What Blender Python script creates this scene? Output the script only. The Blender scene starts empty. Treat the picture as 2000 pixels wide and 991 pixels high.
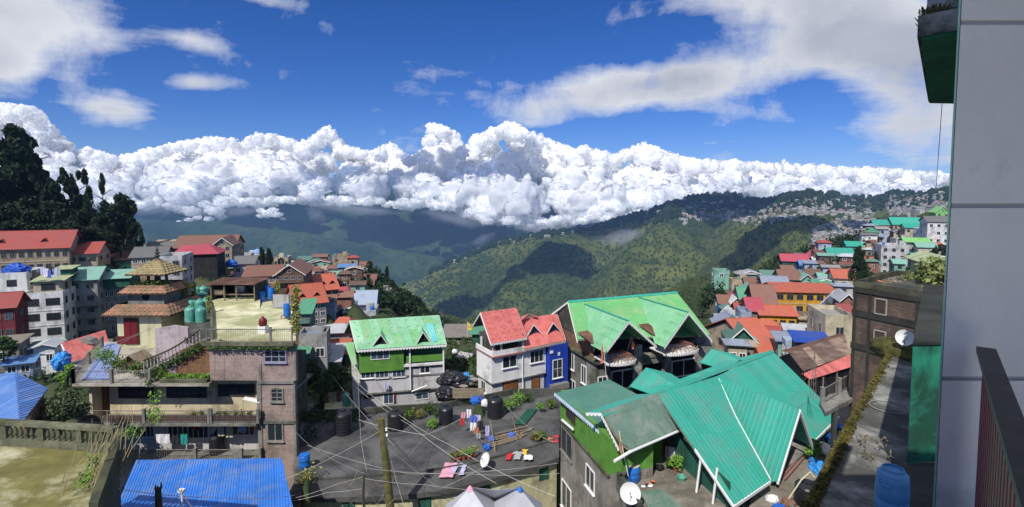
import bpy, math, random
import numpy as np
from mathutils import Vector
S, CO, R = math.sin, math.cos, math.radians
scene = bpy.context.scene
col = scene.collection
# ---------------- camera ----------------
PITCH = R(3.5); PPY = 446.0
cd = bpy.data.cameras.new('camera'); cam = bpy.data.objects.new('camera', cd); col.objects.link(cam)
cam.location = (0, 0, 0); cam.rotation_euler = (R(90) - PITCH, 0, 0)
cd.sensor_width = 36; cd.lens = 18.0; cd.shift_y = -0.02475; cd.clip_start = 0.05; cd.clip_end = 60000
scene.camera = cam
# ---------------- light ----------------
SUN_DIR = Vector((0.30, 0.60, -0.74)).normalized()       # the way the light travels
sl = bpy.data.lights.new('sun', 'SUN'); sl.energy = 4.1; sl.angle = R(0.5); sl.color = (1, .955, .88)
so = bpy.data.objects.new('sun', sl); col.objects.link(so); so.location = (-60, -60, 120)
so.rotation_euler = SUN_DIR.to_track_quat('-Z', 'Y').to_euler()
SUN_EL = math.asin(-SUN_DIR.z); SUN_ROT = math.atan2(-SUN_DIR.x, -SUN_DIR.y)
vs = scene.view_settings; vs.view_transform = 'Standard'; vs.look = 'None'; vs.gamma = 1; vs.use_curve_mapping = False
vs.exposure = 0.14
scene.cycles.max_bounces = 6; scene.cycles.diffuse_bounces = 3; scene.cycles.glossy_bounces = 2
scene.cycles.transparent_max_bounces = 12; scene.cycles.volume_bounces = 0; scene.cycles.transmission_bounces = 3
scene.cycles.use_denoising = True

class NT:
    """small helper round a node tree"""
    def __init__(s, t): s.t = t; s.n = t.nodes; s.l = t.links
    def node(s, k, **kw):
        n = s.n.new(k)
        for a, b in kw.items(): setattr(n, a, b)
        return n
    def put(s, sock, v):
        if hasattr(v, 'links'): s.l.new(v, sock)
        elif v is not None: sock.default_value = v
    def m(s, op, a, b=None, c=None, clamp=False):
        n = s.node('ShaderNodeMath', operation=op, use_clamp=clamp)
        for i, v in enumerate((a, b, c)):
            if v is not None: s.put(n.inputs[i], v)
        return n.outputs[0]
    def mix(s, f, a, b, bt='MIX'):
        n = s.node('ShaderNodeMix', data_type='RGBA', blend_type=bt)
        s.put(n.inputs[0], f)
        for i, v in ((6, a), (7, b)):
            if isinstance(v, (tuple, list)): v = (*v[:3], 1)
            s.put(n.inputs[i], v)
        return n.outputs[2]
    def noise(s, vec, scale, detail=4, rough=.55, dist=0, out=0):
        n = s.node('ShaderNodeTexNoise'); s.put(n.inputs['Vector'], vec)
        n.inputs['Scale'].default_value = scale; n.inputs['Detail'].default_value = detail
        n.inputs['Roughness'].default_value = rough; n.inputs['Distortion'].default_value = dist
        return n.outputs[out]
    def ramp(s, f, a, b):
        n = s.node('ShaderNodeMapRange', clamp=True); s.put(n.inputs[0], f)
        s.put(n.inputs[1], a); s.put(n.inputs[2], b)
        return n.outputs[0]
    def vmap(s, vec, sc=(1, 1, 1), rot=(0, 0, 0), loc=(0, 0, 0)):
        n = s.node('ShaderNodeMapping'); s.put(n.inputs[0], vec)
        n.inputs['Scale'].default_value = sc; n.inputs['Rotation'].default_value = rot; n.inputs['Location'].default_value = loc
        return n.outputs[0]

def px_dir(px, py):
    X = (px - 1000) / 1000; V = (PPY - py) / 1000
    return (X, V * S(PITCH) + CO(PITCH), V * CO(PITCH) - S(PITCH))

# ---------------- world: sky with high cloud ----------------
world = bpy.data.worlds.new('World'); scene.world = world; world.use_nodes = True
w = NT(world.node_tree); w.n.clear()
sky = w.node('ShaderNodeTexSky', sky_type='NISHITA', sun_disc=False, sun_elevation=SUN_EL, sun_rotation=SUN_ROT, altitude=1800,
             air_density=1.0, dust_density=0.15, ozone_density=3.0)
tc = w.node('ShaderNodeTexCoord').outputs['Generated']
sp = w.node('ShaderNodeSeparateXYZ'); w.l.new(tc, sp.inputs[0])
dx, dy, dz = sp.outputs
az = w.m('ARCTAN2', dx, dy); el = w.m('ARCSINE', dz)
zc = w.m('ADD', w.m('MAXIMUM', dz, 0.0), 0.12)
cb = w.node('ShaderNodeCombineXYZ')
w.put(cb.inputs[0], w.m('DIVIDE', dx, zc)); w.put(cb.inputs[1], w.m('DIVIDE', dy, zc))
pl = cb.outputs[0]
n1 = w.noise(pl, 1.3, 12, .62, .5); n2 = w.noise(tc, 7.0, 12, .66, .35); n3 = w.noise(tc, 2.3, 5, .5)
def azel(px, py):
    d = Vector(px_dir(px, py)).normalized()
    return math.atan2(d.x, d.y), math.asin(d.z)
tot = None
# high cloud sheets: centre px,py ; half sizes px ; tilt ; weight
for (px, py, sx, sy, tilt, wt) in [
    (40, 30, 235, 110, -10, 1.2), (0, 130, 90, 60, 0, .75), (225, 214, 95, 38, 0, 1.05), (390, 162, 70, 20, 5, 1.0), (375, 78, 70, 22, -5, .85),
    (640, 55, 45, 22, -35, .33), (1225, 178, 345, 46, 5, 1.2), (1290, 162, 200, 36, -4, .6), (840, 140, 90, 24, 0, .4), (1440, 215, 160, 24, -10, .35),
    (1690, 50, 300, 120, -20, 1.25), (1830, 160, 170, 140, -20, 1.2), (1900, 300, 90, 60, 0, .8), (1430, 0, 230, 42, -6, .85), (1690, 95, 180, 70, -20, .8), (520, 0, 90, 14, 0, .5), (1050, 240, 120, 16, 6, .3),
    (-300, 60, 300, 200, 0, .9), (2500, 100, 500, 260, 0, 1.2)]:
    a0, e0 = azel(px, py); a1, _ = azel(px + sx, py); _, e1 = azel(px, py + sy)
    sa, se = abs(a1 - a0) * .8, abs(e0 - e1) * .8
    da = w.m('SUBTRACT', az, a0); de = w.m('SUBTRACT', el, e0)
    c, s_ = CO(R(tilt)), S(R(tilt))
    u = w.m('DIVIDE', w.m('ADD', w.m('MULTIPLY', da, c), w.m('MULTIPLY', de, s_)), sa)
    v = w.m('DIVIDE', w.m('SUBTRACT', w.m('MULTIPLY', de, c), w.m('MULTIPLY', da, s_)), se)
    q = w.m('ADD', w.m('MULTIPLY', u, u), w.m('MULTIPLY', v, v))
    g = w.m('MULTIPLY', w.m('EXPONENT', w.m('MULTIPLY', q, -0.9)), wt)
    tot = g if tot is None else w.m('ADD', tot, g)
over = w.ramp(el, R(26), R(50)); tot = w.m('ADD', tot, w.m('MULTIPLY', over, .75))   # broken cloud overhead, cover raised above the frame to add ambient light
nn = w.m('ADD', w.m('MULTIPLY', w.m('SUBTRACT', n1, .5), 1.7), w.m('MULTIPLY', w.m('SUBTRACT', n2, .5), 1.9))
dens = w.ramp(w.m('ADD', w.m('MINIMUM', tot, 1.15), nn), .24, 1.02)
dens = w.m('SMOOTH_MIN', dens, 1.0, .1)
thick = w.ramp(w.m('ADD', w.m('ADD', tot, w.m('MULTIPLY', nn, .75)), w.m('MULTIPLY', w.m('SUBTRACT', n3, .5), 2.0)), .45, 1.9)
n4 = w.noise(tc, 9.0, 10, .62, .6)
ccol = w.mix(w.m('ADD', thick, w.m('MULTIPLY', w.m('SUBTRACT', n4, .5), .9), clamp=True), (7.8, 8.0, 8.5), (4.3, 4.6, 5.4))
hs = w.node('ShaderNodeHueSaturation'); hs.inputs['Saturation'].default_value = 1.28; hs.inputs['Value'].default_value = 1.0
w.l.new(sky.outputs[0], hs.inputs['Color'])
skc = w.mix(1.0, hs.outputs[0], (.58, .66, 1.0), 'MULTIPLY')
fin = w.mix(w.m('MULTIPLY', dens, w.ramp(el, R(-1), R(1.5))), skc, ccol)
bg = w.node('ShaderNodeBackground'); w.l.new(fin, bg.inputs[0]); bg.inputs[1].default_value = 0.095
wo = w.node('ShaderNodeOutputWorld'); w.l.new(bg.outputs[0], wo.inputs[0])

# ---------------- helpers ----------------
rnd = random.Random(7)
def W(px, py, Y):
    """the point of the place seen at photo pixel px,py, Y metres out"""
    r = px_dir(px, py); t = Y / r[1]; return Vector((r[0] * t, Y, r[2] * t))
def WZ(px, py, z):
    r = px_dir(px, py); t = z / r[2]; return Vector((r[0] * t, r[1] * t, z))
_cache = {}
def mat(name, c, rough=.85, var=.18, sc=1.3, dirt=None, da=.45, dsc=.5, streak=0., bump=.0, bsc=12., metal=0, rnd_obj=.12, spec=.3, sub=None):
    if name in _cache: return _cache[name]
    m = bpy.data.materials.new(name); m.use_nodes = True; k = NT(m.node_tree)
    b = k.n['Principled BSDF']; b.inputs['Roughness'].default_value = rough; b.inputs['Metallic'].default_value = metal
    b.inputs['Specular IOR Level'].default_value = spec
    oc = k.node('ShaderNodeTexCoord').outputs['Object']
    n = k.noise(oc, sc, 7, .62)
    lo = tuple(x * (1 - var) for x in c); hi = tuple(min(1, x * (1 + var)) for x in c)
    cc = k.mix(k.ramp(n, .3, .7), lo, hi)
    if dirt:
        f = k.ramp(k.noise(oc, dsc, 9, .68, .3), .62 - da * .4, .72 - da * .25)
        cc = k.mix(k.m('MULTIPLY', f, .85), cc, dirt)
    if streak:
        f = k.ramp(k.noise(k.vmap(oc, (2.2, 2.2, .16)), 1.6, 6, .65), .48, .78)
        cc = k.mix(k.m('MULTIPLY', f, streak), cc, tuple(x * .35 for x in (dirt or c)))
    if rnd_obj:
        oi = k.node('ShaderNodeObjectInfo').outputs['Random']
        h = k.node('ShaderNodeHueSaturation'); k.l.new(cc, h.inputs['Color'])
        k.put(h.inputs['Value'], k.m('ADD', k.m('MULTIPLY', oi, 2 * rnd_obj), 1 - rnd_obj)); cc = h.outputs[0]
    k.l.new(cc, b.inputs['Base Color'])
    if bump:
        bp = k.node('ShaderNodeBump'); bp.inputs['Strength'].default_value = bump; bp.inputs['Distance'].default_value = .05
        k.l.new(k.noise(oc, bsc, 6, .6), bp.inputs['Height']); k.l.new(bp.outputs[0], b.inputs['Normal'])
    _cache[name] = m; return m
def brick_mat(name, c1, c2, mortar, dirt=(.10, .10, .08), da=.4):
    if name in _cache: return _cache[name]
    m = bpy.data.materials.new(name); m.use_nodes = True; k = NT(m.node_tree); b = k.n['Principled BSDF']
    b.inputs['Roughness'].default_value = .95; b.inputs['Specular IOR Level'].default_value = .15
    oc = k.node('ShaderNodeTexCoord').outputs['Object']
    s = k.node('ShaderNodeSeparateXYZ'); k.l.new(oc, s.inputs[0]); cb = k.node('ShaderNodeCombineXYZ')
    k.put(cb.inputs[0], k.m('ADD', s.outputs[0], s.outputs[1])); k.put(cb.inputs[1], s.outputs[2])
    t = k.node('ShaderNodeTexBrick'); k.l.new(cb.outputs[0], t.inputs[0])
    t.inputs['Color1'].default_value = (*c1, 1); t.inputs['Color2'].default_value = (*c2, 1); t.inputs['Mortar'].default_value = (*mortar, 1)
    t.inputs['Scale'].default_value = 1; t.inputs['Mortar Size'].default_value = .022; t.inputs['Brick Width'].default_value = .26; t.inputs['Row Height'].default_value = .1
    cc = k.mix(k.ramp(k.noise(oc, 2.2, 8, .7), .45, .75), t.outputs[0], mortar)
    f = k.ramp(k.noise(oc, .6, 9, .7, .4), .62 - da * .4, .78 - da * .25); cc = k.mix(k.m('MULTIPLY', f, .8), cc, dirt)
    k.l.new(cc, b.inputs['Base Color'])
    bp = k.node('ShaderNodeBump'); bp.inputs['Strength'].default_value = .6; bp.inputs['Distance'].default_value = .03
    k.l.new(t.outputs['Fac'], bp.inputs['Height']); bp.invert = True; k.l.new(bp.outputs[0], b.inputs['Normal'])
    _cache[name] = m; return m
def leaf_mat(name, c, c2, trans=.25):
    if name in _cache: return _cache[name]
    m = bpy.data.materials.new(name); m.use_nodes = True; k = NT(m.node_tree); b = k.n['Principled BSDF']
    b.inputs['Roughness'].default_value = .7; b.inputs['Specular IOR Level'].default_value = .2
    oc = k.node('ShaderNodeTexCoord').outputs['Object']
    cc = k.mix(k.ramp(k.noise(oc, .9, 6, .7), .35, .68), c, c2); k.l.new(cc, b.inputs['Base Color'])
    _cache[name] = m; return m

class MB:
    def __init__(s): s.v = []; s.f = []; s.mi = []; s.cur = 0
    def add(s, vs_, fs):
        o = len(s.v); s.v += [tuple(p) for p in vs_]; s.f += [tuple(i + o for i in f) for f in fs]; s.mi += [s.cur] * len(fs); return s
    def box(s, x0, x1, y0, y1, z0, z1):
        return s.add([(x0, y0, z0), (x1, y0, z0), (x1, y1, z0), (x0, y1, z0), (x0, y0, z1), (x1, y0, z1), (x1, y1, z1), (x0, y1, z1)],
                     [(0, 3, 2, 1), (4, 5, 6, 7), (0, 1, 5, 4), (1, 2, 6, 5), (2, 3, 7, 6), (3, 0, 4, 7)])
    def prism(s, pts, e):
        n = len(pts); e = Vector(e); a = [Vector(p) for p in pts]
        return s.add(a + [p + e for p in a], [tuple(range(n - 1, -1, -1)), tuple(range(n, 2 * n))] + [(i, (i + 1) % n, n + (i + 1) % n, n + i) for i in range(n)])
    def poly(s, pts): return s.add(pts, [tuple(range(len(pts)))])
    def cyl(s, c, r, z0, z1, n=12, r2=None, cap=True):
        r2 = r if r2 is None else r2; vv = []
        for rr, z in ((r, z0), (r2, z1)):
            for i in range(n): a = 2 * math.pi * i / n; vv.append((c[0] + rr * CO(a), c[1] + rr * S(a), z))
        ff = [(i, (i + 1) % n, n + (i + 1) % n, n + i) for i in range(n)]
        if cap: ff += [tuple(range(n - 1, -1, -1)), tuple(range(n, 2 * n))]
        return s.add(vv, ff)
    def lathe(s, prof, n=14, c=(0, 0)):
        vv = []; ff = []
        for r, z in prof:
            for i in range(n): a = 2 * math.pi * i / n; vv.append((c[0] + r * CO(a), c[1] + r * S(a), z))
        for j in range(len(prof) - 1):
            for i in range(n): ff.append((j * n + i, j * n + (i + 1) % n, (j + 1) * n + (i + 1) % n, (j + 1) * n + i))
        ff.append(tuple(range(n - 1, -1, -1))); k = (len(prof) - 1) * n; ff.append(tuple(range(k, k + n)))
        return s.add(vv, ff)
    def tube(s, pts, r, n=5, r1=None):
        pts = [Vector(p) for p in pts]; vv = []; ff = []; m_ = len(pts)
        for j, p in enumerate(pts):
            d = (pts[min(j + 1, m_ - 1)] - pts[max(j - 1, 0)]).normalized()
            a = d.cross(Vector((0, 0, 1))) if abs(d.z) < .95 else d.cross(Vector((1, 0, 0))); a.normalize(); b = d.cross(a)
            rr = r if r1 is None else r + (r1 - r) * j / max(1, m_ - 1)
            for i in range(n): t = 2 * math.pi * i / n; vv.append(p + a * (rr * CO(t)) + b * (rr * S(t)))
        for j in range(m_ - 1):
            for i in range(n): ff.append((j * n + i, j * n + (i + 1) % n, (j + 1) * n + (i + 1) % n, (j + 1) * n + i))
        ff.append(tuple(range(n - 1, -1, -1))); k = (m_ - 1) * n; ff.append(tuple(range(k, k + n)))
        return s.add(vv, ff)
    def mesh(s, name, mats):
        me = bpy.data.meshes.new(name); me.from_pydata(s.v, [], s.f)
        for m in (mats if isinstance(mats, (list, tuple)) else [mats]): me.materials.append(m)
        if isinstance(mats, (list, tuple)) and len(mats) > 1: me.polygons.foreach_set('material_index', s.mi)
        me.update(); return me
def link(name, data, parent=None, loc=None, rz=None):
    o = bpy.data.objects.new(name, data); col.objects.link(o)
    if parent is not None: o.parent = parent
    if loc is not None: o.location = loc
    if rz is not None: o.rotation_euler = (0, 0, rz)
    return o
def obj(name, mb, m, parent=None, loc=None, rz=None, smooth=False, label=None):
    me = mb.mesh(name, m)
    if smooth: me.polygons.foreach_set('use_smooth', [True] * len(me.polygons))
    o = link(name, me, parent, loc, rz)
    if label: o['label'] = label
    return o
def tag(o, label, cat=None, group=None, kind=None):
    if label: o['label'] = label
    if cat: o['category'] = cat
    if group: o['group'] = group
    if kind: o['kind'] = kind
    return o
def thing(name, label, cat, loc=(0, 0, 0), rz=0, group=None):
    return tag(link(name, None, None, loc, rz), label, cat, group)
def copy_tree(o, loc=None, rz=None, scale=None, label=None, parent=None, kids=None):
    if kids is None: kids = KIDS(o)
    c = o.copy(); col.objects.link(c)
    if parent is not None: c.parent = parent
    if loc is not None: c.location = loc
    if rz is not None: c.rotation_euler = (0, 0, rz)
    if scale is not None: c.scale = scale if hasattr(scale, '__len__') else (scale,) * 3
    if label: c['label'] = label
    for ch in kids: copy_tree(ch, parent=c)
    return c
def KIDS(o): return list(o.children)
class Frame:
    """a facade frame: origin and x axis from two photo points at one height, y pointing away"""
    def __init__(s, pxl, pyl, Y, pxr, pyr=None, yaw=None):
        s.o = W(pxl, pyl, Y)
        if yaw is None: B = WZ(pxr, pyr, s.o.z); d = B - s.o; s.yaw = math.atan2(d.y, d.x); s.w = d.length
        else:
            s.yaw = R(yaw); s.w = 0
        s.ax = Vector((CO(s.yaw), S(s.yaw), 0)); s.ay = Vector((-S(s.yaw), CO(s.yaw), 0))
        if yaw is not None: s.w = s.uv(pxr, pyl)[0]
    def pt(s, px, py, yo=0.):
        r = Vector(px_dir(px, py)); q = s.o + s.ay * yo
        t = q.dot(s.ay) / r.dot(s.ay); p = r * t - s.o
        return Vector((p.dot(s.ax), p.dot(s.ay), p.z))
    def uv(s, px, py, yo=0.): p = s.pt(px, py, yo); return p.x, p.z
    def side(s, px, py, xo):
        """on the plane x = xo of the frame: (y, z)"""
        r = Vector(px_dir(px, py)); q = s.o + s.ax * xo
        t = q.dot(s.ax) / r.dot(s.ax); p = r * t - s.o
        return p.dot(s.ay), p.z
    def flat(s, px, py, z):
        r = Vector(px_dir(px, py)); t = (s.o.z + z) / r.z; p = r * t - s.o
        return p.dot(s.ax), p.dot(s.ay)
    def world(s, x, y, z): return s.o + s.ax * x + s.ay * y + Vector((0, 0, z))
    def thing(s, name, label, cat, group=None): return thing(name, label, cat, s.o, s.yaw, group)

def clip(poly, k, lo, hi):
    for sgn, lim in ((1, lo), (-1, -hi)):
        out = []
        for i in range(len(poly)):
            a, b = poly[i], poly[(i + 1) % len(poly)]
            fa, fb = sgn * a[k] - lim, sgn * b[k] - lim
            if fa >= 0: out.append(a)
            if (fa >= 0) != (fb >= 0):
                t = fa / (fa - fb); out.append((a[0] + (b[0] - a[0]) * t, a[1] + (b[1] - a[1]) * t))
        poly = out
        if len(poly) < 3: return []
    return poly
def sheets(parent, pts, m, down, sheet=.9, rib=.18, rh=.03, th=.02, name='roof_sheet', rows=1, mats=None, gap=.012, tilt=.006):
    """lay single ribbed roof sheets over the planar polygon pts; ribs run along down"""
    P = [Vector(p) for p in pts]; n = (P[1] - P[0]).cross(P[2] - P[0]).normalized()
    if n.z < 0: n = -n
    d = Vector(down); d = (d - n * d.dot(n)).normalized(); s = n.cross(d); o = P[0]
    q = [((p - o).dot(s), (p - o).dot(d)) for p in P]
    s0, s1 = min(a[0] for a in q), max(a[0] for a in q); t0, t1 = min(a[1] for a in q), max(a[1] for a in q)
    ns = max(1, round((s1 - s0) / sheet)); w_ = (s1 - s0) / ns; hl = (t1 - t0) / rows; i = 0
    for a in range(ns):
        for b in range(rows):
            c = clip(clip(q, 0, s0 + a * w_ + gap / 2, s0 + (a + 1) * w_ - gap / 2), 1, t0 + b * hl, t0 + (b + 1) * hl + (.06 if b < rows - 1 else 0))
            if not c: continue
            ar = sum(c[k][0] * c[(k + 1) % len(c)][1] - c[(k + 1) % len(c)][0] * c[k][1] for k in range(len(c)))
            if abs(ar) < .02: continue
            if ar < 0: c = c[::-1]
            up = (rows - b) * .006 + rnd.uniform(0, tilt)
            mb = MB(); base = [o + s * u + d * v + n * up for u, v in c]; mb.prism(base, n * th)
            k0 = math.ceil((s0 + a * w_ + .04 - s0) / rib)
            k = k0
            while s0 + k * rib < s0 + (a + 1) * w_ - .03:
                u = s0 + k * rib; xs = []
                for j in range(len(c)):
                    A, B = c[j], c[(j + 1) % len(c)]
                    if (A[0] - u) * (B[0] - u) < 0: xs.append(A[1] + (B[1] - A[1]) * (u - A[0]) / (B[0] - A[0]))
                if len(xs) == 2 and abs(xs[0] - xs[1]) > .05:
                    v0, v1 = min(xs), max(xs); hw = rib * .22; h0 = up + th - .001
                    vv = [o + s * (u + x) + d * v + n * (h0 + h) for v in (v0, v1) for x, h in ((-hw, 0), (-hw * .35, rh), (hw * .35, rh), (hw, 0))]
                    mb.add(vv, [(0, 1, 5, 4), (1, 2, 6, 5), (2, 3, 7, 6), (4, 5, 6, 7), (3, 2, 1, 0)])
                k += 1
            obj(name, mb, (mats[i % len(mats)] if mats else m), parent); i += 1

# numpy value noise
def _h(ix, iy, iz, seed):
    n = (ix * 374761393 + iy * 668265263 + iz * 2147483647 + seed * 1274126177) & 0xffffffff
    n = ((n ^ (n >> 13)) * 1274126177) & 0xffffffff
    return ((n ^ (n >> 16)) & 0xffff) / 65535.0
def vnoise(x, y, z, seed=0):
    xi, yi, zi = np.floor(x).astype(np.int64), np.floor(y).astype(np.int64), np.floor(z).astype(np.int64)
    fx, fy, fz = x - xi, y - yi, z - zi
    fx, fy, fz = [f * f * (3 - 2 * f) for f in (fx, fy, fz)]; r = 0
    for a in (0, 1):
        for b in (0, 1):
            for c in (0, 1):
                r = r + _h(xi + a, yi + b, zi + c, seed) * (fx if a else 1 - fx) * (fy if b else 1 - fy) * (fz if c else 1 - fz)
    return r
def fbm(x, y, z, oct_=5, seed=0, gain=.5, ridged=False):
    r = 0; a = 1; t = 0
    for i in range(oct_):
        n = vnoise(x, y, z, seed + i * 17)
        if ridged: n = 1 - np.abs(2 * n - 1)
        r = r + a * n; t += a; a *= gain; x = x * 2.03; y = y * 2.03; z = z * 2.03
    return r / t
def np_mesh(name, V, F, mats, smooth=False, mi=None):
    V = np.asarray(V, np.float32); F = np.asarray(F, np.int32); k = F.shape[1]
    me = bpy.data.meshes.new(name); me.vertices.add(len(V)); me.vertices.foreach_set('co', V.ravel())
    me.loops.add(F.size); me.loops.foreach_set('vertex_index', F.ravel())
    me.polygons.add(len(F)); me.polygons.foreach_set('loop_start', np.arange(0, F.size, k, dtype=np.int32))
    for m in (mats if isinstance(mats, (list, tuple)) else [mats]): me.materials.append(m)
    if mi is not None: me.polygons.foreach_set('material_index', np.asarray(mi, np.int32))
    me.polygons.foreach_set('use_smooth', np.full(len(F), smooth)); me.update(calc_edges=True); me.validate(); return me
def ico(sub):
    t = (1 + 5 ** .5) / 2
    V = [Vector(p).normalized() for p in [(-1, t, 0), (1, t, 0), (-1, -t, 0), (1, -t, 0), (0, -1, t), (0, 1, t), (0, -1, -t), (0, 1, -t), (t, 0, -1), (t, 0, 1), (-t, 0, -1), (-t, 0, 1)]]
    F = [(0, 11, 5), (0, 5, 1), (0, 1, 7), (0, 7, 10), (0, 10, 11), (1, 5, 9), (5, 11, 4), (11, 10, 2), (10, 7, 6), (7, 1, 8), (3, 9, 4), (3, 4, 2), (3, 2, 6), (3, 6, 8), (3, 8, 9), (4, 9, 5), (2, 4, 11), (6, 2, 10), (8, 6, 7), (9, 8, 1)]
    for _ in range(sub):
        c = {}; N = []
        def mid(a, b):
            k = (min(a, b), max(a, b))
            if k not in c: c[k] = len(V); V.append(((V[a] + V[b]) / 2).normalized())
            return c[k]
        for a, b, d in F:
            x, y, z = mid(a, b), mid(b, d), mid(d, a); N += [(a, x, z), (b, y, x), (d, z, y), (x, y, z)]
        F = N
    return np.array([tuple(v) for v in V]), np.array(F)
ICO = {k: ico(k) for k in (0, 1, 2, 3, 4)}
# ---------------- land ----------------
def land_mat(name, cols, sc, bs=.5, bsc=.05):
    m = bpy.data.materials.new(name); m.use_nodes = True; k = NT(m.node_tree); b = k.n['Principled BSDF']
    b.inputs['Roughness'].default_value = 1; b.inputs['Specular IOR Level'].default_value = .05
    oc = k.node('ShaderNodeTexCoord').outputs['Object']
    a = k.noise(oc, sc, 10, .62, .3); c = k.noise(oc, sc * 9, 6, .65); d = k.noise(oc, sc * 45, 5, .7)
    cc = k.mix(k.ramp(a, .40, .60), cols[0], cols[1])
    cc = k.mix(k.m('MULTIPLY', k.ramp(c, .50, .62), .8), cc, cols[2])
    cc = k.mix(k.m('MULTIPLY', k.ramp(d, .58, .72), .5), cc, cols[3])
    k.l.new(cc, b.inputs['Base Color'])
    bp = k.node('ShaderNodeBump'); bp.inputs['Strength'].default_value = bs; bp.inputs['Distance'].default_value = 1 / bsc * .35
    k.l.new(k.noise(oc, bsc, 8, .7), bp.inputs['Height']); k.l.new(bp.outputs[0], b.inputs['Normal'])
    return m
M_near = land_mat('near_ground', [(.05, .07, .03), (.10, .10, .06), (.035, .055, .022), (.14, .13, .10)], .02, .5, .6)
M_ridge = land_mat('ridge_slope', [(.055, .078, .024), (.15, .165, .045), (.028, .046, .018), (.20, .19, .085)], .0025, .9, .02)
M_far = land_mat('far_slope', [(.022, .045, .02), (.06, .095, .038), (.014, .03, .016), (.20, .22, .17)], .0022, 1., .012)
CREST = [(-900, 620), (400, 640), (700, 590), (820, 545), (850, 522), (900, 502), (950, 478), (1000, 465), (1050, 458), (1100, 452), (1150, 443), (1200, 434), (1250, 418), (1300, 402), (1350, 386),
         (1400, 381), (1430, 381), (1470, 392), (1520, 388), (1570, 376), (1620, 378), (1650, 384), (1700, 385), (1750, 377), (1800, 380), (1850, 372), (2600, 360)]
CX = np.array([c[0] for c in CREST], float); CP = np.array([c[1] for c in CREST], float)
def crest(px):
    py = np.interp(px, CX, CP); Yc = np.interp(px, [-900, 800, 1100, 1500, 1850, 2600], [3200, 2900, 2600, 2500, 1900, 1500])
    return Yc, (385 - py) / 1000 * Yc
def foot(px):
    Yf = np.interp(px, [-900, 800, 1100, 1400, 1600, 1800, 2600], [1700, 1900, 1500, 1050, 800, 600, 500])
    zf = np.interp(px, [-900, 800, 1100, 1400, 1600, 1800, 2600], [-560, -520, -400, -250, -150, -75, -60])
    return Yf, zf
CTRL = []    # near ground control points (X, Y, z); houses add theirs
def ctrl(px, py, Y): p = W(px, py, Y); CTRL.append((p.x, p.y, p.z))
for c in [(-500, 900, 25), (-500, 640, 80), (-500, 480, 160), (-500, 370, 240), (30, 560, 130), (60, 505, 150), (150, 500, 160), (60, 420, 210), (200, 460, 190), (260, 500, 210), (0, 1300, 12), (500, 1300, 20), (1000, 1300, 20), (1500, 1400, 16), (2300, 1200, 12),
          (300, 520, 260), (420, 520, 290), (600, 530, 260), (720, 540, 230), (780, 575, 210), (840, 620, 190), (890, 665, 170), (700, 640, 120), (640, 690, 95), (960, 740, 130), (1100, 740, 110), (1250, 720, 100), (1000, 800, 55), (900, 700, 60), (890, 668, 75), (930, 760, 44), (860, 820, 42), (620, 800, 45), (600, 900, 30),
          (0, 520, 380), (300, 560, 400), (600, 600, 420), (800, 680, 420), (1000, 720, 400), (1200, 690, 400), (1350, 640, 400), (1500, 540, 400), (1650, 470, 380), (1760, 420, 360), (1850, 405, 380), (2300, 380, 400), (2300, 500, 100), (1380, 640, 210), (1330, 700, 150)]: ctrl(*c)
for px in range(640, 1421, 52):
    for Y_ in (110, 150, 190, 230, 280, 330, 400):
        if px < 900: py = np.interp(px, [640, 700, 780, 840, 900], [545, 548, 582, 624, 670]) + (0 if Y_ < 240 else (Y_ - 240) * .6) + max(0, 230 - Y_) * .35 + (18 if Y_ > 300 else 0)
        else: py = np.interp(px, [900, 960, 1350, 1421], [690, 740, 730, 650 + (Y_ - 110) * .12])
        ctrl(px, py, Y_)
for px in range(1460, 1800, 60):
    for Y_ in (330, 400): ctrl(px, np.interp(px, [1460, 1800], [560, 440]) + (Y_ - 330) * .3, Y_)
for c in [(60, 722, 80), (90, 732, 70), (110, 745, 58), (40, 745, 60), (135, 722, 86), (20, 735, 70), (160, 748, 58), (0, 715, 88), (80, 712, 92), (190, 735, 70), (200, 700, 90), (60, 705, 97)]: ctrl(*c)
for px in range(560, 1700, 60):
    for Y_ in (24, 30, 36, 43): p_ = W(px, 800, Y_); CTRL.append((p_.x, p_.y, -23.5))
for px in range(150, 560, 60):
    for Y_ in (24, 32, 40, 48): p_ = W(px, 800, Y_); CTRL.append((p_.x, p_.y, -21.5))
def near_z(X, Y):
    C = np.array(CTRL); u = X / Y * 2.2; v = np.log(Y); cu = C[:, 0] / C[:, 1] * 2.2; cv = np.log(C[:, 1])
    num = np.zeros_like(X); den = np.zeros_like(X)
    for i in range(len(C)):
        wgt = 1 / ((u - cu[i]) ** 2 + (v - cv[i]) ** 2 + .0006) ** 2
        num += wgt * C[i, 2]; den += wgt
    return num / den
def ss(a, b, x): t = np.clip((x - a) / (b - a), 0, 1); return t * t * (3 - 2 * t)
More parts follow.
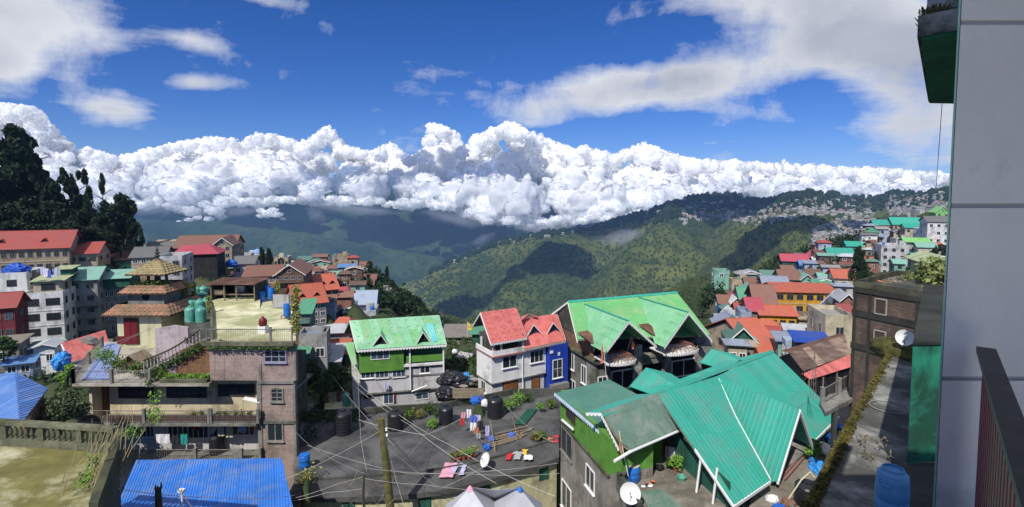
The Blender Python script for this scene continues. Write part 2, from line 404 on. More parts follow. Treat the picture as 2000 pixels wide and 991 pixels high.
def land_z(X, Y):
    px = X / Y * 1000 + 1000
    zn = near_z(X, np.minimum(Y, 420.)) - .9
    Yc, zcr = crest(px); Yf, zf = foot(px)
    t = np.clip((Y - Yf) / (Yc - Yf), 0, 1); z = zf + (zcr - zf) * (t ** 1.15)
    z = np.where(Y > Yc, zcr - (Y - Yc) * .55, z)
    env = np.clip(t * 5, 0, 1) * np.clip((Yc - Y) / 400, 0, 1)
    wx = X + 260 * (fbm(X / 700, Y / 700, X * 0, 3, 5) - .5)
    # spurs running down to the left
    rr = 1 - np.abs(2 * ((wx * .0019 - Y * .00085 + .35 * fbm(X / 500, Y / 500, X * 0, 3, 9)) % 1) - 1)
    rel = (rr - .5) * 150 + (fbm(wx / 330, Y / 330, X * 0, 5, 3, .5, True) - .5) * 110
    z = z + env * rel * np.interp(px, [700, 900, 1300, 1900], [.5, .8, 1.0, .6])
    z = z + ss(600, 1200, Y) * (fbm(X / 60, Y / 60, X * 0, 4, 21) - .5) * 14
    k = ss(0, 1, (Y - 430) / np.maximum(Yf - 430, 120))
    zz = zn + (z - zn) * np.where(Y < 430, 0, k)
    return zz
def grid(pxs, Ys, zf):
    PX, YY = np.meshgrid(pxs, Ys); X = (PX - 1000) / 1000 * YY; Z = zf(X, YY)
    n, m_ = PX.shape; V = np.stack([X, YY, Z], -1).reshape(-1, 3)
    i = np.arange(n - 1)[:, None] * m_ + np.arange(m_ - 1)[None, :]
    return V, np.stack([i, i + 1, i + 1 + m_, i + m_], -1).reshape(-1, 4)
LPX = np.arange(-1000, 2700, 8.); LYS = np.concatenate([np.geomspace(7, 430, 150), np.geomspace(440, 3900, 190)]); LG = []
def land_i(X, Y):
    """height read back from the finished hillside sheet"""
    X = np.asarray(X, float); Y = np.asarray(Y, float); u = np.clip((X / Y * 1000 + 1000 - LPX[0]) / 8., 0, len(LPX) - 1.001); v = np.clip(np.interp(Y, LYS, np.arange(len(LYS))), 0, len(LYS) - 1.001)
    i, j = u.astype(int), v.astype(int); a, b = u - i, v - j; Z = LG[0]; return Z[j, i] * (1 - a) * (1 - b) + Z[j, i + 1] * a * (1 - b) + Z[j + 1, i] * (1 - a) * b + Z[j + 1, i + 1] * a * b
def build_land():
    V, F = grid(LPX, LYS, land_z); LG.append(V[:, 2].reshape(len(LYS), len(LPX)))
    mi = (V[F[:, 0], 1] > 360).astype(int)
    tag(link('hillside', np_mesh('hillside', V, F, [M_near, M_ridge], True, mi)), 'green hillside dropping from the town and rising to the wooded ridge', kind='structure')
# foothills left of centre, and the far massif
FH = [(-900, 440), (100, 432), (250, 427), (400, 431), (450, 437), (520, 449), (600, 458), (700, 474), (800, 492), (900, 515), (1000, 530), (1300, 560), (2700, 560)]
def foothill_z(X, Y):
    px = X / Y * 1000 + 1000; py = np.interp(px, [a for a, b in FH], [b for a, b in FH]); zc = (385 - py) * 3.9
    t = np.clip((Y - 2950) / 950, 0, 1); z = zc - 560 + 560 * t ** .8; z = np.where(Y > 3900, zc - (Y - 3900) * .9, z)
    return z + (fbm(X / 420, Y / 420, X * 0, 6, 31, .52, True) - .6) * 260 * np.clip((3950 - Y) / 250, .12, 1) * np.clip(t * 4, .2, 1)
V, F = grid(np.arange(-1000, 2700, 9.), np.linspace(2950, 4380, 90), foothill_z)
tag(link('foothills', np_mesh('foothills', V, F, M_far, True)), 'lower forested foothill ridge left of the valley', kind='structure')
def massif_z(X, Y):
    t = np.clip((Y - 4700) / 3600, 0, 1); z = -1000 + 960 * t ** .9
    px = X / Y * 1000 + 1000
    z = z - np.interp(px, [700, 1100, 1500], [0, 60, 260]) * (1 - t)
    return z + (fbm(X / 1100 + 3, Y / 1100, X * 0, 7, 41, .5, True) - .62) * 800 * np.clip(t * 3, .2, 1)
V, F = grid(np.arange(-1200, 3000, 9.), np.linspace(4700, 9000, 150), massif_z)
tag(link('mountains', np_mesh('mountains', V, F, M_far, True)), 'far blue mountain massif under the cloud bank', kind='structure')

# ---------------- cumulus ----------------
def cloud_mat(name, soft=1.):
    m = bpy.data.materials.new(name); m.use_nodes = True; k = NT(m.node_tree); k.n.remove(k.n['Principled BSDF'])
    oc = k.node('ShaderNodeTexCoord').outputs['Object']
    d = k.node('ShaderNodeBsdfPrincipled', subsurface_method='BURLEY'); d.inputs['Base Color'].default_value = (.97, .975, .98, 1); d.inputs['Roughness'].default_value = 1; d.inputs['Specular IOR Level'].default_value = 0
    d.inputs['Subsurface Weight'].default_value = 1; d.inputs['Subsurface Radius'].default_value = (1, 1, 1); d.inputs['Subsurface Scale'].default_value = 110
    bp = k.node('ShaderNodeBump'); bp.inputs['Strength'].default_value = .32; bp.inputs['Distance'].default_value = 50
    k.l.new(k.noise(oc, .011, 8, .6), bp.inputs['Height']); k.l.new(bp.outputs[0], d.inputs['Normal'])
    tl = k.node('ShaderNodeBsdfTranslucent'); tl.inputs[0].default_value = (.92, .93, .95, 1)
    ms = k.node('ShaderNodeMixShader'); ms.inputs[0].default_value = .4; k.l.new(d.outputs[0], ms.inputs[1]); k.l.new(tl.outputs[0], ms.inputs[2])
    lw = k.node('ShaderNodeLayerWeight'); lw.inputs[0].default_value = .5
    n = k.noise(oc, .014, 6, .65)
    a = k.ramp(k.m('ADD', lw.outputs['Facing'], k.m('MULTIPLY', k.m('SUBTRACT', n, .5), 1.1 * soft)), 1.02 - .28 * soft, .80 - .38 * soft)
    tr = k.node('ShaderNodeBsdfTransparent'); m2 = k.node('ShaderNodeMixShader'); k.put(m2.inputs[0], a)
    k.l.new(tr.outputs[0], m2.inputs[1]); k.l.new(ms.outputs[0], m2.inputs[2]); k.l.new(m2.outputs[0], k.n['Material Output'].inputs[0])
    return m
M_cloud = cloud_mat('cumulus', 1.3); M_wisp = cloud_mat('thin_cloud', 1.5); M_mist = cloud_mat('mist', 2.1)
TOP = [(-900, 200), (0, 205), (60, 208), (95, 250), (110, 300), (175, 290), (230, 308), (300, 290), (350, 277), (400, 272), (430, 266), (470, 282), (500, 260), (550, 264), (590, 282), (640, 246), (668, 282), (720, 296), (765, 282), (800, 306),
       (825, 300), (850, 240), (880, 252), (905, 290), (935, 262), (965, 250), (1000, 238), (1040, 262), (1085, 280), (1120, 292), (1140, 284), (1200, 302), (1250, 280), (1300, 298), (1350, 312), (1450, 315), (1550, 322), (1650, 326), (1750, 330), (1850, 338), (2700, 320)]
BOT = [(-900, 420), (250, 410), (330, 408), (385, 428), (440, 402), (480, 408), (560, 398), (640, 402), (720, 404), (800, 408), (860, 412), (910, 425), (960, 442), (1040, 446), (1120, 440), (1200, 436), (1300, 425), (1400, 402), (2700, 402)]
tX, tP = zip(*TOP); bX, bP = zip(*BOT)
def blobs(specs, sub, seed, rough=.42):
    Vs, Fs = [], []; o = 0; BV, BF = ICO[sub]
    for i, (c, r, sq) in enumerate(specs):
        P = BV * np.array([1.0, 1.0, sq]); sx = BV * 1.5 + i * 7.31 + seed
        n = 1 - fbm(sx[:, 0], sx[:, 1], sx[:, 2], 5, seed, .5, True)
        P = P * (1 + rough * 1.7 * (n - .42))[:, None] * r + np.array(c)
        Vs.append(P); Fs.append(BF + o); o += len(P)
    return np.concatenate(Vs), np.concatenate(Fs)
rr_ = random.Random(3)
big, small = [], []
x = -260.
while x < 2250:                       # tops along the outline
    t = np.interp(x, tX, tP); r = rr_.uniform(10, 24); Y = rr_.uniform(6200, 7600)
    p = W(x, t + r * .85, Y); (big if r > 16 else small).append((p, r * Y / 1000, rr_.uniform(.85, 1.1))); x += r * .62
for i in range(620):
    x = rr_.uniform(-300, 2250); t, b = np.interp(x, tX, tP), np.interp(x, bX, bP)
    f = rr_.random() ** .9; r = rr_.choice([11, 14, 18, 24, 32, 42, 54]) * rr_.uniform(.8, 1.2)
    if r > (b - t) * .42: r *= .5
    y = t + r * 1.0 + (b - t - r * 1.7) * f; Y = 7600 - 2300 * f + rr_.uniform(-250, 250)
    p = W(x, y, Y); (big if r > 15 else small).append((p, r * Y / 1000, rr_.uniform(.65, .95)))
x = 120.
while x < 1420:                       # ragged base
    b = np.interp(x, bX, bP); r = rr_.uniform(9, 20); Y = rr_.uniform(5100, 5500)
    p = W(x, b - r * .6 + rr_.uniform(-4, 4), Y); small.append((p, r * Y / 1000, rr_.uniform(.55, .8))); x += r * .9
for i, (sp_, sb) in enumerate(((big, 4), (small, 3))):
    V, F = blobs(sp_, sb, 11 + i)
    tag(link('cloud_bank', np_mesh('cloud_bank', V, F, M_cloud, True)), 'long bank of white cumulus over the far mountains' if i == 0 else 'small puffs along the edges of the cumulus bank', kind='stuff')
def mist_mat(name, dens, sc):
    m = bpy.data.materials.new(name); m.use_nodes = True; k = NT(m.node_tree); k.n.remove(k.n['Principled BSDF']); v = k.node('ShaderNodeVolumePrincipled'); v.inputs['Color'].default_value = (.96, .97, 1, 1)
    oc = k.node('ShaderNodeTexCoord').outputs['Object']; g = k.node('ShaderNodeTexGradient', gradient_type='SPHERICAL'); k.l.new(oc, g.inputs[0]); n = k.noise(k.vmap(oc, sc), 1.0, 7, .66, .4)
    f = k.ramp(k.m('ADD', g.outputs['Fac'], k.m('MULTIPLY', k.m('SUBTRACT', n, .5), 1.9)), .34, .95); k.put(v.inputs['Density'], k.m('MULTIPLY', f, dens)); k.l.new(v.outputs[0], k.n['Material Output'].inputs['Volume']); return m
def mist(px, py, Y, rx, ry, label, dens, tilt=0, seed=0):
    c = W(px, py, Y); BV, BF = ICO[2]; o = link('mist', np_mesh('mist', BV * 1.0, BF, mist_mat('mist_air', dens, (2.6, 2.2, 1.6)), True), None, c); o.scale = (rx * Y / 1000, rx * Y / 1600, ry * Y / 1000); o.rotation_euler = (0, R(tilt), seed); tag(o, label, 'cloud')
def small_cloud(pts, Y, label, m=M_cloud, sq=.6):
    c = W(pts[0][0], pts[0][1], Y)
    V, F = blobs([(W(a, b, Y + rr_.uniform(-60, 60)) - c, r * Y / 1000, sq) for a, b, r in pts], 3, int(pts[0][0]))
    tag(link('cloud', np_mesh('cloud', V, F, m, True), None, c), label, 'cloud')
small_cloud([(525, 418, 15), (510, 412, 10), (542, 420, 11), (533, 410, 10), (508, 422, 8), (553, 428, 6)], 5100, 'small round cumulus hanging alone below the bank, left of centre')
small_cloud([(420, 412, 20), (400, 400, 16), (432, 424, 12), (408, 428, 10), (385, 425, 9), (368, 430, 8), (350, 434, 6), (440, 400, 14)], 5000, 'bulging cumulus drooping lowest at the left end of the bank')
mist(617, 420, 5000, 34, 22, 'thin shredded puff to the right of the lone small cumulus', .006, 35)
mist(942, 468, 4900, 42, 16, 'faint shred of cloud low over the valley below the bank', .005, -20)
mist(1222, 463, 2050, 92, 24, 'thin grey mist patch clinging to the shaded ridge, right of centre', .011, -6)
mist(372, 432, 4800, 34, 12, 'faint shred of mist under the drooping cumulus at the left', .006, 10)
for k_ in [(300, 408, 5000, 130, 18, 'soft mist along the base of the cloud bank, far left', .0022, 0, 1), (470, 412, 4950, 110, 16, 'soft mist under the cloud bank beside the lone small cumulus', .0022, 6, 2), (690, 408, 5000, 150, 16, 'soft mist under the cloud bank left of the middle', .0024, -4, 3), (900, 428, 4900, 120, 22, 'soft mist under the tallest towers of the cloud bank', .003, -8, 4), (1060, 446, 4800, 140, 22, 'soft mist where the cloud bank meets the ridge', .003, 0, 5), (1250, 425, 4700, 130, 20, 'soft mist behind the ridge crest under the cloud bank', .0026, 10, 6)]: mist(*k_[:5], k_[5], k_[6], k_[7], k_[8])
# clouds overhead, above the top of the frame; their shade falls on the ridge
def shade_cloud(px, py, Y, rx, alt, label, n=7):
    p = W(px, py, Y); L = -SUN_DIR; t = (alt - p.z) / L.z; c = p + L * t
    V, F = blobs([(Vector((rr_.uniform(-1, 1) * rx * .7, rr_.uniform(-1, 1) * rx * .45, rr_.uniform(-30, 30))), rx * rr_.uniform(.4, .6), .4) for i in range(n)], 3, int(px))
    tag(link('cloud', np_mesh('cloud', V, F, M_cloud, True), None, c), label, 'cloud', 'clouds overhead outside the view')
# ---------------- haze ----------------
def haze():
    mb = MB(); mb.box(-4600, 4600, -60, 4500, -760, 110); o = obj('haze', mb, bpy.data.materials.new('haze_air')); tag(o, 'pale blue haze in the valley air', kind='stuff')
    m = o.data.materials[0]; m.use_nodes = True; k = NT(m.node_tree); k.n.remove(k.n['Principled BSDF'])
    v = k.node('ShaderNodeVolumePrincipled'); v.inputs['Color'].default_value = (.34, .60, 1, 1); v.inputs['Density'].default_value = HAZE
    v.inputs['Anisotropy'].default_value = .1; k.l.new(v.outputs[0], k.n['Material Output'].inputs['Volume'])
HAZE = 1.0e-4
# ---------------- materials ----------------
CONC = mat('concrete', (.27, .26, .23), .95, .2, 1.2, (.08, .085, .06), .45, .6, .4, .3, 9)
CONCD = mat('dark_concrete', (.12, .12, .105), .95, .3, 1.5, (.035, .04, .03), .6, .5, .5, .4, 9)
MOSSY = mat('mossy_concrete', (.20, .20, .13), .95, .35, 1.0, (.05, .06, .025), .6, .5, .5, .4, 8)
WHITE = mat('white_paint', (.80, .79, .77), .8, .08, 1.5, (.35, .33, .29), .2, .5, .25)
WHITEC = mat('white_trim', (.80, .80, .78), .6, .04, 2., None, 0, .5, 0, rnd_obj=.03)
CREAM = mat('cream_plaster', (.62, .53, .35), .9, .12, 1.2, (.25, .2, .12), .3, .5, .3)
PALEY = mat('pale_yellow_plaster', (.62, .58, .36), .9, .1, 1., (.25, .23, .15), .3, .5, .35)
GREYP = mat('grey_plaster', (.40, .39, .38), .9, .12, 1., (.17, .16, .14), .35, .5, .4)
LGREY = mat('light_grey_boards', (.52, .51, .53), .8, .1, 1., (.25, .24, .23), .25, .5, .25)
DWOOD = mat('dark_wood', (.07, .035, .022), .6, .3, 6., None, 0, .5, 0)
BWOOD = mat('brown_wood', (.24, .10, .04), .6, .25, 5.)
TIMBER = mat('weathered_timber', (.25, .2, .14), .9, .35, 5.)
DARK = mat('dark_opening', (.012, .012, .013), .9, .2, 2., rnd_obj=0)
GLASS = mat('window_glass', (.025, .035, .045), .12, .3, .8, rnd_obj=.3, spec=.6)
GLASSB = mat('bluish_glass', (.05, .08, .12), .12, .3, .8, rnd_obj=.3, spec=.6)
METAL = mat('rail_metal', (.20, .20, .19), .6, .2, 8., (.12, .06, .03), .4, 3.)
RUST = mat('rusty_tin', (.20, .11, .075), .75, .35, 1.2, (.10, .05, .03), .5, .7, .3)
RUSTL = mat('light_rusty_tin', (.42, .30, .22), .75, .3, 1.2, (.2, .11, .07), .4, .7, .3)
BLUER = mat('blue_roof_paint', (.04, .19, .62), .5, .16, .35, (.14, .24, .5), .4, .8, .3, rnd_obj=.07, spec=.35)
BLUE2 = mat('pale_blue_roof_paint', (.12, .26, .62), .5, .12, .5, (.22, .34, .60), .4, .8, .2, rnd_obj=.06)
PALEB = mat('pale_lilac_sheet', (.33, .42, .72), .5, .15, .8, (.22, .28, .5), .4, .9, .2)
REDR = mat('red_roof_paint', (.52, .10, .07), .6, .14, .6, (.30, .06, .04), .35, .8, .2, rnd_obj=.07)
PINKR = mat('faded_pink_red_roof', (.60, .17, .15), .6, .12, .7, (.42, .10, .09), .35, 1.2, .2, rnd_obj=.07)
ORANGER = mat('orange_red_roof', (.62, .14, .07), .6, .12, .7, (.4, .1, .06), .3, .9, .15, rnd_obj=.07)
TEAL = mat('teal_roof_paint', (.045, .36, .27), .5, .09, .3, (.10, .30, .24), .38, .6, .22, rnd_obj=.06, spec=.3)
TEALG = mat('grey_green_faded_roof', (.13, .22, .17), .6, .16, .5, (.24, .28, .24), .35, .8, .3, rnd_obj=.08)
GREENR = mat('light_green_roof_paint', (.19, .46, .20), .6, .12, .4, (.30, .44, .28), .4, .7, .1, rnd_obj=.05)
GREENP = mat('patched_green_roof', (.22, .50, .29), .55, .14, .6, (.36, .56, .40), .4, .9, .15, rnd_obj=.10)
CYANR = mat('turquoise_patch', (.12, .50, .55), .55, .1, .8, (.22, .55, .45), .4, .8, .1)
GREENW = mat('leaf_green_wall', (.11, .28, .045), .8, .14, .9, (.07, .17, .03), .3, .8, .25)
DGREEN = mat('dark_green_tin', (.03, .13, .09), .7, .2, .8, (.02, .07, .05), .4, .8, .3)
REDW = mat('maroon_paint', (.16, .015, .02), .5, .2, 3.)
TILE = mat('terracotta_tiles', (.40, .19, .115), .9, .32, 2.5, (.17, .13, .08), .62, 1.2, .2, rnd_obj=.18)
STRAW = mat('weathered_straw_tiles', (.36, .29, .15), .95, .25, 3., (.22, .18, .09), .4, 1.5, .2, rnd_obj=.15)
ORBR = brick_mat('orange_brick', (.40, .16, .07), (.28, .11, .05), (.20, .13, .08), (.05, .06, .03), .5)
BRICK = brick_mat('grey_red_brick', (.42, .19, .14), (.25, .13, .105), (.42, .37, .33), (.13, .115, .09), .42)
DBRICK = brick_mat('dark_sooty_brick', (.27, .14, .10), (.15, .085, .065), (.11, .10, .085), (.03, .028, .02), .6)
MOSSROOF = mat('lichen_covered_concrete', (.66, .63, .42), .95, .22, 1.0, (.30, .31, .14), .55, .35, .0, .4, 9, rnd_obj=.03)
OLIVE = mat('olive_moss_roof', (.17, .155, .05), .95, .35, .8, (.58, .56, .38), .33, .33, .0, .4, 8, rnd_obj=0)
TAR = mat('tar_roof', (.06, .06, .062), .92, .4, .6, (.14, .14, .135), .5, .35, 0, .4, 10, rnd_obj=0)
TARL = mat('grey_tar_strip', (.095, .093, .09), .92, .25, .8, (.05, .05, .05), .4, .4, 0, .4, 10, rnd_obj=0)
BLACKP = mat('black_plastic', (.018, .018, .022), .35, .15, 2., None, rnd_obj=.1, spec=.5)
BLUEP = mat('blue_plastic', (.02, .15, .52), .35, .12, 2., None, rnd_obj=.1, spec=.5)
GRNP = mat('sea_green_plastic', (.10, .36, .27), .35, .12, 2., (.25, .45, .38), .3, 2., rnd_obj=.08, spec=.5)
TARP = mat('blue_tarpaulin', (.02, .12, .50), .5, .3, 3., bump=.4)
CREEP = leaf_mat('creeper_leaves', (.06, .12, .025), (.16, .22, .05))
YCREEP = leaf_mat('yellow_creeper', (.20, .22, .05), (.36, .34, .10))
DLEAF = leaf_mat('dark_foliage', (.012, .028, .012), (.035, .055, .02))
MLEAF = leaf_mat('green_foliage', (.03, .07, .02), (.08, .13, .035))
BLEAF = leaf_mat('bright_foliage', (.10, .24, .03), (.22, .38, .06))
OLEAF = leaf_mat('olive_shrub_leaves', (.06, .085, .035), (.15, .18, .09))
CACTUS = leaf_mat('flowering_shoots', (.10, .13, .04), (.33, .25, .07))
DRY = mat('dry_stalks', (.28, .24, .13), .9, .3, 5.)
BARK = mat('bark', (.06, .045, .03), .95, .3, 4.)
POLEM = mat('mossy_pole', (.17, .15, .06), .95, .3, 3., (.09, .09, .03), .5, 2.)
RUBBLE = mat('rubble_soil', (.20, .16, .12), .95, .4, 2.0, (.08, .065, .045), .5, .8, 0, .8, 4)
STONE = mat('grey_rubble_stone', (.30, .28, .26), .95, .35, 3., (.12, .10, .08), .5, 1.5, 0, .5, 6, rnd_obj=.3)
CLOTH = {n: mat('cloth_' + n, c, .95, .1, 3., bump=.3, rnd_obj=.05) for n, c in dict(white=(.75, .74, .75), pink=(.75, .36, .48), red=(.6, .04, .05), teal=(.03, .33, .30), blue=(.10, .16, .55), yellow=(.75, .5, .05),
    grey=(.4, .4, .42), cream=(.55, .5, .35), maroon=(.2, .03, .05), dark=(.03, .03, .04), orange=(.62, .2, .10), lilac=(.5, .5, .75)).items()}

# ---------------- building pieces ----------------
def win(parent, x0, x1, z0, z1, y=0., nx=2, nz=1, fm=WHITEC, gm=GLASS, face='f', sill=True, fw=.06, pane=True, name='window', dep=.07):
    x0, x1 = min(x0, x1), max(x0, x1); z0, z1 = min(z0, z1), max(z0, z1)
    wd, h = x1 - x0, z1 - z0; mb = MB()
    mb.box(0, wd, -dep, .004, 0, fw); mb.box(0, wd, -dep, .004, h - fw, h); mb.box(0, fw, -dep, .004, fw, h - fw); mb.box(wd - fw, wd, -dep, .004, fw, h - fw)
    for i in range(1, nx): c = wd * i / nx; mb.box(c - fw * .35, c + fw * .35, -dep + .01, 0, fw, h - fw)
    for i in range(1, nz): c = h * i / nz; mb.box(fw, wd - fw, -dep + .015, 0, c - fw * .3, c + fw * .3)
    if sill: mb.box(-.06, wd + .06, -dep - .09, .003, -.07, -.002)
    if face == 'f': loc, rz = (x0, y, z0), 0
    elif face == 'l': loc, rz = (y, x1, z0), -math.pi / 2
    elif face == 'r': loc, rz = (y, x0, z0), math.pi / 2
    wo_ = obj(name, mb, fm, parent, loc, rz)
    if pane:
        for i in range(nx):
            p = MB(); a = wd * i / nx; b = wd * (i + 1) / nx; p.box(a + fw * .4, b - fw * .4, -.03, -.006 + .0, fw * .8, h - fw * .8); obj('pane', p, gm, wo_)
    else:
        p = MB(); p.box(fw * .5, wd - fw * .5, -.03, -.006, fw * .5, h - fw * .5); obj('pane', p, gm, wo_)
    return wo_
def fwin(F, parent, px0, px1, py0, py1, yo=0., **k):
    x0, z1 = F.uv(px0, (py0 + py1) / 2, yo); x1, _ = F.uv(px1, (py0 + py1) / 2, yo)
    _, z1 = F.uv((px0 + px1) / 2, py0, yo); _, z0 = F.uv((px0 + px1) / 2, py1, yo)
    x0 = F.uv(px0, (py0 + py1) / 2, yo)[0]
    return win(parent, x0, x1, z0, z1, yo, **k)
def railing(parent, a, b, h=1., posts=3, ps=.09, pm=CONC, bm=METAL, gap=.13, bars=True, rail=.035, net=None, pname='post'):
    a, b = Vector(a), Vector(b); d = b - a; L = d.length; d.normalize(); n = Vector((-d.y, d.x, 0))
    for i in range(posts):
        c = a + (b - a) * (i / max(1, posts - 1)); mb = MB(); mb.box(-ps, ps, -ps, ps, 0, h + .06); mb.box(-ps - .02, ps + .02, -ps - .02, ps + .02, h + .06, h + .11); obj(pname, mb, pm, parent, c)
    mb = MB()
    for hh, r in ((h * .96, rail), (h * .1, rail * .7)): mb.tube([a + Vector((0, 0, hh)), b + Vector((0, 0, hh))], r, 5)
    obj('rail', mb, bm, parent)
    if bars:
        mb = MB(); k = max(2, int(L / gap))
        for i in range(k + 1): c = a + (b - a) * (i / k); mb.tube([c + Vector((0, 0, h * .1)), c + Vector((0, 0, h * .96))], .011, 3)
        o = obj('bars', mb, bm, parent); o['kind'] = 'stuff'
    if net:
        mb = MB(); mb.prism([a + Vector((0, 0, .12)) + n * .04, b + Vector((0, 0, .12)) + n * .04, b + Vector((0, 0, h * .6)) + n * .04, a + Vector((0, 0, h * .6)) + n * .04], n * .01); obj('netting', mb, net, parent)
def baluster_mesh(h, r, m, n=8):
    mb = MB(); mb.lathe([(r * .8, 0), (r * .8, h * .08), (r * .45, h * .14), (r, h * .36), (r * .55, h * .6), (r * .35, h * .78), (r * .7, h * .86), (r * .8, h * .92), (r * .8, h)], n); return mb.mesh('baluster', m)
def wavy(parent, p0, p1, m=WHITEC, h=.24, step=.28, dz=0., out=(0, -.02, 0), name='scalloped_fascia'):
    """white fascia board with a scalloped lower edge"""
    p0, p1 = Vector(p0), Vector(p1); L = (p1 - p0).length; n = max(2, round(L / step)); mb = MB(); d = (p1 - p0) / n; o = Vector(out)
    for i in range(n):
        a = p0 + d * i + Vector((0, 0, dz)); k = [a, a + d, a + d - Vector((0, 0, h * .5)), a + d * .75 - Vector((0, 0, h * .88)), a + d * .5 - Vector((0, 0, h)), a + d * .25 - Vector((0, 0, h * .88)), a - Vector((0, 0, h * .5))]
        mb.prism(k, o)
    return obj(name, mb, m, parent)
def verge(parent, p0, p1, m=WHITEC, t=.04, h=.2, name='fascia'):
    p0, p1 = Vector(p0), Vector(p1); d = (p1 - p0).normalized(); n = d.cross(Vector((0, 0, 1))).normalized(); mb = MB()
    mb.prism([p0 + n * t, p1 + n * t, p1 - n * t, p0 - n * t], (0, 0, -h)); return obj(name, mb, m, parent)
def slab(parent, pts, t, m, name='slab'):
    mb = MB(); mb.prism(pts, (0, 0, -t)); return obj(name, mb, m, parent)
def leaves(name, pts, r, n, size, m, parent=None, loc=None, seed=0, flat=1., label=None):
    """leafy mass: n leaf faces spread round the points pts (each a centre) within r"""
    g = np.random.default_rng(seed + 5); P = np.array([tuple(p) for p in pts]); c = P[g.integers(0, len(P), n)]
    rr = np.array(r)[g.integers(0, len(r), n)] if hasattr(r, '__len__') else np.full(n, r)
    d = g.normal(size=(n, 3)); d /= np.linalg.norm(d, axis=1)[:, None]; d[:, 2] *= flat
    q = c + d * (rr * (g.random(n) ** .45))[:, None]
    u = g.normal(size=(n, 3)); u /= np.linalg.norm(u, axis=1)[:, None]; w_ = np.cross(u, g.normal(size=(n, 3))); w_ /= np.linalg.norm(w_, axis=1)[:, None]
    s = size * g.uniform(.5, 1.3, n)[:, None]
    V = np.stack([q - u * s, q - w_ * s * .5, q + u * s, q + w_ * s * .5], 1).reshape(-1, 3)
    F = np.arange(4 * n).reshape(-1, 4); o = link(name, np_mesh(name, V, F, m), parent, loc)
    if label: o['label'] = label
    return o
def plant(label, p, h=.6, r=.35, m=BLEAF, pot=None, n=120, cat='plant', group=None, size=.12, seed=None):
    t = thing('potted_plant' if pot else 'shrub', label, cat, p, 0, group); seed = rnd.randrange(9999) if seed is None else seed
    z0 = 0
    if pot: mb = MB(); mb.lathe([(.11, 0), (.17, .24), (.19, .24), (.19, .28), (.15, .28)], 10); obj('pot', mb, pot, t); z0 = .26
    mb = MB(); R_ = random.Random(seed)
    for i in range(4): a = R_.uniform(0, 6.28); mb.tube([(0, 0, z0), (CO(a) * r * .3, S(a) * r * .3, z0 + h * .5), (CO(a) * r * .7, S(a) * r * .7, z0 + h * .9)], .02, 4, .008)
    obj('stem', mb, BARK if not pot else MLEAF, t)
    leaves('foliage', [(R_.uniform(-r, r) * .5, R_.uniform(-r, r) * .5, z0 + h * R_.uniform(.45, .9)) for _ in range(6)], r * .7, n, size, m, t, seed=seed)
    return t
def barrel(label, p, r=.3, h=.9, m=BLUEP, group=None, lid=None, name='water_barrel', cat='barrel'):
    t = thing(name, label, cat, p, rnd.uniform(0, 6), group); mb = MB()
    mb.lathe([(r * .92, 0), (r, h * .05), (r, h * .3), (r * 1.04, h * .33), (r, h * .36), (r, h * .63), (r * 1.04, h * .66), (r, h * .69), (r * .98, h * .95), (r * .9, h)], 18); obj('body', mb, m, t, smooth=True)
    mb = MB(); mb.lathe([(r * .93, h), (r * .93, h + .03), (r * .5, h + .045)], 18); obj('lid', mb, lid or m, t)
    return t
def tank(label, p, r=.55, h=1.3, m=BLACKP, group=None, cat='water tank'):
    t = thing('water_tank', label, cat, p, rnd.uniform(0, 6), group); prof = [(r * .97, 0)]; n = 6
    for i in range(n): z = h * .8 * i / n; q = h * .8 / n; prof += [(r, z + q * .12), (r, z + q * .7), (r * .94, z + q * .8), (r * .94, z + q * .95)]
    prof += [(r, h * .82), (r * .9, h * .88), (r * .62, h * .95), (r * .4, h * .97)]; mb = MB(); mb.lathe(prof, 20); obj('body', mb, m, t, smooth=False)
    mb = MB(); mb.lathe([(r * .38, h * .97), (r * .38, h * 1.03), (r * .3, h * 1.05), (r * .08, h * 1.06)], 16); obj('lid', mb, m, t)
    return t
def dish(label, p, r=.4, az=-25, el=35, m=WHITEC, cat='satellite dish'):
    t = thing('satellite_dish', label, cat, p); mb = MB(); mb.tube([(0, 0, 0), (0, 0, r * .9)], .025, 6); mb.tube([(0, 0, r * .5), (0, .0, r * 1.2)], .02, 6); mb.cyl((0, 0), .12, 0, .03, 8); obj('mast', mb, METAL, t)
    prof = [(r * i / 6, .28 * r * (i / 6) ** 2) for i in range(1, 7)]; n = 28; vv = []; ff = []
    d = Vector((S(R(az)) * CO(R(el)), -CO(R(az)) * CO(R(el)), S(R(el)))); a = d.cross(Vector((0, 0, 1))).normalized(); b = d.cross(a); c0 = Vector((0, 0, r * 1.1))
    for off in (0, -.012):
        vv.append(c0 + d * off)
        for rr, zz in prof:
            for i in range(n): q = 2 * math.pi * i / n; vv.append(c0 + d * (zz + off) + a * (rr * CO(q)) + b * (rr * S(q)))
    N = 1 + 6 * n
    for k in (0, 1):
        o = k * N
        for i in range(n): ff.append((o, o + 1 + i, o + 1 + (i + 1) % n) if k == 0 else (o, o + 1 + (i + 1) % n, o + 1 + i))
        for j in range(5):
            for i in range(n): q = (o + 1 + j * n + i, o + 1 + j * n + (i + 1) % n, o + 1 + (j + 1) * n + (i + 1) % n, o + 1 + (j + 1) * n + i); ff.append(q if k == 0 else q[::-1])
    e = 1 + 5 * n
    for i in range(n): ff.append((e + i, e + (i + 1) % n, N + e + (i + 1) % n, N + e + i))
    mb = MB(); mb.add(vv, ff); obj('reflector', mb, m, t)
    mb = MB(); f = c0 + d * r * .75; mb.tube([c0 + b * r * .95 + d * .02, f], .012, 4); mb.tube([f - d * .06, f + d * .08], .04, 6); obj('receiver_arm', mb, METAL, t)
    return t
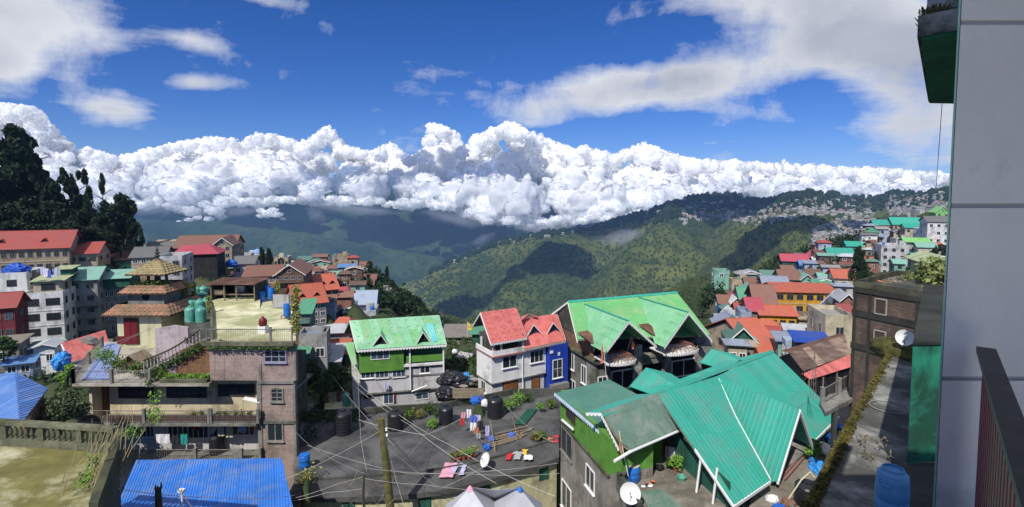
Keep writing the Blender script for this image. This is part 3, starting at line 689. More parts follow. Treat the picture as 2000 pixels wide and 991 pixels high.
def ring_roof(parent, cx, cy, ro, ri, z0, z1, m, nt=10, sq=1., name='roof'):
    """square skirt roof (outer half ro, inner half ri) laid with strips of tiles"""
    rf = MB()
    for sgn in range(4):
        a = sgn * math.pi / 2; c, s = CO(a), S(a)
        def T(x, y, z): return (cx + (c * x - s * y) * 1.0, cy + (s * x + c * y) * sq, z)
        rf.prism([T(-ro, -ro, z0 - .03), T(ro, -ro, z0 - .03), T(ri, -ri, z1 - .03), T(-ri, -ri, z1 - .03)], (0, 0, -.08))
    o = obj(name, rf, DWOOD, parent)
    for sgn in range(4):
        a = sgn * math.pi / 2; c, s = CO(a), S(a)
        def T(x, y, z): return (cx + (c * x - s * y) * 1.0, cy + (s * x + c * y) * sq, z)
        for r_ in range(nt):
            f0, f1 = r_ / nt, (r_ + 1) / nt; h0 = ro + (ri - ro) * f0; h1 = ro + (ri - ro) * f1; za = z0 + (z1 - z0) * f0; zb = z0 + (z1 - z0) * f1
            mb = MB(); k = max(3, int(2 * h0 / .45))
            for q in range(k):
                u0, u1 = -1 + 2 * q / k, -1 + 2 * (q + 1) / k; um = (u0 + u1) / 2
                mb.prism([T(u0 * h0, -h0, za + .01), T(um * h0, -h0, za + .075), T(u1 * h0, -h0, za + .01), T(u1 * h1, -h1, zb - .01), T(um * h1, -h1, zb + .03), T(u0 * h1, -h1, zb - .01)], (0, 0, -.03))
            obj('tile_course', mb, m, o)
    return o
def line_cloth(parent_label, p, wd, h, m, cat='laundry', label=None, tilt=0, name='hanging_cloth', face=(0, -1)):
    mb = MB(); n = 7; vv = []; R_ = random.Random(int(abs(p[0]) * 977) % 999)
    for j in range(5):
        for i in range(n):
            vv.append((wd * i / (n - 1) + R_.uniform(-.02, .02) * (j > 0), .05 * S(i * 1.9 + j * .4) + 0, -h * j / 4 - (.06 * abs(i - 3) / 3 if j == 4 else 0) * (1 if int(p[0]) % 2 else -1)))
    vv += [(x, y + .015, z) for x, y, z in vv]; ff = []
    for j in range(4):
        for i in range(n - 1):
            a = j * n + i; ff.append((a, a + 1, a + n + 1, a + n)); b = a + 5 * n; ff.append((b, b + n, b + n + 1, b + 1))
    mb.add(vv, ff); o = obj(name, mb, m, None, p, math.atan2(face[0], -face[1]) if face != (0, -1) else 0); tag(o, label, cat); return o

# =====================================================================
# brick apartment house, left of centre
# =====================================================================
FB = Frame(160, 895, 37, 580, yaw=0)
hb = FB.thing('brick_house', 'raw brick and plaster house with open verandahs, roof garden and moss-covered top terrace', 'house')
ux = lambda px, yo=0, py=780: FB.uv(px, py, yo)[0]
uz = lambda py, yo=0, px=400: FB.uv(px, py, yo)[1]
X0, X1, XB = ux(160), ux(574), ux(511); XT = ux(412)
zF0, zF1, zF2, zR = uz(896), uz(824), uz(746), uz(668)
BD = 14.
# main brick bay on the right, storey by storey
XK = lambda px: (px - 1000) / 1000 * (37 + BD) - FB.o.x      # the plot tapers towards the back
def tap(mb, xa, xb, z0, z1): mb.prism([(xa, 0, z0), (xb, 0, z0), (XK(569), BD, z0), (XK(569) - (xb - xa), BD, z0)], (0, 0, z1 - z0))
mb = MB(); tap(mb, XB, X1 - .05, -3.2, zF1 - .12); tap(mb, XB, X1 - .05, zF1 + .1, zF2 - .12); tap(mb, XT, X1 + .12, zF2 + .1, zR - .25); obj('brick_wall', mb, BRICK, hb)
mb = MB()
for z in (zF1, zF2): mb.box(XB - .25, X1 + .06, -.12, .4, z - .12, z + .1)
mb.box(XB - .32, XB, -.06, .3, -3, zF2 - .12); mb.box(X1 - .05, X1 + .12, -.06, .3, -3, zF2 - .12); mb.box(X1 + .12, X1 + .24, -.05, .3, zF2 + .1, zR - .25); mb.box(ux(508), ux(513), -.05, .1, zF2 + .1, uz(710))
mb.box(X1 - .15, X1 + .2, -.04, .0, -3, -.1); obj('concrete_frame', mb, CONC, hb)
# lower left: recessed verandahs
RY = 1.3
mb = MB(); mb.box(ux(165), XB - .32, RY, RY + .25, -3, zF1 - .15); obj('back_wall', mb, mat('whitish_plaster', (.50, .48, .45), .9, .1, 1., (.25, .23, .2), .3, .5, .3), hb)
mb = MB(); mb.box(ux(168), XB - .32, RY, RY + .25, zF1 + .05, zF2 - .2); mb.box(ux(168), ux(168) + .2, 0.3, RY, zF1 + .05, zF2 - .2); obj('upper_back_wall', mb, CREAM, hb)
mb = MB(); mb.box(X0 - .3, XB - .25, -.45, RY + 9, zF1 - .15, zF1 + .05); mb.box(X0 + 1, XB - .25, -.3, RY + 9, -.35, -.05); obj('verandah_slab', mb, CONC, hb)
mb = MB(); mb.box(ux(200), XB - .3, RY + .3, 9, -3, zF2 - .3); obj('inner_core', mb, CONCD, hb)
fwin(FB, hb, 232, 300, 752, 778, RY, nx=4, nz=2, fm=DWOOD, sill=False); fwin(FB, hb, 326, 404, 752, 777, RY, nx=5, nz=1, fm=DWOOD, sill=False); fwin(FB, hb, 426, 498, 750, 774, RY, nx=4, nz=1, fm=DWOOD, sill=False)
def door(F, parent, px0, px1, py0, py1, yo=0., m=BWOOD, leafs=1):
    x0, x1 = F.uv(px0, py1, yo)[0], F.uv(px1, py1, yo)[0]; z1 = F.uv(px0, py0, yo)[1]; z0 = F.uv(px0, py1, yo)[1]; mb = MB(); mb.box(x0 - .08, x1 + .08, yo - .05, yo, z0, z1 + .08)
    d = obj('door_frame', mb, DWOOD, parent)
    for i in range(leafs):
        a = x0 + (x1 - x0) * i / leafs + .015; b = x0 + (x1 - x0) * (i + 1) / leafs - .015; q = MB(); q.box(a, b, yo - .09, yo - .052, z0 + .02, z1)
        h = (z1 - z0) / 3
        for j in range(3): q.box(a + .08, b - .08, yo - .105, yo - .09, z0 + j * h + .1, z0 + (j + 1) * h - .04)
        obj('door', q, m, d)
door(FB, hb, 188, 213, 755, 808, RY)
fwin(FB, hb, 256, 302, 832, 854, RY, nx=6, nz=1, fm=WHITEC, sill=False, fw=.05); fwin(FB, hb, 328, 408, 832, 856, RY, nx=8, fm=WHITEC, sill=False, fw=.05); fwin(FB, hb, 422, 498, 828, 850, RY, nx=7, fm=WHITEC, sill=False, fw=.05)
fwin(FB, hb, 516, 560, 674, 708, 0, nx=3, nz=3, fm=mat('lilac_grey_frame', (.25, .25, .32), .7), fw=.09); fwin(FB, hb, 529, 554, 758, 785, 0, nx=2, nz=3, fm=CONC, fw=.1); fwin(FB, hb, 522, 554, 826, 862, 0, nx=2, nz=1, fm=CONC, fw=.1)
# balustrades
mb = MB()
def rl(px0, px1, z, h, posts, parent=hb, y=-.38, net=None, **k): railing(parent, (ux(px0), y, z), (ux(px1), y, z), h, posts, net=net, **k)
NETM = mat('brown_netting', (.10, .06, .05), .95, .3, 8.)
rl(162, 413, zF1 + .05, .98, 3, net=NETM); rl(417, 508, zF1 + .05, .98, 2, net=mat('plant_netting', (.08, .05, .045), .95, .3, 8.))
rl(256, 508, -.05, .85, 3, y=-.25)
mb = MB(); mb.box(ux(456), ux(476), -.5, -.3, -.05, .95); obj('pier', mb, CONC, hb)
# roof garden terrace on the left (top of storey two)
zG = zF2
P = lambda px, py, z: (*FB.flat(px, py, z), z)
slab(hb, [(ux(150), -.35, zG), (XT + .1, -.35, zG), (XT + .1, 10.5, zG), P(338, 668, zG), P(232, 668, zG), P(196, 668, zG)], .22, mat('pale_terrace_floor', (.42, .39, .33), .95, .2, 1., (.2, .17, .12), .4, .6), 'terrace_floor')
railing(hb, (ux(152), -.28, zG), (ux(300), -.28, zG), .95, 3, pm=CONC)
railing(hb, (ux(152), -.28, zG), P(200, 680, zG), .95, 3, pm=CONC)
# orange brick wall under the stair, moss bed
mb = MB(); za = uz(738, 1.); mb.prism([(ux(300, 1.), 1., zG), (XT, 1., zG), (XT, 1., uz(668, 1.)), (ux(390, 1.), 1., uz(670, 1.)), (ux(345, 1.), 1., uz(690, 1.)), (ux(318, 1.), 1., uz(712, 1.))], (0, .25, 0)); obj('stair_wall', mb, ORBR, hb)
mb = MB(); mb.box(ux(318), XT - .1, -.3, .9, zG, zG + .25); obj('planting_bed', mb, MOSSY, hb)
mb = MB(); st0, st1 = P(285, 712, zG), P(392, 664, zG + 1.5)
a0 = Vector((ux(284, .7), .7, uz(704, .7))); a1 = Vector((ux(395, 1.2), 1.2, uz(645, 1.2)))
mb = MB()
for i in range(9): c = a0 + (a1 - a0) * (i / 9); d = (a1 - a0) / 9; mb.box(c.x, c.x + d.x, c.y + .15, c.y + 1.6, zG, c.z - .75)
obj('stair_steps', mb, CONC, hb)
mb = MB(); mb.prism([(a0.x, .75, zG), (a1.x, 1.2, zG), (a1.x, 1.2, a1.z - .95), (a0.x, .75, a0.z - .85)], (0, .16, 0)); obj('stair_string', mb, mat('mauve_grey_plaster', (.45, .37, .38), .9, .15, 1., (.2, .15, .12), .4, .6, .3), hb)
bal = baluster_mesh(.72, .065, mat('mauve_baluster', (.42, .35, .36), .9, .2, 3.))
pts = []
for i in range(17):
    c = a0 + (a1 - a0) * (i / 16); c.z -= .25 * S(math.pi * i / 16); pts.append(c); link('baluster', bal, hb, (c.x, c.y, c.z - .8))
mb = MB(); mb.tube(pts, .07, 6); obj('handrail', mb, DWOOD, hb)
mb = MB(); mb.prism([(ux(308, 3), 3., zG), (ux(372, 3), 3, zG), (ux(372, 3), 3, uz(640, 3)), (ux(345, 3), 3, uz(636, 3)), (ux(308, 3), 3, uz(642, 3))], (0, .2, 0)); obj('parapet_wall', mb, mat('pinkish_plaster', (.48, .40, .40), .9, .1, 1., (.2, .16, .14), .3, .6, .4), hb)
# top terrace (lichen) with kerb
zT = zR
top = [P(411, 664, zT), P(578, 660, zT), P(572, 604, zT), P(540, 583, zT), P(412, 583, zT)]
slab(hb, top, .22, MOSSROOF, 'top_terrace_floor')
mb = MB(); mb.box(XT - .3, X1 + .25, -.35, .0, zT - .3, zT - .1); mb.box(XT - .3, X1 + .25, -.42, -.3, zT - .2, zT + .08); obj('terrace_kerb', mb, MOSSY, hb)
mb = MB(); mb.prism([P(360, 664, zT - .5), P(411, 664, zT - .5), P(411, 600, zT - .5), P(362, 600, zT - .5)], (0, 0, -.3)); obj('tank_platform', mb, CONCD, hb)
mb = MB(); q0, q1 = Vector(P(411, 664, zT)), Vector(P(411, 583, zT)); mb.prism([q0, q1, q1 + Vector((.2, 0, 0)), q0 + Vector((.2, 0, 0))], (0, 0, .35)); obj('side_kerb', mb, MOSSY, hb)
railing(hb, (ux(413), -.3, zT), (ux(535), -.3, zT), 1.05, 2, pm=METAL, ps=.04); railing(hb, (ux(537), -.3, zT), (ux(577), -.3, zT), 1.05, 2, pm=METAL, ps=.04)
# mid step slab and store shed on it
zS = zT + .35
slab(hb, [P(412, 607, zT + .02), P(508, 603, zT + .02), P(508, 582, zT + .4), P(414, 584, zT + .4)], .3, MOSSROOF, 'raised_floor')
sh = thing('roof_shed', 'open dark store shed with rusty sheet roof standing on the moss-covered terrace', 'shed', FB.world(*P(412, 586, zT + .4)[:2], zT + .2))
sw = 4.4; sd = 2.6; shh = 1.75
mb = MB(); mb.box(0, sw, sd - .1, sd, 0, shh); mb.box(0, .1, 0, sd, 0, shh); mb.box(sw - .1, sw, 0, sd, 0, shh); obj('wall', mb, CONCD, sh)
for x in (0, 1.3, 2.5, sw - .1): mb = MB(); mb.box(x, x + .1, -.05, .07, 0, shh); obj('post', mb, TIMBER, sh)
mb = MB(); mb.box(.1, sw - .1, .3, sd - .2, .62, .7); mb.box(.1, 1.3, .25, .35, .7, 1.2); obj('shelf', mb, TIMBER, sh)
mb = MB(); mb.prism([(-.2, -.3, shh), (sw + .2, -.3, shh), (sw + .2, sd + .2, shh + .15), (-.2, sd + .2, shh + .15)], (0, 0, .06)); obj('roof', mb, RUST, sh)
sheets(sh, [(-.2, -.3, shh + .07), (sw + .2, -.3, shh + .07), (sw + .2, sd + .2, shh + .22), (-.2, sd + .2, shh + .22)], RUST, (0, -1, -.05), .9, .2)
def onT(px, py, z=None): z = zT if z is None else z; x, y = FB.flat(px, py, z); return FB.world(x, y, z)
cb_ = thing('steel_cabinet', 'white steel cabinet with a dark base in front of the open roof shed', 'cabinet', onT(468, 580, zT + .4)); mb = MB(); mb.box(-.45, .45, 0, .5, .35, 1.1); obj('body', mb, WHITEC, cb_)
mb = MB(); mb.box(-.43, .43, .02, .48, 0, .35); obj('base', mb, CLOTH['blue'], cb_); mb = MB(); mb.box(-.01, .01, -.015, 0, .4, 1.05); mb.box(.05, .08, -.03, 0, .65, .8); obj('handle', mb, METAL, cb_)
# kit on the terraces
G = [(372, 628, 'first'), (392, 629, '')]
k = 0
GL = ['front left green water tank of the cluster beside the terrace', 'front right green water tank of the cluster beside the terrace', 'second-row left green water tank with a whitish top', 'second-row middle green water tank with a whitish top', 'green water tank at the right edge of the cluster, second row',
      'third-row left green water tank partly hidden by the tanks before it', 'third-row right green water tank partly hidden by the tanks before it', 'green water tank at the very back of the cluster, left', 'green water tank at the very back of the cluster, right']
for (px, py) in [(372, 628), (393, 629), (374, 612), (391, 612), (402, 610), (378, 597), (396, 596), (384, 584), (398, 583)]:
    tank(GL[k], onT(px, py, zT - .5), .44, 1.35, GRNP, 'green water tanks beside the roof terrace'); k += 1
BL = ['squat blue barrel standing alone nearest the lichen terrace middle', 'tall blue barrel furthest back in the group of blue roof barrels', 'blue barrel in the middle of the group beside the creeper', 'blue barrel on a dark stand, right in the barrel group', 'blue barrel by the right end railing of the top terrace']
for i, (px, py, z) in enumerate([(512, 594, 0), (520, 578, .5), (523, 584, .35), (530, 588, .5), (561, 622, .35)]): barrel(BL[i], onT(px, py - 4, zT + z), .3, 1.05, BLUEP, 'blue barrels on the roof terrace')
bs_ = thing('wooden_stand', 'dark wooden stand carrying a blue barrel by the terrace end', 'stand', onT(561, 622)); mb = MB(); mb.box(-.4, .4, -.4, .4, .27, .33); [mb.box(a - .04, a + .04, b - .04, b + .04, 0, .27) for a in (-.35, .35) for b in (-.35, .35)]; obj('frame', mb, TIMBER, bs_)
pn = thing('screen_panel', 'grey weathered sheet panel propped upright on the top terrace', 'panel', onT(549, 603)); mb = MB(); mb.box(-.75, .75, 0, .05, .1, 1.35); obj('sheet', mb, GREYP, pn); mb = MB(); mb.box(-.78, -.7, .05, .1, 0, 1.4); mb.box(.7, .78, .05, .1, 0, 1.4); obj('post', mb, TIMBER, pn)
gp = thing('gas_cylinder', 'dark red gas cylinder on a white pedestal at the terrace edge', 'gas cylinder', onT(514, 650)); mb = MB(); mb.box(-.3, .3, -.3, .3, 0, .55); obj('pedestal', mb, WHITE, gp)
mb = MB(); mb.lathe([(.26, .55), (.3, .65), (.3, .95), (.24, 1.1), (.1, 1.18), (.09, 1.28), (.05, 1.3)], 16); obj('cylinder', mb, REDW, gp, smooth=True)
# pillars of creeper
def creeper(label, p, h, r, m, n=500, seed=1, sz=.11):
    t = thing('creeper', label, 'creeper', p); mb = MB(); mb.tube([(0, 0, 0), (.05, 0, h * .5), (0, 0, h * .95)], .06, 5); obj('post', mb, TIMBER, t)
    leaves('foliage', [(rnd.uniform(-r, r) * .4, 0, h * i / 10) for i in range(1, 11)], r, n, sz, m, t, seed=seed); return t
creeper('tall yellow-green creeper column behind the green tanks, left one', onT(367, 600, zT), 2.3, .34, YCREEP, 500, 2); creeper('thinner yellow-green creeper column right beside the taller one', onT(380, 592, zT), 2.0, .25, YCREEP, 380, 3)
creeper('overgrown corner pillar of yellow-green creeper at the right end of the terrace', onT(578, 655, zT), 3.6, .38, YCREEP, 1000, 4); creeper('leafy climber on stakes behind the blue barrels', onT(541, 592, zT), 1.9, .42, YCREEP, 420, 6)
creeper('short yellowish creeper at the right side of the green tanks', onT(407, 612, zT), 1.5, .2, YCREEP, 220, 8)
# plants of the roof garden
for i, (px, py, r, h, m, lab) in enumerate([(205, 715, .8, 1.3, BLEAF, 'bright feathery shrub at the left of the roof garden'), (232, 728, .8, 1., CREEP, 'spreading shrub before the little gabled hut in the roof garden'), (270, 735, .7, .9, CREEP, 'low shrub spilling over the roof garden railing'),
        (300, 728, .8, 1.3, MLEAF, 'dark bushy shrub beside the foot of the stair'), (312, 742, .6, .8, CREEP, 'trailing plant hanging at the end of the garden railing'), (292, 672, .9, 1.1, MLEAF, 'row of dark potted greenery beside the maroon door')]):
    x, y = FB.flat(px, py, zG); plant(lab, FB.world(x, max(y, -.1), zG), h, r, m, n=420, size=.1)
leaves('moss_bed', [(ux(q), .25, zG + .35) for q in range(322, 410, 8)], .35, 900, .09, BLEAF, None, FB.o, 3, .5)
tag(bpy.data.objects['moss_bed'], 'strip of bright green plants growing along the ledge under the brick stair wall', kind='stuff')
leaves('hanging_creeper', [(ux(q, .9), .85, uz(735 - (q - 290) * .55, .9)) for q in range(285, 400, 6)] + [(ux(300), -.4, zG + .1), (ux(290), .2, zG + .6)], .38, 1500, .1, MLEAF, None, FB.o, 5)
tag(bpy.data.objects['hanging_creeper'], 'dark creeper draped down under the balustraded stair', kind='stuff')
leaves('ledge_creeper', [(ux(q), -.35, zT - .35) for q in range(418, 575, 7)], .18, 700, .08, CREEP, None, FB.o, 6); tag(bpy.data.objects['ledge_creeper'], 'fringe of weeds along the edge of the top terrace', kind='stuff')
# little gabled hut in the garden
hu = thing('garden_hut', 'small gabled timber hut among the roof garden shrubs', 'hut', FB.world(*FB.flat(256, 722, zG), zG)); mb = MB(); mb.box(-.9, .9, 0, 1.3, 0, .5); obj('wall', mb, TIMBER, hu)
for s_ in (-1, 1): sheets(hu, [(s_ * 1.15, -.25, .3), (s_ * 1.15, 1.5, .3), (0, 1.5, 1.15), (0, -.25, 1.15)], TIMBER, (s_, 0, -.7), .4, .2, name='roof_board')
mb = MB(); mb.prism([(-.9, .02, .5), (.9, .02, .5), (0, .02, 1.08)], (0, .05, 0)); obj('gable', mb, DWOOD, hu)
# verandah clutter
def cl(px, py, wpx, hpx, m, lab, yo=.3): p = FB.pt(px, py, yo); line_cloth('', FB.world(*p), wpx * .0375, hpx * .0375, m, label=lab)
cl(304, 848, 28, 20, CLOTH['white'], 'pinkish white towel hanging at the left end of the lower verandah'); cl(352, 848, 14, 22, CLOTH['teal'], 'teal shirt hanging on the lower verandah'); cl(335, 850, 14, 18, CLOTH['dark'], 'dark garment hanging between the towel and the teal shirt')
cl(424, 832, 14, 22, CLOTH['cream'], 'cream cloth hanging mid lower verandah', .4); cl(440, 833, 14, 22, CLOTH['cream'], 'second cream cloth hanging beside the first on the lower verandah', .5); cl(465, 832, 16, 14, CLOTH['lilac'], 'pale lilac cloth at the right of the lower verandah', .4); cl(486, 826, 7, 14, CLOTH['red'], 'red garment hanging near the right end of the lower verandah', .5)
cl(372, 828, 8, 12, CLOTH['red'], 'small red garment hanging under the upper slab', .6); cl(384, 828, 6, 13, CLOTH['maroon'], 'maroon garment hanging under the upper slab', .6)
x = ux(420, .9); tank('small black water tank standing on the lower verandah', FB.world(x, .9, -.05), .52, 1.55)
for i, (px, lab) in enumerate([(425, 'reddish potted plant first on the upper verandah shelf'), (440, 'potted plant second along the upper verandah rail'), (456, 'potted plant with yellow leaves mid upper verandah rail'), (472, 'bushy potted plant near the right end of the upper verandah'), (488, 'last potted plant at the right end of the upper verandah'), (376, 'potted plant left of the middle post of the upper verandah'), (392, 'potted plant beside the middle post of the upper verandah')]):
    plant(lab, FB.world(ux(px), .1, zF1 + .05), .45, .3, [CREEP, CACTUS][i % 2], mat('clay_pot', (.3, .1, .06)), 110, size=.08)
mb = MB(); mb.prism([(ux(475), -.1, uz(780)), (ux(508), -.1, uz(787)), (ux(508), .3, uz(786)), (ux(475), .3, uz(779))], (0, 0, .05)); o = obj('awning_board', mb, WHITE, hb)

# ---------------- pagoda on the roof garden ----------------
pg0 = W(283, 672, 45.5)
pg = thing('pagoda_pavilion', 'stepped pavilion with tiled skirt roofs, maroon door and pyramid top', 'pavilion', pg0)
mpp = .0455   # metres per pixel there
H_ = lambda py, yo=0: (py - 385) / 1000 * (45.5 + yo) * -1 - pg0.z
xw0, xw1 = (230 - 283) * mpp, (324 - 283) * mpp; ph = H_(617)
mb = MB(); mb.box(xw0, xw1 - .3, 0, 4.2, -.5, ph + .1); obj('wall', mb, PALEY, pg)
mb = MB(); mb.box(xw0 - .05, xw0 + .55, -.05, 0.0, 0, .7); obj('red_dado', mb, REDW, pg)
mb = MB(); mb.box((244 - 283) * mpp, (273 - 283) * mpp, -.1, 0, 0, H_(624)); dr = obj('door_frame', mb, DWOOD, pg)
for i in range(2):
    a = (245.5 + i * 13.2 - 283) * mpp; mb = MB(); mb.box(a, a + 12.4 * mpp, -.14, -.1, .03, H_(627)); [mb.box(a + .07, a + 12.4 * mpp - .07, -.155, -.14, .12 + j * .62, .6 + j * .62) for j in range(3)]; obj('door', mb, REDW, dr)
cy_ = 2.4; cx_ = (277 - 283) * mpp
ring_roof(pg, cx_, cy_, 3.05, 2.25, H_(616), H_(594, .8), TILE, 3)
mb = MB(); mb.box(cx_ - 2.35, cx_ + 2.35, cy_ - 2.35, cy_ + 2.35, ph, H_(602)); obj('deck', mb, CONCD, pg); mb = MB(); mb.box(cx_ - 1.65, cx_ + 1.65, cy_ - 1.65, cy_ + 1.65, ph, H_(572, .4)); obj('upper_wall', mb, mat('grey_weathered_wall', (.26, .25, .22), .9, .2, 1., (.1, .1, .08), .4, .6, .4), pg)
mb = MB(); mb.cyl((0, 0), .32, 0, .1, 12); o = obj('arched_vent', mb, DARK, pg, (cx_, cy_ - 1.63, H_(585))); o.rotation_euler = (R(90), 0, 0)
ring_roof(pg, cx_, cy_, 2.2, 1.6, H_(576), H_(560, .6), TILE, 3, name='middle_roof')
mb = MB(); mb.box(cx_ - 1.65, cx_ + 1.65, cy_ - 1.65, cy_ + 1.65, H_(574), H_(565)); obj('top_floor', mb, CONCD, pg)
for a in (-1, 1):
    for b in (-1, 1): mb = MB(); mb.box(cx_ + a * .5 - .09, cx_ + a * .5 + .09, cy_ + b * .5 - .09, cy_ + b * .5 + .09, H_(566), H_(533)); obj('post', mb, DWOOD, pg)
ring_roof(pg, cx_ + .05, cy_, 1.8, .1, H_(540), H_(509, 1.5), STRAW, 7, name='pyramid_roof')
mb = MB(); z = H_(511, 1.5); mb.lathe([(.22, z), (.22, z + .12), (.1, z + .2), (.26, z + .36), (.26, z + .42), (.1, z + .52), (.2, z + .66), (.2, z + .72), (.08, z + .82), (.15, z + .95), (.05, z + 1.1), (.03, z + 1.5), (.005, z + 1.55)], 12, (cx_ + .05, cy_)); obj('finial', mb, CONCD, pg)
leaves('roof_weeds', [(cx_ + rnd.uniform(-1.2, 1.6), cy_ + rnd.uniform(-1.4, -.6), H_(562) + .1) for _ in range(12)], .35, 700, .09, CREEP, pg, seed=9)['kind'] = 'stuff'

# =====================================================================
# bottom-left: mossy roof with balustrade, blue roof, blue roof house
# =====================================================================
zt = (385 - 872) * 22 / 1000
tl = thing('mossy_roof_terrace', 'flat olive moss-stained concrete roof with old balustrade in the near left corner', 'roof terrace', (0, 0, 0))
A = [WZ(-60, 868, zt), WZ(232, 884, zt), WZ(180, 1040, zt), WZ(-60, 1040, zt)]
slab(tl, A, .3, OLIVE, 'roof_floor'); slab(tl, [a + Vector((0, 0, -.31)) for a in A], 9, CONCD, 'house_wall')
b0, b1 = WZ(-60, 866, zt), WZ(224, 886, zt); d = (b1 - b0); n_ = 27
mb = MB(); nn_ = Vector((-d.y, d.x, 0)).normalized(); mb.prism([b0, b1, b1 + nn_ * .25, b0 + nn_ * .25], (0, 0, .32)); obj('parapet', mb, MOSSY, tl)
mb = MB(); mb.prism([b0 + nn_ * -.05 + Vector((0, 0, .92)), b1 + nn_ * -.05 + Vector((0, 0, .92)), b1 + nn_ * .3 + Vector((0, 0, .92)), b0 + nn_ * .3 + Vector((0, 0, .92))], (0, 0, .14)); obj('coping', mb, MOSSY, tl)
bm_ = baluster_mesh(.6, .085, MOSSY)
for i in range(n_):
    c = b0 + d * ((i + .5) / n_) + nn_ * .12
    if i % 7 == 6: mb = MB(); mb.box(-.12, .12, -.12, .12, 0, .6); obj('pier', mb, MOSSY, tl, c + Vector((0, 0, .32)))
    else: link('baluster', bm_, tl, c + Vector((0, 0, .32)))
r0, r1 = WZ(232, 884, zt), WZ(176, 1045, zt); mb = MB(); mb.prism([r0, r1, r1 + Vector((.3, 0, 0)), r0 + Vector((.3, 0, 0))], (0, 0, 1.05)); obj('side_parapet', mb, mat('blackened_wall', (.05, .052, .035), .95, .4, 1.5, (.10, .11, .05), .4, .7), tl)
# dry creepers at the terrace corner
dc = thing('dry_creeper', 'tangle of dry creeper stalks with a few green leaves at the mossy roof corner', 'creeper', WZ(215, 930, zt)); mb = MB(); R_ = random.Random(4)
for i in range(46):
    a = Vector((R_.uniform(-1.0, .5), R_.uniform(-1.6, 1.0), 0)); b = a + Vector((R_.uniform(-.1, .7), R_.uniform(.1, .9), R_.uniform(.8, 2.3))); mb.tube([a, (a + b) / 2 + Vector((R_.uniform(-.2, .2), 0, .1)), b], .014, 3)
obj('stalks', mb, DRY, dc); leaves('foliage', [(-.2, -.8, .5), (-.1, -.5, .9), (.9, 1.2, 2.2), (1., 1.3, 2.6), (1.0, 1.2, 1.8), (-.2, -1., .3), (.5, .6, 1.5)], .32, 500, .07, BLEAF, dc, seed=2)
# big blue corrugated roof, foreground
br = thing('blue_roof', 'bright blue corrugated metal roof in the foreground below the brick house', 'roof', W(265, 897, 31)); o_ = br.location.copy()
zb = o_.z; Q = [WZ(228, 1050, zb - .55), WZ(590, 1050, zb - .55), WZ(550, 896, zb), WZ(266, 899, zb)]
Q[0] = WZ(215, 1020, zb - .5); Q[1] = WZ(579, 1020, zb - .5)
Q = [q - o_ for q in Q]; slab(br, [q + Vector((0, 0, -.03)) for q in Q], .08, TIMBER, 'roof_frame'); sheets(br, Q, BLUER, Q[0] - Q[3], .98, .14, .03, rows=1, tilt=.003)
cxm = (Q[0] + Q[1] + Q[2] + Q[3]) / 4; slab(br, [(q - cxm) * .9 + cxm + Vector((0, 0, -.15)) for q in Q], 6, CONCD, 'wall')
# stump pole and white capped post over the blue roof
sp0 = W(311, 1010, 20); t = thing('broken_post', 'dark splintered timber post rising in front of the blue roof', 'post', sp0); mb = MB(); mb.lathe([(.12, 0), (.13, .5), (.11, 1.2)], 9); [mb.prism([(CO(a) * .11 - .02, S(a) * .11, 1.18), (CO(a) * .11 + .04, S(a) * .11, 1.18), (CO(a) * .1, S(a) * .1, 1.28 + .12 * (i % 2))], (.02, .03, 0)) for i, a in enumerate((0, 1.2, 2.5, 3.8, 5))]; obj('post', mb, mat('rotten_wood', (.06, .05, .03), .95, .4, 6.), t)
sp0 = W(357, 1015, 20); t = thing('capped_post', 'thin white post with a white box cap in front of the blue roof', 'post', sp0); mb = MB(); mb.tube([(0, 0, 0), (0, 0, 1.15)], .035, 6); obj('post', mb, WHITE, t); mb = MB(); mb.box(-.11, .11, -.08, .08, 1.15, 1.27); obj('cap', mb, WHITEC, t)
mb = MB(); mb.tube([W(342, 948, 19.8), W(385, 1005, 19.8)], .022, 4); tag(obj('metal_rod', mb, METAL), 'dark metal rod leaning across the white capped post', 'rod')
# blue roof house, far left
bh = thing('blue_roof_house', 'low timber house with a pale blue sheet roof at the left edge', 'house', W(0, 832, 29)); o_ = bh.location.copy(); zb = o_.z
Q = [WZ(-90, 836, zb) - o_, WZ(38, 832, zb) - o_, WZ(93, 760, zb + .2) - o_, WZ(30, 728, zb + 1.25) - o_, WZ(-90, 740, zb + 1.25) - o_]
slab(bh, [q + Vector((0, 0, -.04)) for q in Q[:2] + [Q[2], Q[3], Q[4]]], .08, TIMBER, 'roof')
sheets(bh, [Q[0], Q[1], Q[3], Q[4]], BLUE2, (0, -1, -.2), .9, .2, rows=5); sheets(bh, [Q[1], Q[2], Q[3]], BLUE2, (0, -1, -.2), .9, .2, rows=4)
w0, w1 = WZ(45, 834, zb) - o_, WZ(88, 764, zb + .1) - o_; mb = MB(); mb.prism([w0 + Vector((0, .1, -.1)), w1 + Vector((0, -.1, -.1)), w1 + Vector((0, 0, -2.6)), w0 + Vector((0, 0, -2.6))], (-.15, 0, 0)); obj('wall', mb, mat('brown_board_wall', (.20, .12, .085), .9, .25, 2., (.09, .05, .03), .4, .8), bh)
mb = MB(); c = (w0 + w1) / 2; mb.box(c.x - .02, c.x + .12, c.y - .5, c.y + .3, -2.2, -.6); obj('opening', mb, DARK, bh)
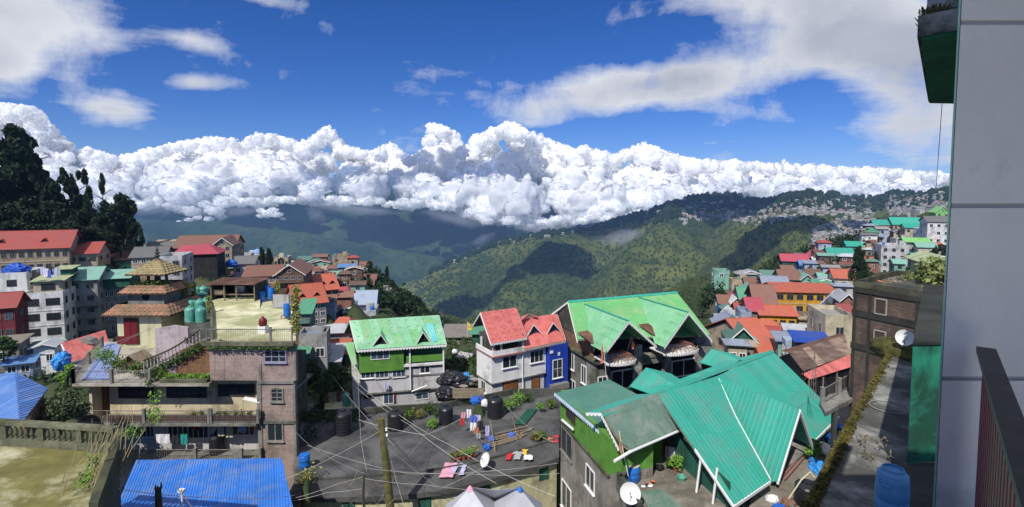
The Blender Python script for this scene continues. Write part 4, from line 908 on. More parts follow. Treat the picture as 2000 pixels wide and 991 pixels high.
# shrub
def bush(label, px, py, Y, wpx, hpx, m, n=2500, sz=.12, nm='bush'):
    p = W(px, py, Y); s = Y / 1000; t = thing(nm, label, 'bush', p); R_ = random.Random(int(px)); mb = MB()
    for i in range(6): a = R_.uniform(0, 6.3); mb.tube([(0, 0, -.3), (CO(a) * wpx * s * .2, S(a) * wpx * s * .2, hpx * s * .4), (CO(a) * wpx * s * .38, S(a) * wpx * s * .3, hpx * s * .75)], .05, 5, .02)
    obj('stem', mb, BARK, t)
    leaves('foliage', [(R_.uniform(-.36, .36) * wpx * s, R_.uniform(-.3, .3) * wpx * s, R_.uniform(.15, .85) * hpx * s) for _ in range(16)], wpx * s * .2, n, sz, m, t, seed=int(px)); return t
bush('dense grey-green shrub beside the pale blue roof', 122, 842, 33, 90, 98, OLEAF, 5200, .1)
bush('bright green shrub left of the brick house verandah', 132, 748, 40, 34, 42, BLEAF, 700, .12)
def RP(px, py, p0, n):
    """where the sight line through px,py meets the plane (p0, n)"""
    r = Vector(px_dir(px, py)); return r * (Vector(p0).dot(n) / r.dot(n))
def pn3(a, b, c): return (b - a).cross(c - a).normalized()
hood_me = None
def hoods(parent, org, eu, ev, nu, nv, m, r=.13):
    """rows of small curled vent lips standing on roof sheets"""
    global hood_me
    n = eu.cross(ev).normalized()
    if n.z < 0: n = -n
    for i in range(nu):
        for j in range(nv):
            c = org + eu * ((i + .5) / nu) + ev * ((j + .6) / nv) + n * .05; d = ev.normalized(); u = eu.normalized(); mb = MB(); k = 6
            a = [c + u * (r * CO(math.pi * q / k)) + d * (r * .45 * S(math.pi * q / k)) for q in range(k + 1)]
            mb.add(a + [p + n * .05 for p in a], [(q, q + 1, k + 2 + q, k + 1 + q) for q in range(k)] + [tuple(range(k + 1, 2 * k + 2))]); obj('vent_lip', mb, m, parent)
# =====================================================================
# low building with the tar roof
# =====================================================================
ZT = -19.3
tz = lambda px, py, dz=0.: WZ(px, py, ZT + dz)
tb = thing('tar_roof_building', 'long low building with a curved black tar roof and pale yellow wall beneath', 'building', (0, 0, ZT))
L0 = lambda px, py: Vector((*WZ(px, py, ZT)[:2], 0))
front = [(560, 962), (640, 963), (720, 962), (800, 957), (860, 950), (920, 938), (980, 922), (1040, 905), (1092, 886)]
kerb = [(575, 940), (640, 938), (720, 932), (800, 926), (860, 918), (920, 908), (980, 892), (1040, 874), (1092, 858)]
back = [(1100, 770), (1000, 772), (940, 785), (860, 800), (760, 806), (680, 812), (588, 815)]
slab(tb, [L0(*p) for p in kerb + back], .3, TAR, 'roof_deck')
for i in range(8):
    q = [L0(*kerb[i]), L0(*front[i]), L0(*front[i + 1]), L0(*kerb[i + 1])]; mb = MB(); mb.prism([q[0] + Vector((0, 0, -.02)), q[1] + Vector((0, 0, -.3)), q[2] + Vector((0, 0, -.3)), q[3] + Vector((0, 0, -.02))], (0, 0, -.35)); obj('eave_strip', mb, TARL, tb)
    a, b = L0(*kerb[i]), L0(*kerb[i + 1]); d = (b - a).normalized(); n = Vector((-d.y, d.x, 0)); mb = MB(); mb.prism([a, b, b + n * .18, a + n * .18], (0, 0, .1)); obj('kerb', mb, CONCD, tb)
    a, b = L0(*front[i]), L0(*front[i + 1]); mb = MB(); mb.prism([a + n * .25, b + n * .25, b + n * .45, a + n * .45], (0, 0, .002)); mb = MB(); mb.prism([a + n * .3 + Vector((0, 0, -.62)), b + n * .3 + Vector((0, 0, -.62)), b + n * .6 + Vector((0, 0, -.62)), a + n * .6 + Vector((0, 0, -.62))], (0, 0, -4)); obj('wall', mb, PALEY, tb)
    if i in (5, 7, 1, 3):
        c = a * .5 + b * .5 + n * .3; yaw = math.atan2(d.y, d.x); e = link('window_bay', None, tb, c, yaw)
        wo = MB(); wo.box(-.42, .42, -.04, 0, -1.75, -.68); o = obj('window', wo, DGREEN, e)
        for s_ in (-1, 1): q = MB(); q.box(min(0, s_ * .4) + .02, max(0, s_ * .4) - .02, -.07, -.045, -1.7, -.73); obj('shutter', q, DGREEN, o)
    mb = MB()
for i in range(6):
    a, b = L0(*back[i]), L0(*back[i + 1]); d = (b - a).normalized(); n = Vector((-d.y, d.x, 0)); mb = MB(); mb.prism([a, b, b - n * .2, a - n * .2], (0, 0, .55)); obj('rear_parapet', mb, CONCD, tb)
slab(tb, [L0(*p) for p in [(600, 935), (1080, 850), (1090, 780), (950, 790), (700, 818), (600, 825)]], .2, CONCD, 'under_slab').location = (0, 0, -.4)
# tanks
for (px, py, r, h, lab) in [(671, 846, .68, 1.95, 'black ribbed water tank furthest left on the tar roof'), (773, 838, .66, 1.6, 'black ribbed water tank in front of the green-roofed grey house'), (871, 826, .62, 1.55, 'black ribbed water tank beside the gap left of the hanging washing'), (967, 814, .70, 1.85, 'black ribbed water tank in front of the white house corner')]:
    tank(lab, tz(px, py), r, h, BLACKP, 'black water tanks on the tar roof')
dish('white satellite dish lying tilted on the grey strip of the tar roof', tz(950, 914), .5, -60, 30)
# washing laid out
def laid(px0, py0, px1, py1, m, lab, kind='cloth'):
    a, b = tz(px0, py0, .02), tz(px1, py1, .02); c = (a + b) / 2; mb = MB(); n = 6; w_, h_ = abs(b.x - a.x), abs(b.y - a.y); R_ = random.Random(int(px0)); vv = []
    for j in range(n + 1):
        for i in range(n + 1):
            e = R_.uniform(-.05, .05); vv.append((w_ * (i / n - .5) + e + h_ * .1 * (j / n), h_ * (j / n - .5) + e, R_.uniform(.01, .07)))
    keep = []
    for j in range(n):
        for i in range(n):
            if kind == 'trousers' and j < n * .6 and i in (2, 3): continue
            if kind == 'shirt' and (i in (0, n - 1)) and j < n * .6: continue
            a_ = j * (n + 1) + i; keep.append((a_, a_ + 1, a_ + n + 2, a_ + n + 1))
    N = len(vv); mb.add(vv + [(x, y, z - .015) for x, y, z in vv], keep + [tuple(q + N for q in f[::-1]) for f in keep]); tag(obj(kind, mb, m, None, c), lab, 'laundry')
laid(864, 905, 884, 933, CLOTH['pink'], 'pink bedsheet spread to dry on the tar roof edge', 'sheet'); laid(884, 906, 905, 928, CLOTH['lilac'], 'pale lilac trousers spread beside the pink sheet', 'trousers')
laid(986, 886, 1000, 899, CLOTH['red'], 'red garment spread left of the grey one near the lumber', 'shirt'); laid(1000, 883, 1019, 898, CLOTH['grey'], 'grey shirt spread between the red and yellow garments', 'shirt'); laid(1018, 879, 1030, 889, CLOTH['yellow'], 'yellow garment spread beside the grey shirt', 'shirt'); laid(1022, 889, 1040, 899, CLOTH['white'], 'white cloth spread below the yellow garment')
laid(1078, 851, 1092, 865, CLOTH['red'], 'red garment on the roof edge by the concrete house', 'shirt'); laid(1069, 856, 1081, 864, CLOTH['orange'], 'orange cloth beside the red garment at the right end of the tar roof')
# washing line
p0, p1 = tz(905, 820, 2.1), tz(948, 868, 1.7); mb = MB(); mb.tube([p0, (p0 + p1) / 2 + Vector((0, 0, -.15)), p1], .012, 3); tag(obj('washing_line', mb, METAL), 'sagging line that carries the washing on the tar roof', 'washing line')
for i, (px, py, wd, h, m, lab) in enumerate([(901, 806, .35, .5, 'pink', 'pink top hanging at the near end by the black tank'), (899, 818, .3, .6, 'red', 'red garment hanging low at the left of the washing'), (911, 800, .4, .7, 'white', 'white garment furthest back on the washing line'), (917, 812, .55, .65, 'blue', 'blue shirt hanging above the white trousers'), (918, 826, .5, .6, 'white', 'white trousers hanging under the blue shirt'),
        (928, 811, .45, .6, 'lilac', 'pale lilac shirt hanging right of the blue shirt'), (926, 836, .35, .5, 'orange', 'peach garment hanging low in the middle of the washing'), (934, 822, .4, .75, 'dark', 'black garment hanging on the washing line'), (948, 832, .32, .85, 'lilac', 'blue and white trousers hanging at the right end of the washing line'), (930, 846, .35, .45, 'grey', 'grey garment hanging lowest of the washing')]):
    line_cloth('', WZ(px, py, ZT + 1.3 + .3 * (py < 815)), wd, h, CLOTH[m], label=lab)
for (a, b, lab) in [((957, 822), (967, 884), 'thin bamboo pole leaning left of the lumber stack'), ((1000, 812), (1011, 862), 'thin bamboo pole leaning behind the lumber stack')]:
    q = tz(*b); t = thing('bamboo_pole', lab, 'pole', q); e = WZ(a[0], a[1], ZT + 1.9) - q; mb = MB(); mb.tube([(0, 0, 0), e * .5 + Vector((.03, 0, 0)), e], .035, 6, .02); obj('pole', mb, DRY, t)
lp = [tz(952, 866), tz(1032, 846)]
for i in range(9):
    a = tz(948 + i * 2 + rnd.uniform(-4, 4), 880 - i * 3.2); b = tz(1018 + i * 2.5 + rnd.uniform(-10, 10), 858 - i * 2.6); up = Vector((0, 0, .06 + .06 * (i % 3))); mb = MB(); mb.prism([up, b - a + up, b - a + up + Vector((.05, .16, 0)), Vector((.05, .16, 0)) + up], (0, 0, .05))
    tag(obj('timber_plank', mb, TIMBER, None, a), ['weathered plank at the very front of the lumber stack on the tar roof', 'weathered plank second from the front of the lumber stack', 'weathered plank third from the front of the lumber stack', 'weathered plank just before the middle of the lumber stack', 'weathered plank in the middle of the lumber stack', 'weathered plank just behind the middle of the lumber stack', 'weathered plank third from the back of the lumber stack', 'weathered plank second from the back of the lumber stack', 'weathered plank at the very back of the lumber stack'][i], 'plank', 'planks stacked on the tar roof')
for i, (px, py, m, lab) in enumerate([(960, 858, CLOTH['blue'], 'blue sack at the left end of the lumber'), (999, 850, CLOTH['blue'], 'blue bag standing behind the lumber'), (951, 874, TARP, 'crumpled blue plastic at the near end of the lumber')]):
    mb = MB(); BV, BF = ICO[3]; g = BV * np.array([.26, .22, .24]) * (1 + 1.1 * (fbm(BV[:, 0] * 3 + i, BV[:, 1] * 3, BV[:, 2] * 3, 3, i)[:, None] - .5)); o = link('sack', np_mesh('sack', g, BF, m, False), None, tz(px, py, .22)); tag(o, lab, 'sack')
gs = thing('corrugated_sheet', 'green corrugated sheet lying on the tar roof before the planters', 'roofing sheet', tz(1026, 816)); q = [tz(1003, 829, .1), tz(1026, 830, .1), tz(1049, 800, .12), tz(1030, 799, .12)]; sheets(gs, [v - gs.location for v in q], DGREEN, q[0] - q[3], 3, .16, .04, name='sheet')
# plants on the roof
pl_ = [(886, 902, .4, CREEP, 'pots'), (896, 900, .45, CACTUS, ''), (906, 898, .5, BLEAF, ''), (916, 897, .5, BLEAF, ''), (926, 894, .55, YCREEP, '')]
for i, (px, py, h, m, _) in enumerate(pl_): plant(['small dark potted plant first in the row on the kerb', 'reddish potted plant second in the row on the kerb', 'green potted plant third in the row on the kerb', 'bright potted plant fourth in the row on the kerb', 'yellow-green bushy potted plant last in the row on the kerb'][i], tz(px, py), h, .32, m, mat('clay_pot', (.3, .1, .06)), 130, size=.08)
for i, (px, py, h, r, m, lab) in enumerate([(992, 806, 1.1, .7, BLEAF, 'big bright leafy plant beside the black tank by the white house'), (1010, 790, 1.0, .8, BLEAF, 'lush green planting before the white house wall'), (1028, 785, .8, .6, MLEAF, 'darker plant at the right of the white house planting'), (1056, 806, .8, .35, BLEAF, 'single upright bright plant in front of the brown door'), (1075, 800, .9, .6, CREEP, 'scrubby plant by the blue bay'),
        (852, 815, .7, .5, MLEAF, 'bushy plant between the middle black tanks'), (800, 822, .8, .6, CREEP, 'plant left in the row before the grey house'), (818, 818, .7, .5, CACTUS, 'reddish plant in the row before the grey house'), (836, 812, .9, .6, MLEAF, 'leafy plant right in the row before the grey house'), (845, 835, .6, .5, BLEAF, 'low bright plant on the roof near the middle tank'),
        (1045, 862, .6, .5, CACTUS, 'dry scrub growing right of the lumber stack'), (1058, 858, .6, .45, CREEP, 'green scrub at the right end of the lumber stack'), (915, 790, .7, .6, MLEAF, 'green plant behind the washing'), (790, 815, .5, .5, MLEAF, 'low plant beside the second black tank'), (605, 860, 1.2, .9, DLEAF, 'dark shrub in the shade at the left end of the tar roof'), (598, 945, .9, .8, YCREEP, 'yellowish weeds at the front left corner of the tar roof')]):
    plant(lab, tz(px, py), h, r, m, n=260, size=.11)
barrel('blue barrel standing in shade at the left end of the tar roof', tz(595, 915), .38, 1.0)
leaves('hedge', [tz(x, 812 + (x % 7), .3) - tz(640, 815) for x in range(588, 700, 9)], .55, 1600, .1, MLEAF, None, tz(640, 815), 21); tag(bpy.data.objects['hedge'], 'ragged green hedge along the back left edge of the tar roof', 'hedge')
pole_b = W(764, 1010, 30.5); pole_t = W(744, 818, 30.5)
t = thing('utility_pole', 'thick mossy timber utility pole rising before the tar roof', 'utility pole', pole_b); mb = MB(); mb.tube([(0, 0, 0), (pole_t - pole_b) * .5 + Vector((.03, 0, 0)), pole_t - pole_b], .26, 10, .2); obj('pole', mb, POLEM, t)
mb = MB(); e = pole_t - pole_b; mb.tube([e * .86 + Vector((-.5, -.1, .1)), e * .86 + Vector((.35, -.1, -.1))], .05, 5); mb.tube([e * .99 + Vector((-.35, 0, .05)), e * .97], .09, 6); obj('bracket', mb, POLEM, t)
for dx_ in (.3, .33): mb = MB(); mb.lathe([(.05, 0), (.08, .06), (.04, .1), (.08, .16), (.03, .2)], 8); obj('insulator', mb, WHITEC, t, e * .9 + Vector((dx_, -.12, -.1 - (dx_ - .3) * 12)))
# bare snag with tangled cables
sn = W(712, 1005, 29); t = thing('dead_snag', 'bare dead trunk wrapped in tangled cables left of the utility pole', 'dead tree', sn); mb = MB(); mb.tube([(0, 0, 0), (-.05, 0, 1.2), (.02, 0, 2.4)], .09, 6, .05); obj('trunk', mb, mat('rotten_wood', (.06, .05, .03)), t)
mb = MB(); R_ = random.Random(8)
for i in range(34): a = Vector((R_.uniform(-.9, 1.3), R_.uniform(-.5, .5), R_.uniform(-.3, 1.9))); b = a + Vector((R_.uniform(-.8, .8), R_.uniform(-.3, .3), R_.uniform(-.3, .7))); mb.tube([a, (a + b) / 2 + Vector((0, 0, R_.uniform(-.2, .2))), b], .01, 3)
o = obj('twigs', mb, DRY, t); o['kind'] = 'stuff'
def wire(lab, *pts, r=.014, sag=.25, m=None):
    P_ = [W(*p) for p in pts]; Q_ = []
    for a, b in zip(P_[:-1], P_[1:]):
        for i in range(9): f = i / 9; Q_.append(a.lerp(b, f) + Vector((0, 0, -sag * 4 * f * (1 - f) * (b - a).length / 12)))
    Q_.append(P_[-1]); mb = MB(); c = Q_[0].copy(); mb.tube([q - c for q in Q_], r, 3); tag(obj('overhead_wire', mb, m or mat('cable_grey', (.30, .29, .27), .7, .2, 3.), None, c), lab, 'wire')
LW = mat('cable_light', (.5, .48, .43), .7, .1, 3.)
for k_ in [('thick cable sloping from the utility pole down left to the blue roof', (742, 842, 30.4), (560, 935, 29), (380, 975, 28)), ('cable running from the utility pole to the right across the tar roof', (748, 838, 30.4), (797, 892, 33), (842, 828, 40)), ('cable falling from the utility pole to the lower right', (746, 830, 30.4), (770, 925, 30), (790, 991, 29)),
    ('long wire from the lower left crossing before the snag', (570, 975, 28), (660, 945, 28.5), (712, 930, 29)), ('wire sweeping low from the blue roof to the snag', (565, 980, 28), (640, 962, 28.5), (706, 955, 29)), ('wire from the snag to the right below the tar roof edge', (712, 935, 29), (830, 947, 29), (1000, 960, 29)), ('wire crossing above the yellow wall to the concrete house', (716, 915, 29), (900, 925, 30), (1092, 925, 31)),
    ('wire across the middle of the tar roof to the grey concrete house', (600, 870, 33), (800, 926, 31), (1090, 905, 32)), ('thin wire from the green gable house to the front of the tar roof', (690, 740, 49), (765, 800, 42), (880, 870, 36), (1085, 970, 30)), ('second thin wire running beside it from the green gable house', (690, 752, 49), (800, 830, 40), (970, 945, 31)),
    ('wire from the brick house corner to the hillside pole', (578, 663, 37), (640, 700, 45), (690, 725, 49)), ('lower wire from the brick house corner toward the green gable house', (578, 672, 37), (650, 735, 44), (770, 870, 33)), ('wire running down beside the grey house to the snag', (697, 700, 50), (705, 860, 33), (716, 920, 29)),
    ('wire from the right planter to the tar roof corner', (985, 790, 44), (1060, 855, 36), (1090, 865, 34)), ('pair wire hanging left over the blue roof', (230, 955, 19), (420, 972, 22), (575, 968, 26)), ('line strung from the left houses to the garden terrace', (0, 735, 30), (130, 700, 38), (300, 640, 42)), ('second line strung lower toward the garden terrace', (90, 745, 30), (190, 690, 36), (320, 625, 44)),
    ('aerial wire hanging straight down the front of the brick house', (420, 665, 36.4), (419, 780, 36.3), (416, 890, 36.3)), ('long thin cable over the tar roof toward the washing line', (700, 820, 40), (830, 850, 38), (905, 815, 42)), ('wire looping from the utility pole to the satellite dish', (752, 870, 30.4), (860, 955, 31), (948, 910, 33)), ('wire stretched from the snag up to the brick house corner', (712, 925, 29), (620, 880, 32), (574, 840, 36))]:
    wire(*k_, m=LW if 'thin' in k_[0] or 'thick' in k_[0] else None)
# canopy tent at the bottom
tc0 = W(955, 1000, 25); tt = thing('canopy_tent', 'grey-white plastic canopy with a pink and a blue peak at the bottom edge', 'tent', tc0)
pk = [W(918, 952, 26) - tc0, W(1015, 953, 26) - tc0]; fl = [W(866, 1010, 25.5) - tc0, W(966, 1020, 24.5) - tc0, W(1062, 1012, 25.5) - tc0]; bk = [W(872, 985, 27.5) - tc0, W(966, 975, 27.5) - tc0, W(1058, 983, 27.5) - tc0]
TENT = mat('tent_plastic', (.50, .51, .55), .45, .12, 1.2, bump=.3, rnd_obj=0)
for j, (a, tip) in enumerate(zip(pk, (CLOTH['pink'], BLUEP))):
    q = [fl[j], fl[j + 1], bk[j + 1], bk[j]]
    for i in range(4): mb = MB(); mb.prism([q[i], q[(i + 1) % 4], a], (0, 0, -.02)); obj('canopy_panel', mb, TENT, tt)
    mb = MB(); mb.lathe([(.2, -.14), (.11, .0), (.02, .09)], 10); obj('peak_cap', mb, tip, tt, a)
mb = MB(); mb.prism([pk[0], pk[0].lerp(pk[1], .5) + Vector((0, 0, -.12)), pk[1], bk[1]], (0, .0, -.02)); obj('ridge_cover', mb, TENT, tt)
mb = MB(); [mb.tube([p, p + Vector((0, 0, -2.2))], .03, 5) for p in (fl[1],)]; obj('tent_pole', mb, METAL, tt)

# =====================================================================
# grey house with patched green roof
# =====================================================================
FG = Frame(697, 684, 51, 872, 673); gh = FG.thing('green_roof_house', 'grey boarded house with a patched light green roof, twin dormers and scalloped eave', 'house')
V3 = Vector
e0, e1 = V3((0, 0, 0)), V3((FG.w, 0, 0)); r0 = FG.pt(683, 627, 3.6); r1 = r0
def onroof(px, py, F, a, nn):
    r = Vector(px_dir(px, py)); rl_ = V3((r.dot(F.ax), r.dot(F.ay), r.z)); o = V3((-F.o.dot(F.ax), -F.o.dot(F.ay), -F.o.z)); t = (a - o).dot(nn) / rl_.dot(nn); return o + rl_ * t
def corner(F, p0, p1, p3, px, py): return onroof(px, py, F, p0, (p1 - p0).cross(p3 - p0).normalized())
r1 = corner(FG, e0, e1, r0, 857, 616)
mb = MB(); dn = V3((0, 0, -.05)); bk0, bk1 = r0 + (r0 - e0) * 1 - V3((0, 0, 2 * (r0.z - e0.z))), r1 + (r1 - e1) - V3((0, 0, 2 * (r1.z - e1.z)))
mb.prism([e0 + dn, e1 + dn, r1 + dn, r0 + dn], (0, 0, -.06)); mb.prism([r0 + dn, r1 + dn, bk1 + dn, bk0 + dn], (0, 0, -.06)); rf = obj('roof', mb, TIMBER, gh)
gm_ = [GREENP, GREENP, GREENR, GREENP, GREENP, GREENP, GREENR]
sheets(rf, [e0, e1, r1, r0], GREENP, e0 - r0, .95, .24, .015, mats=gm_, rows=2); sheets(rf, [r0, r1, bk1, bk0], GREENP, bk0 - r0, .95, .24, .015)
hoods(rf, e0 + (r0 - e0) * .02, e1 - e0, r0 - e0, 10, 4, GREENP)
mb = MB(); n = (e1 - e0).cross(r0 - e0).normalized(); up = n * .075; f = lambda px, py: RP(px, py, FG.o, n) if 0 else None
q = [onroof(*p, FG, e0, n) + up for p in [(846, 669), (854, 668), (846, 634), (832, 634), (834, 646)]]; sheets(rf, q, CYANR, e0 - r0, 2, .24, .015, name='turquoise_sheet')
wavy(gh, e0 + V3((0, -.03, -.02)), e1 + V3((0, -.03, -.02)), WHITEC, .26, .3); verge(gh, r1, e1); verge(gh, r0, e0)
def dormer(parent, F, plane, px_l, px_r, py_b, px_a, py_a, m, back, fm=WHITEC, fill=DARK, h=.16):
    """gabled dormer standing on a roof plane (a, n)"""
    a, nn = plane; L, Rr = onroof(px_l, py_b, F, a, nn), onroof(px_r, py_b, F, a, nn); y = min(L.y, Rr.y); L.y = Rr.y = y
    r = Vector(px_dir(px_a, py_a)); A = F.pt(px_a, py_a, y); mid_z = (L.z + Rr.z) / 2; A.y = y
    B = A + V3((0, back, 0)); # back end of the ridge on the roof plane
    den = nn.y; B.y = ((a - V3((A.x, 0, A.z))).dot(nn)) / den if abs(den) > 1e-4 else y + back
    L.z = Rr.z = mid_z; d = link('dormer', None, parent, A); mb = MB(); mb.prism([L - A + V3((.12, .15, 0)), Rr - A + V3((-.12, .15, 0)), V3((0, .15, -.12))], (0, .06, 0)); obj('gable', mb, fill, d)
    ov = V3((0, -.12, 0))
    for Q in (L, Rr):
        mb = MB(); mb.prism([ov, B - A, (Q - A) * 1.12 + ov, ], (0, 0, .05)); obj('roof_slope', mb, m, d)
        e = (Q - A) * 1.16; wavy(d, ov, e + ov, fm, h, .2, .05, (0, -.04, 0))
    return d
for a_ in ((727, 759, 675, 744, 653), (813, 842, 671, 826, 648)): dormer(gh, FG, (e0, n), *a_, GREENP, 1.5)
wy = .65
gx = lambda px, py=740, yo=wy: FG.uv(px, py, yo)[0]
def gz(px, py, yo=wy): return FG.uv(px, py, yo)[1]
zg1, zg2, zg0 = gz(780, 722), gz(780, 764), gz(780, 812)
xl, xr, xm = gx(702), gx(866), gx(789)
mb = MB(); mb.box(xl, xm, wy - .25, wy + 5.5, zg1, -.1); obj('green_wall', mb, GREENW, gh)
mb = MB(); mb.box(xm, xr, wy + 1.3, wy + 5.5, zg1, -.1); obj('recessed_wall', mb, DGREEN, gh); mb = MB(); zz = gz(830, 693); mb.box(xm + .25, xr, wy - .2, wy - .12, gz(830, 705), zz); obj('balcony_boards', mb, GREENW, gh)
mb = MB(); mb.box(xm, xr + .1, wy - .28, wy + 1.4, zg1 + .3, zg1 + .55); obj('balcony_floor', mb, WHITE, gh)
mb = MB(); mb.box(xl, xr, wy, wy + 5.5, zg2, zg1); obj('upper_wall', mb, LGREY, gh); mb = MB(); mb.box(xl + .1, xr - .1, wy + .15, wy + 5.5, zg0 - 1.5, zg2); obj('lower_wall', mb, LGREY, gh)
mb = MB(); mb.box(xl - .1, xr + .3, wy - .12, wy + .1, zg2 - .09, zg2 + .05); mb.box(xl, xr, wy - .08, wy, gz(720, 742), gz(720, 739)); obj('ledge', mb, CONC, gh)
for px in (801, 866): mb = MB(); x = gx(px); mb.box(x - .07, x + .07, wy - .32, wy - .19, zg2 + .1, -.1); obj('downpipe', mb, WHITEC, gh)
mb = MB(); a = FG.pt(804, 765, wy - .3); b = FG.pt(835, 753, wy - .5); mb.tube([a, b], .08, 6); obj('gutter_pipe', mb, WHITEC, gh)
fwin(FG, gh, 724, 761, 684, 702, wy - .25, nx=3, gm=GLASSB, sill=False); fwin(FG, gh, 705, 732, 722, 739, wy, nx=3, gm=GLASSB); fwin(FG, gh, 733, 759, 721, 738, wy, nx=3, gm=GLASSB); fwin(FG, gh, 766, 792, 718, 736, wy, nx=3, gm=GLASSB); fwin(FG, gh, 820, 840, 715, 729, wy, nx=2, gm=GLASS)
fwin(FG, gh, 711, 731, 768, 778, wy + .15, nx=1, fm=CONCD, sill=False); fwin(FG, gh, 749, 769, 768, 789, wy + .15, nx=2, gm=GLASSB, sill=False); fwin(FG, gh, 812, 837, 767, 780, wy + .15, nx=2, gm=GLASSB, sill=False)
mb = MB(); x = gx(770); mb.box(x - .08, x + .12, wy + .05, wy + .15, zg2 - 1.3, zg2 - .1); obj('maroon_post', mb, REDW, gh)
mb = MB(); mb.box(xl - .2, xr, wy - .3, wy + .15, gz(800, 800) - .1, gz(800, 800) + .06); obj('plinth', mb, CONC, gh)
lt = [FG.pt(673, 671, 1.5), FG.pt(691, 668, 1.5), FG.pt(697, 712, .2), FG.pt(688, 714, .2)]; sheets(gh, lt, GREENR, lt[3] - lt[0], 1, .3, .015, name='side_roof_sheet')
mb = MB(); mb.prism([(gx(686), 1.0, gz(686, 712)), (xl, wy + .3, gz(686, 712)), (xl, wy + .3, zg0 - 1), (gx(690), 1.0, zg0 - 1)], (0, .15, 0)); obj('side_wall', mb, WHITE, gh)
line_cloth('', FG.world(*FG.pt(749, 748, wy - .3)), .5, .6, CLOTH['lilac'], label='pale lilac shirt hanging on the wall of the green-roofed grey house'); line_cloth('', FG.world(*FG.pt(754, 752, wy - .35)), .3, .5, CLOTH['grey'], label='grey garment hanging beside the lilac shirt on the grey house')
ctrl(700, 812, 51); ctrl(860, 795, 52)
# cream terrace with small green tank left of it
yt = thing('cream_terrace', 'small cream-floored terrace with a rusty fence behind the tar roof', 'terrace', WZ(660, 800, -22)); o_ = yt.location; q = [WZ(*p, -22) - o_ for p in [(633, 815), (690, 815), (688, 782), (634, 788)]]; slab(yt, q, .4, MOSSROOF, 'floor'); slab(yt, [v + V3((0, 0, -.41)) for v in q], 5, CONC, 'wall')
for i in range(7):
    a = q[3].lerp(q[2], i / 7); b = q[3].lerp(q[2], (i + 1) / 7); mb = MB(); mb.prism([a, b, b + V3((0, .05, 0)), a + V3((0, .05, 0))], (0, 0, 1.1)); obj('fence_panel', mb, [RUST, RUSTL, GREYP][i % 3], yt)
tank('small green and white water tank on the cream terrace', WZ(677, 792, -22), .42, 1.35, GRNP)

# =====================================================================
# white house with faded red roofs and blue bay
# =====================================================================
FW = Frame(960, 698, 50, 1066, 679); wh = FW.thing('white_house', 'white two-storey house with faded red sheet roofs and a roofed corner balcony', 'house')
ys, _ = FW.side(931, 655, 0); ys = min(abs(ys), 9)
w1 = FW.uv(1066, 700)[0]; wz = lambda px, py, yo=0: FW.uv(px, py, yo)[1]; wx = lambda px, py=720, yo=0: FW.uv(px, py, yo)[0]
zb_ = wz(1000, 742); z0_ = wz(1000, 790)
mb = MB(); mb.box(0, w1, 0, ys, zb_, 0); obj('upper_wall', mb, WHITE, wh); mb = MB(); mb.box(.12, w1 - .1, .15, ys - .1, z0_ - 2.5, zb_); obj('lower_wall', mb, WHITE, wh)
mb = MB(); mb.box(-.08, w1, -.1, ys, zb_ - .06, zb_ + .04); obj('string_course', mb, CONC, wh)
xa = wx(1024, 686)
mb = MB(); mb.box(-.1, xa, -.35, ys, -.02, .12); obj('balcony_floor', mb, mat('dusty_red_edge', (.42, .14, .12)), wh)
mb = MB(); mb.box(-.05, xa - .1, -.3, -.2, .12, .62); mb.box(-.1, 0, -.2, ys, .12, .62); obj('balcony_parapet', mb, WHITE, wh)
# roof A
A0, A1 = FW.pt(959, 672, -.6), FW.pt(1029, 660, -.6); A3 = FW.pt(938, 611, 3.1); A2 = corner(FW, A0, A1, A3, 1008, 602)
mb = MB(); dn = V3((0, 0, -.05)); back0, back1 = A3 + V3((A3.x - A0.x, 3.4, -(A3.z - A0.z))), A2 + V3((A2.x - A1.x, 3.4, -(A2.z - A1.z))); mb.prism([A0 + dn, A1 + dn, A2 + dn, A3 + dn], (0, 0, -.06)); mb.prism([A3 + dn, A2 + dn, back1 + dn, back0 + dn], (0, 0, -.06)); rf = obj('corner_roof', mb, TIMBER, wh)
sheets(rf, [A0, A1, A2, A3], PINKR, A0 - A3, .75, .25, .015, rows=3); hoods(rf, A0, A1 - A0, A3 - A0, 6, 6, PINKR, .12); sheets(rf, [A3, A2, back1, back0], PINKR, back0 - A3, .75, .25, .015)
verge(wh, A3, A0); verge(wh, A2, A1); wavy(wh, A0, A1, WHITEC, .22, .28); verge(wh, A3, back0)
for x, y in ((.1, -.2), (1.0, -.2), (xa - .3, -.2), (.0, 2.2)): mb = MB(); mb.box(x - .08, x + .08, y - .08, y + .08, .12, max(1.0, A0.z)); obj('post', mb, WHITEC, wh)
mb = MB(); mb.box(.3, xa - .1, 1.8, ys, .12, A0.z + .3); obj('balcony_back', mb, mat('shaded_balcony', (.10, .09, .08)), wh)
for i in range(4): plant(['leafy plant in the corner of the red-roofed balcony', 'second plant along the red-roofed balcony', 'third plant along the red-roofed balcony', 'plant at the right end of the red-roofed balcony'][i], FW.world(.5 + i * .85, .3, .6), .6, .35, MLEAF, n=130, size=.09)
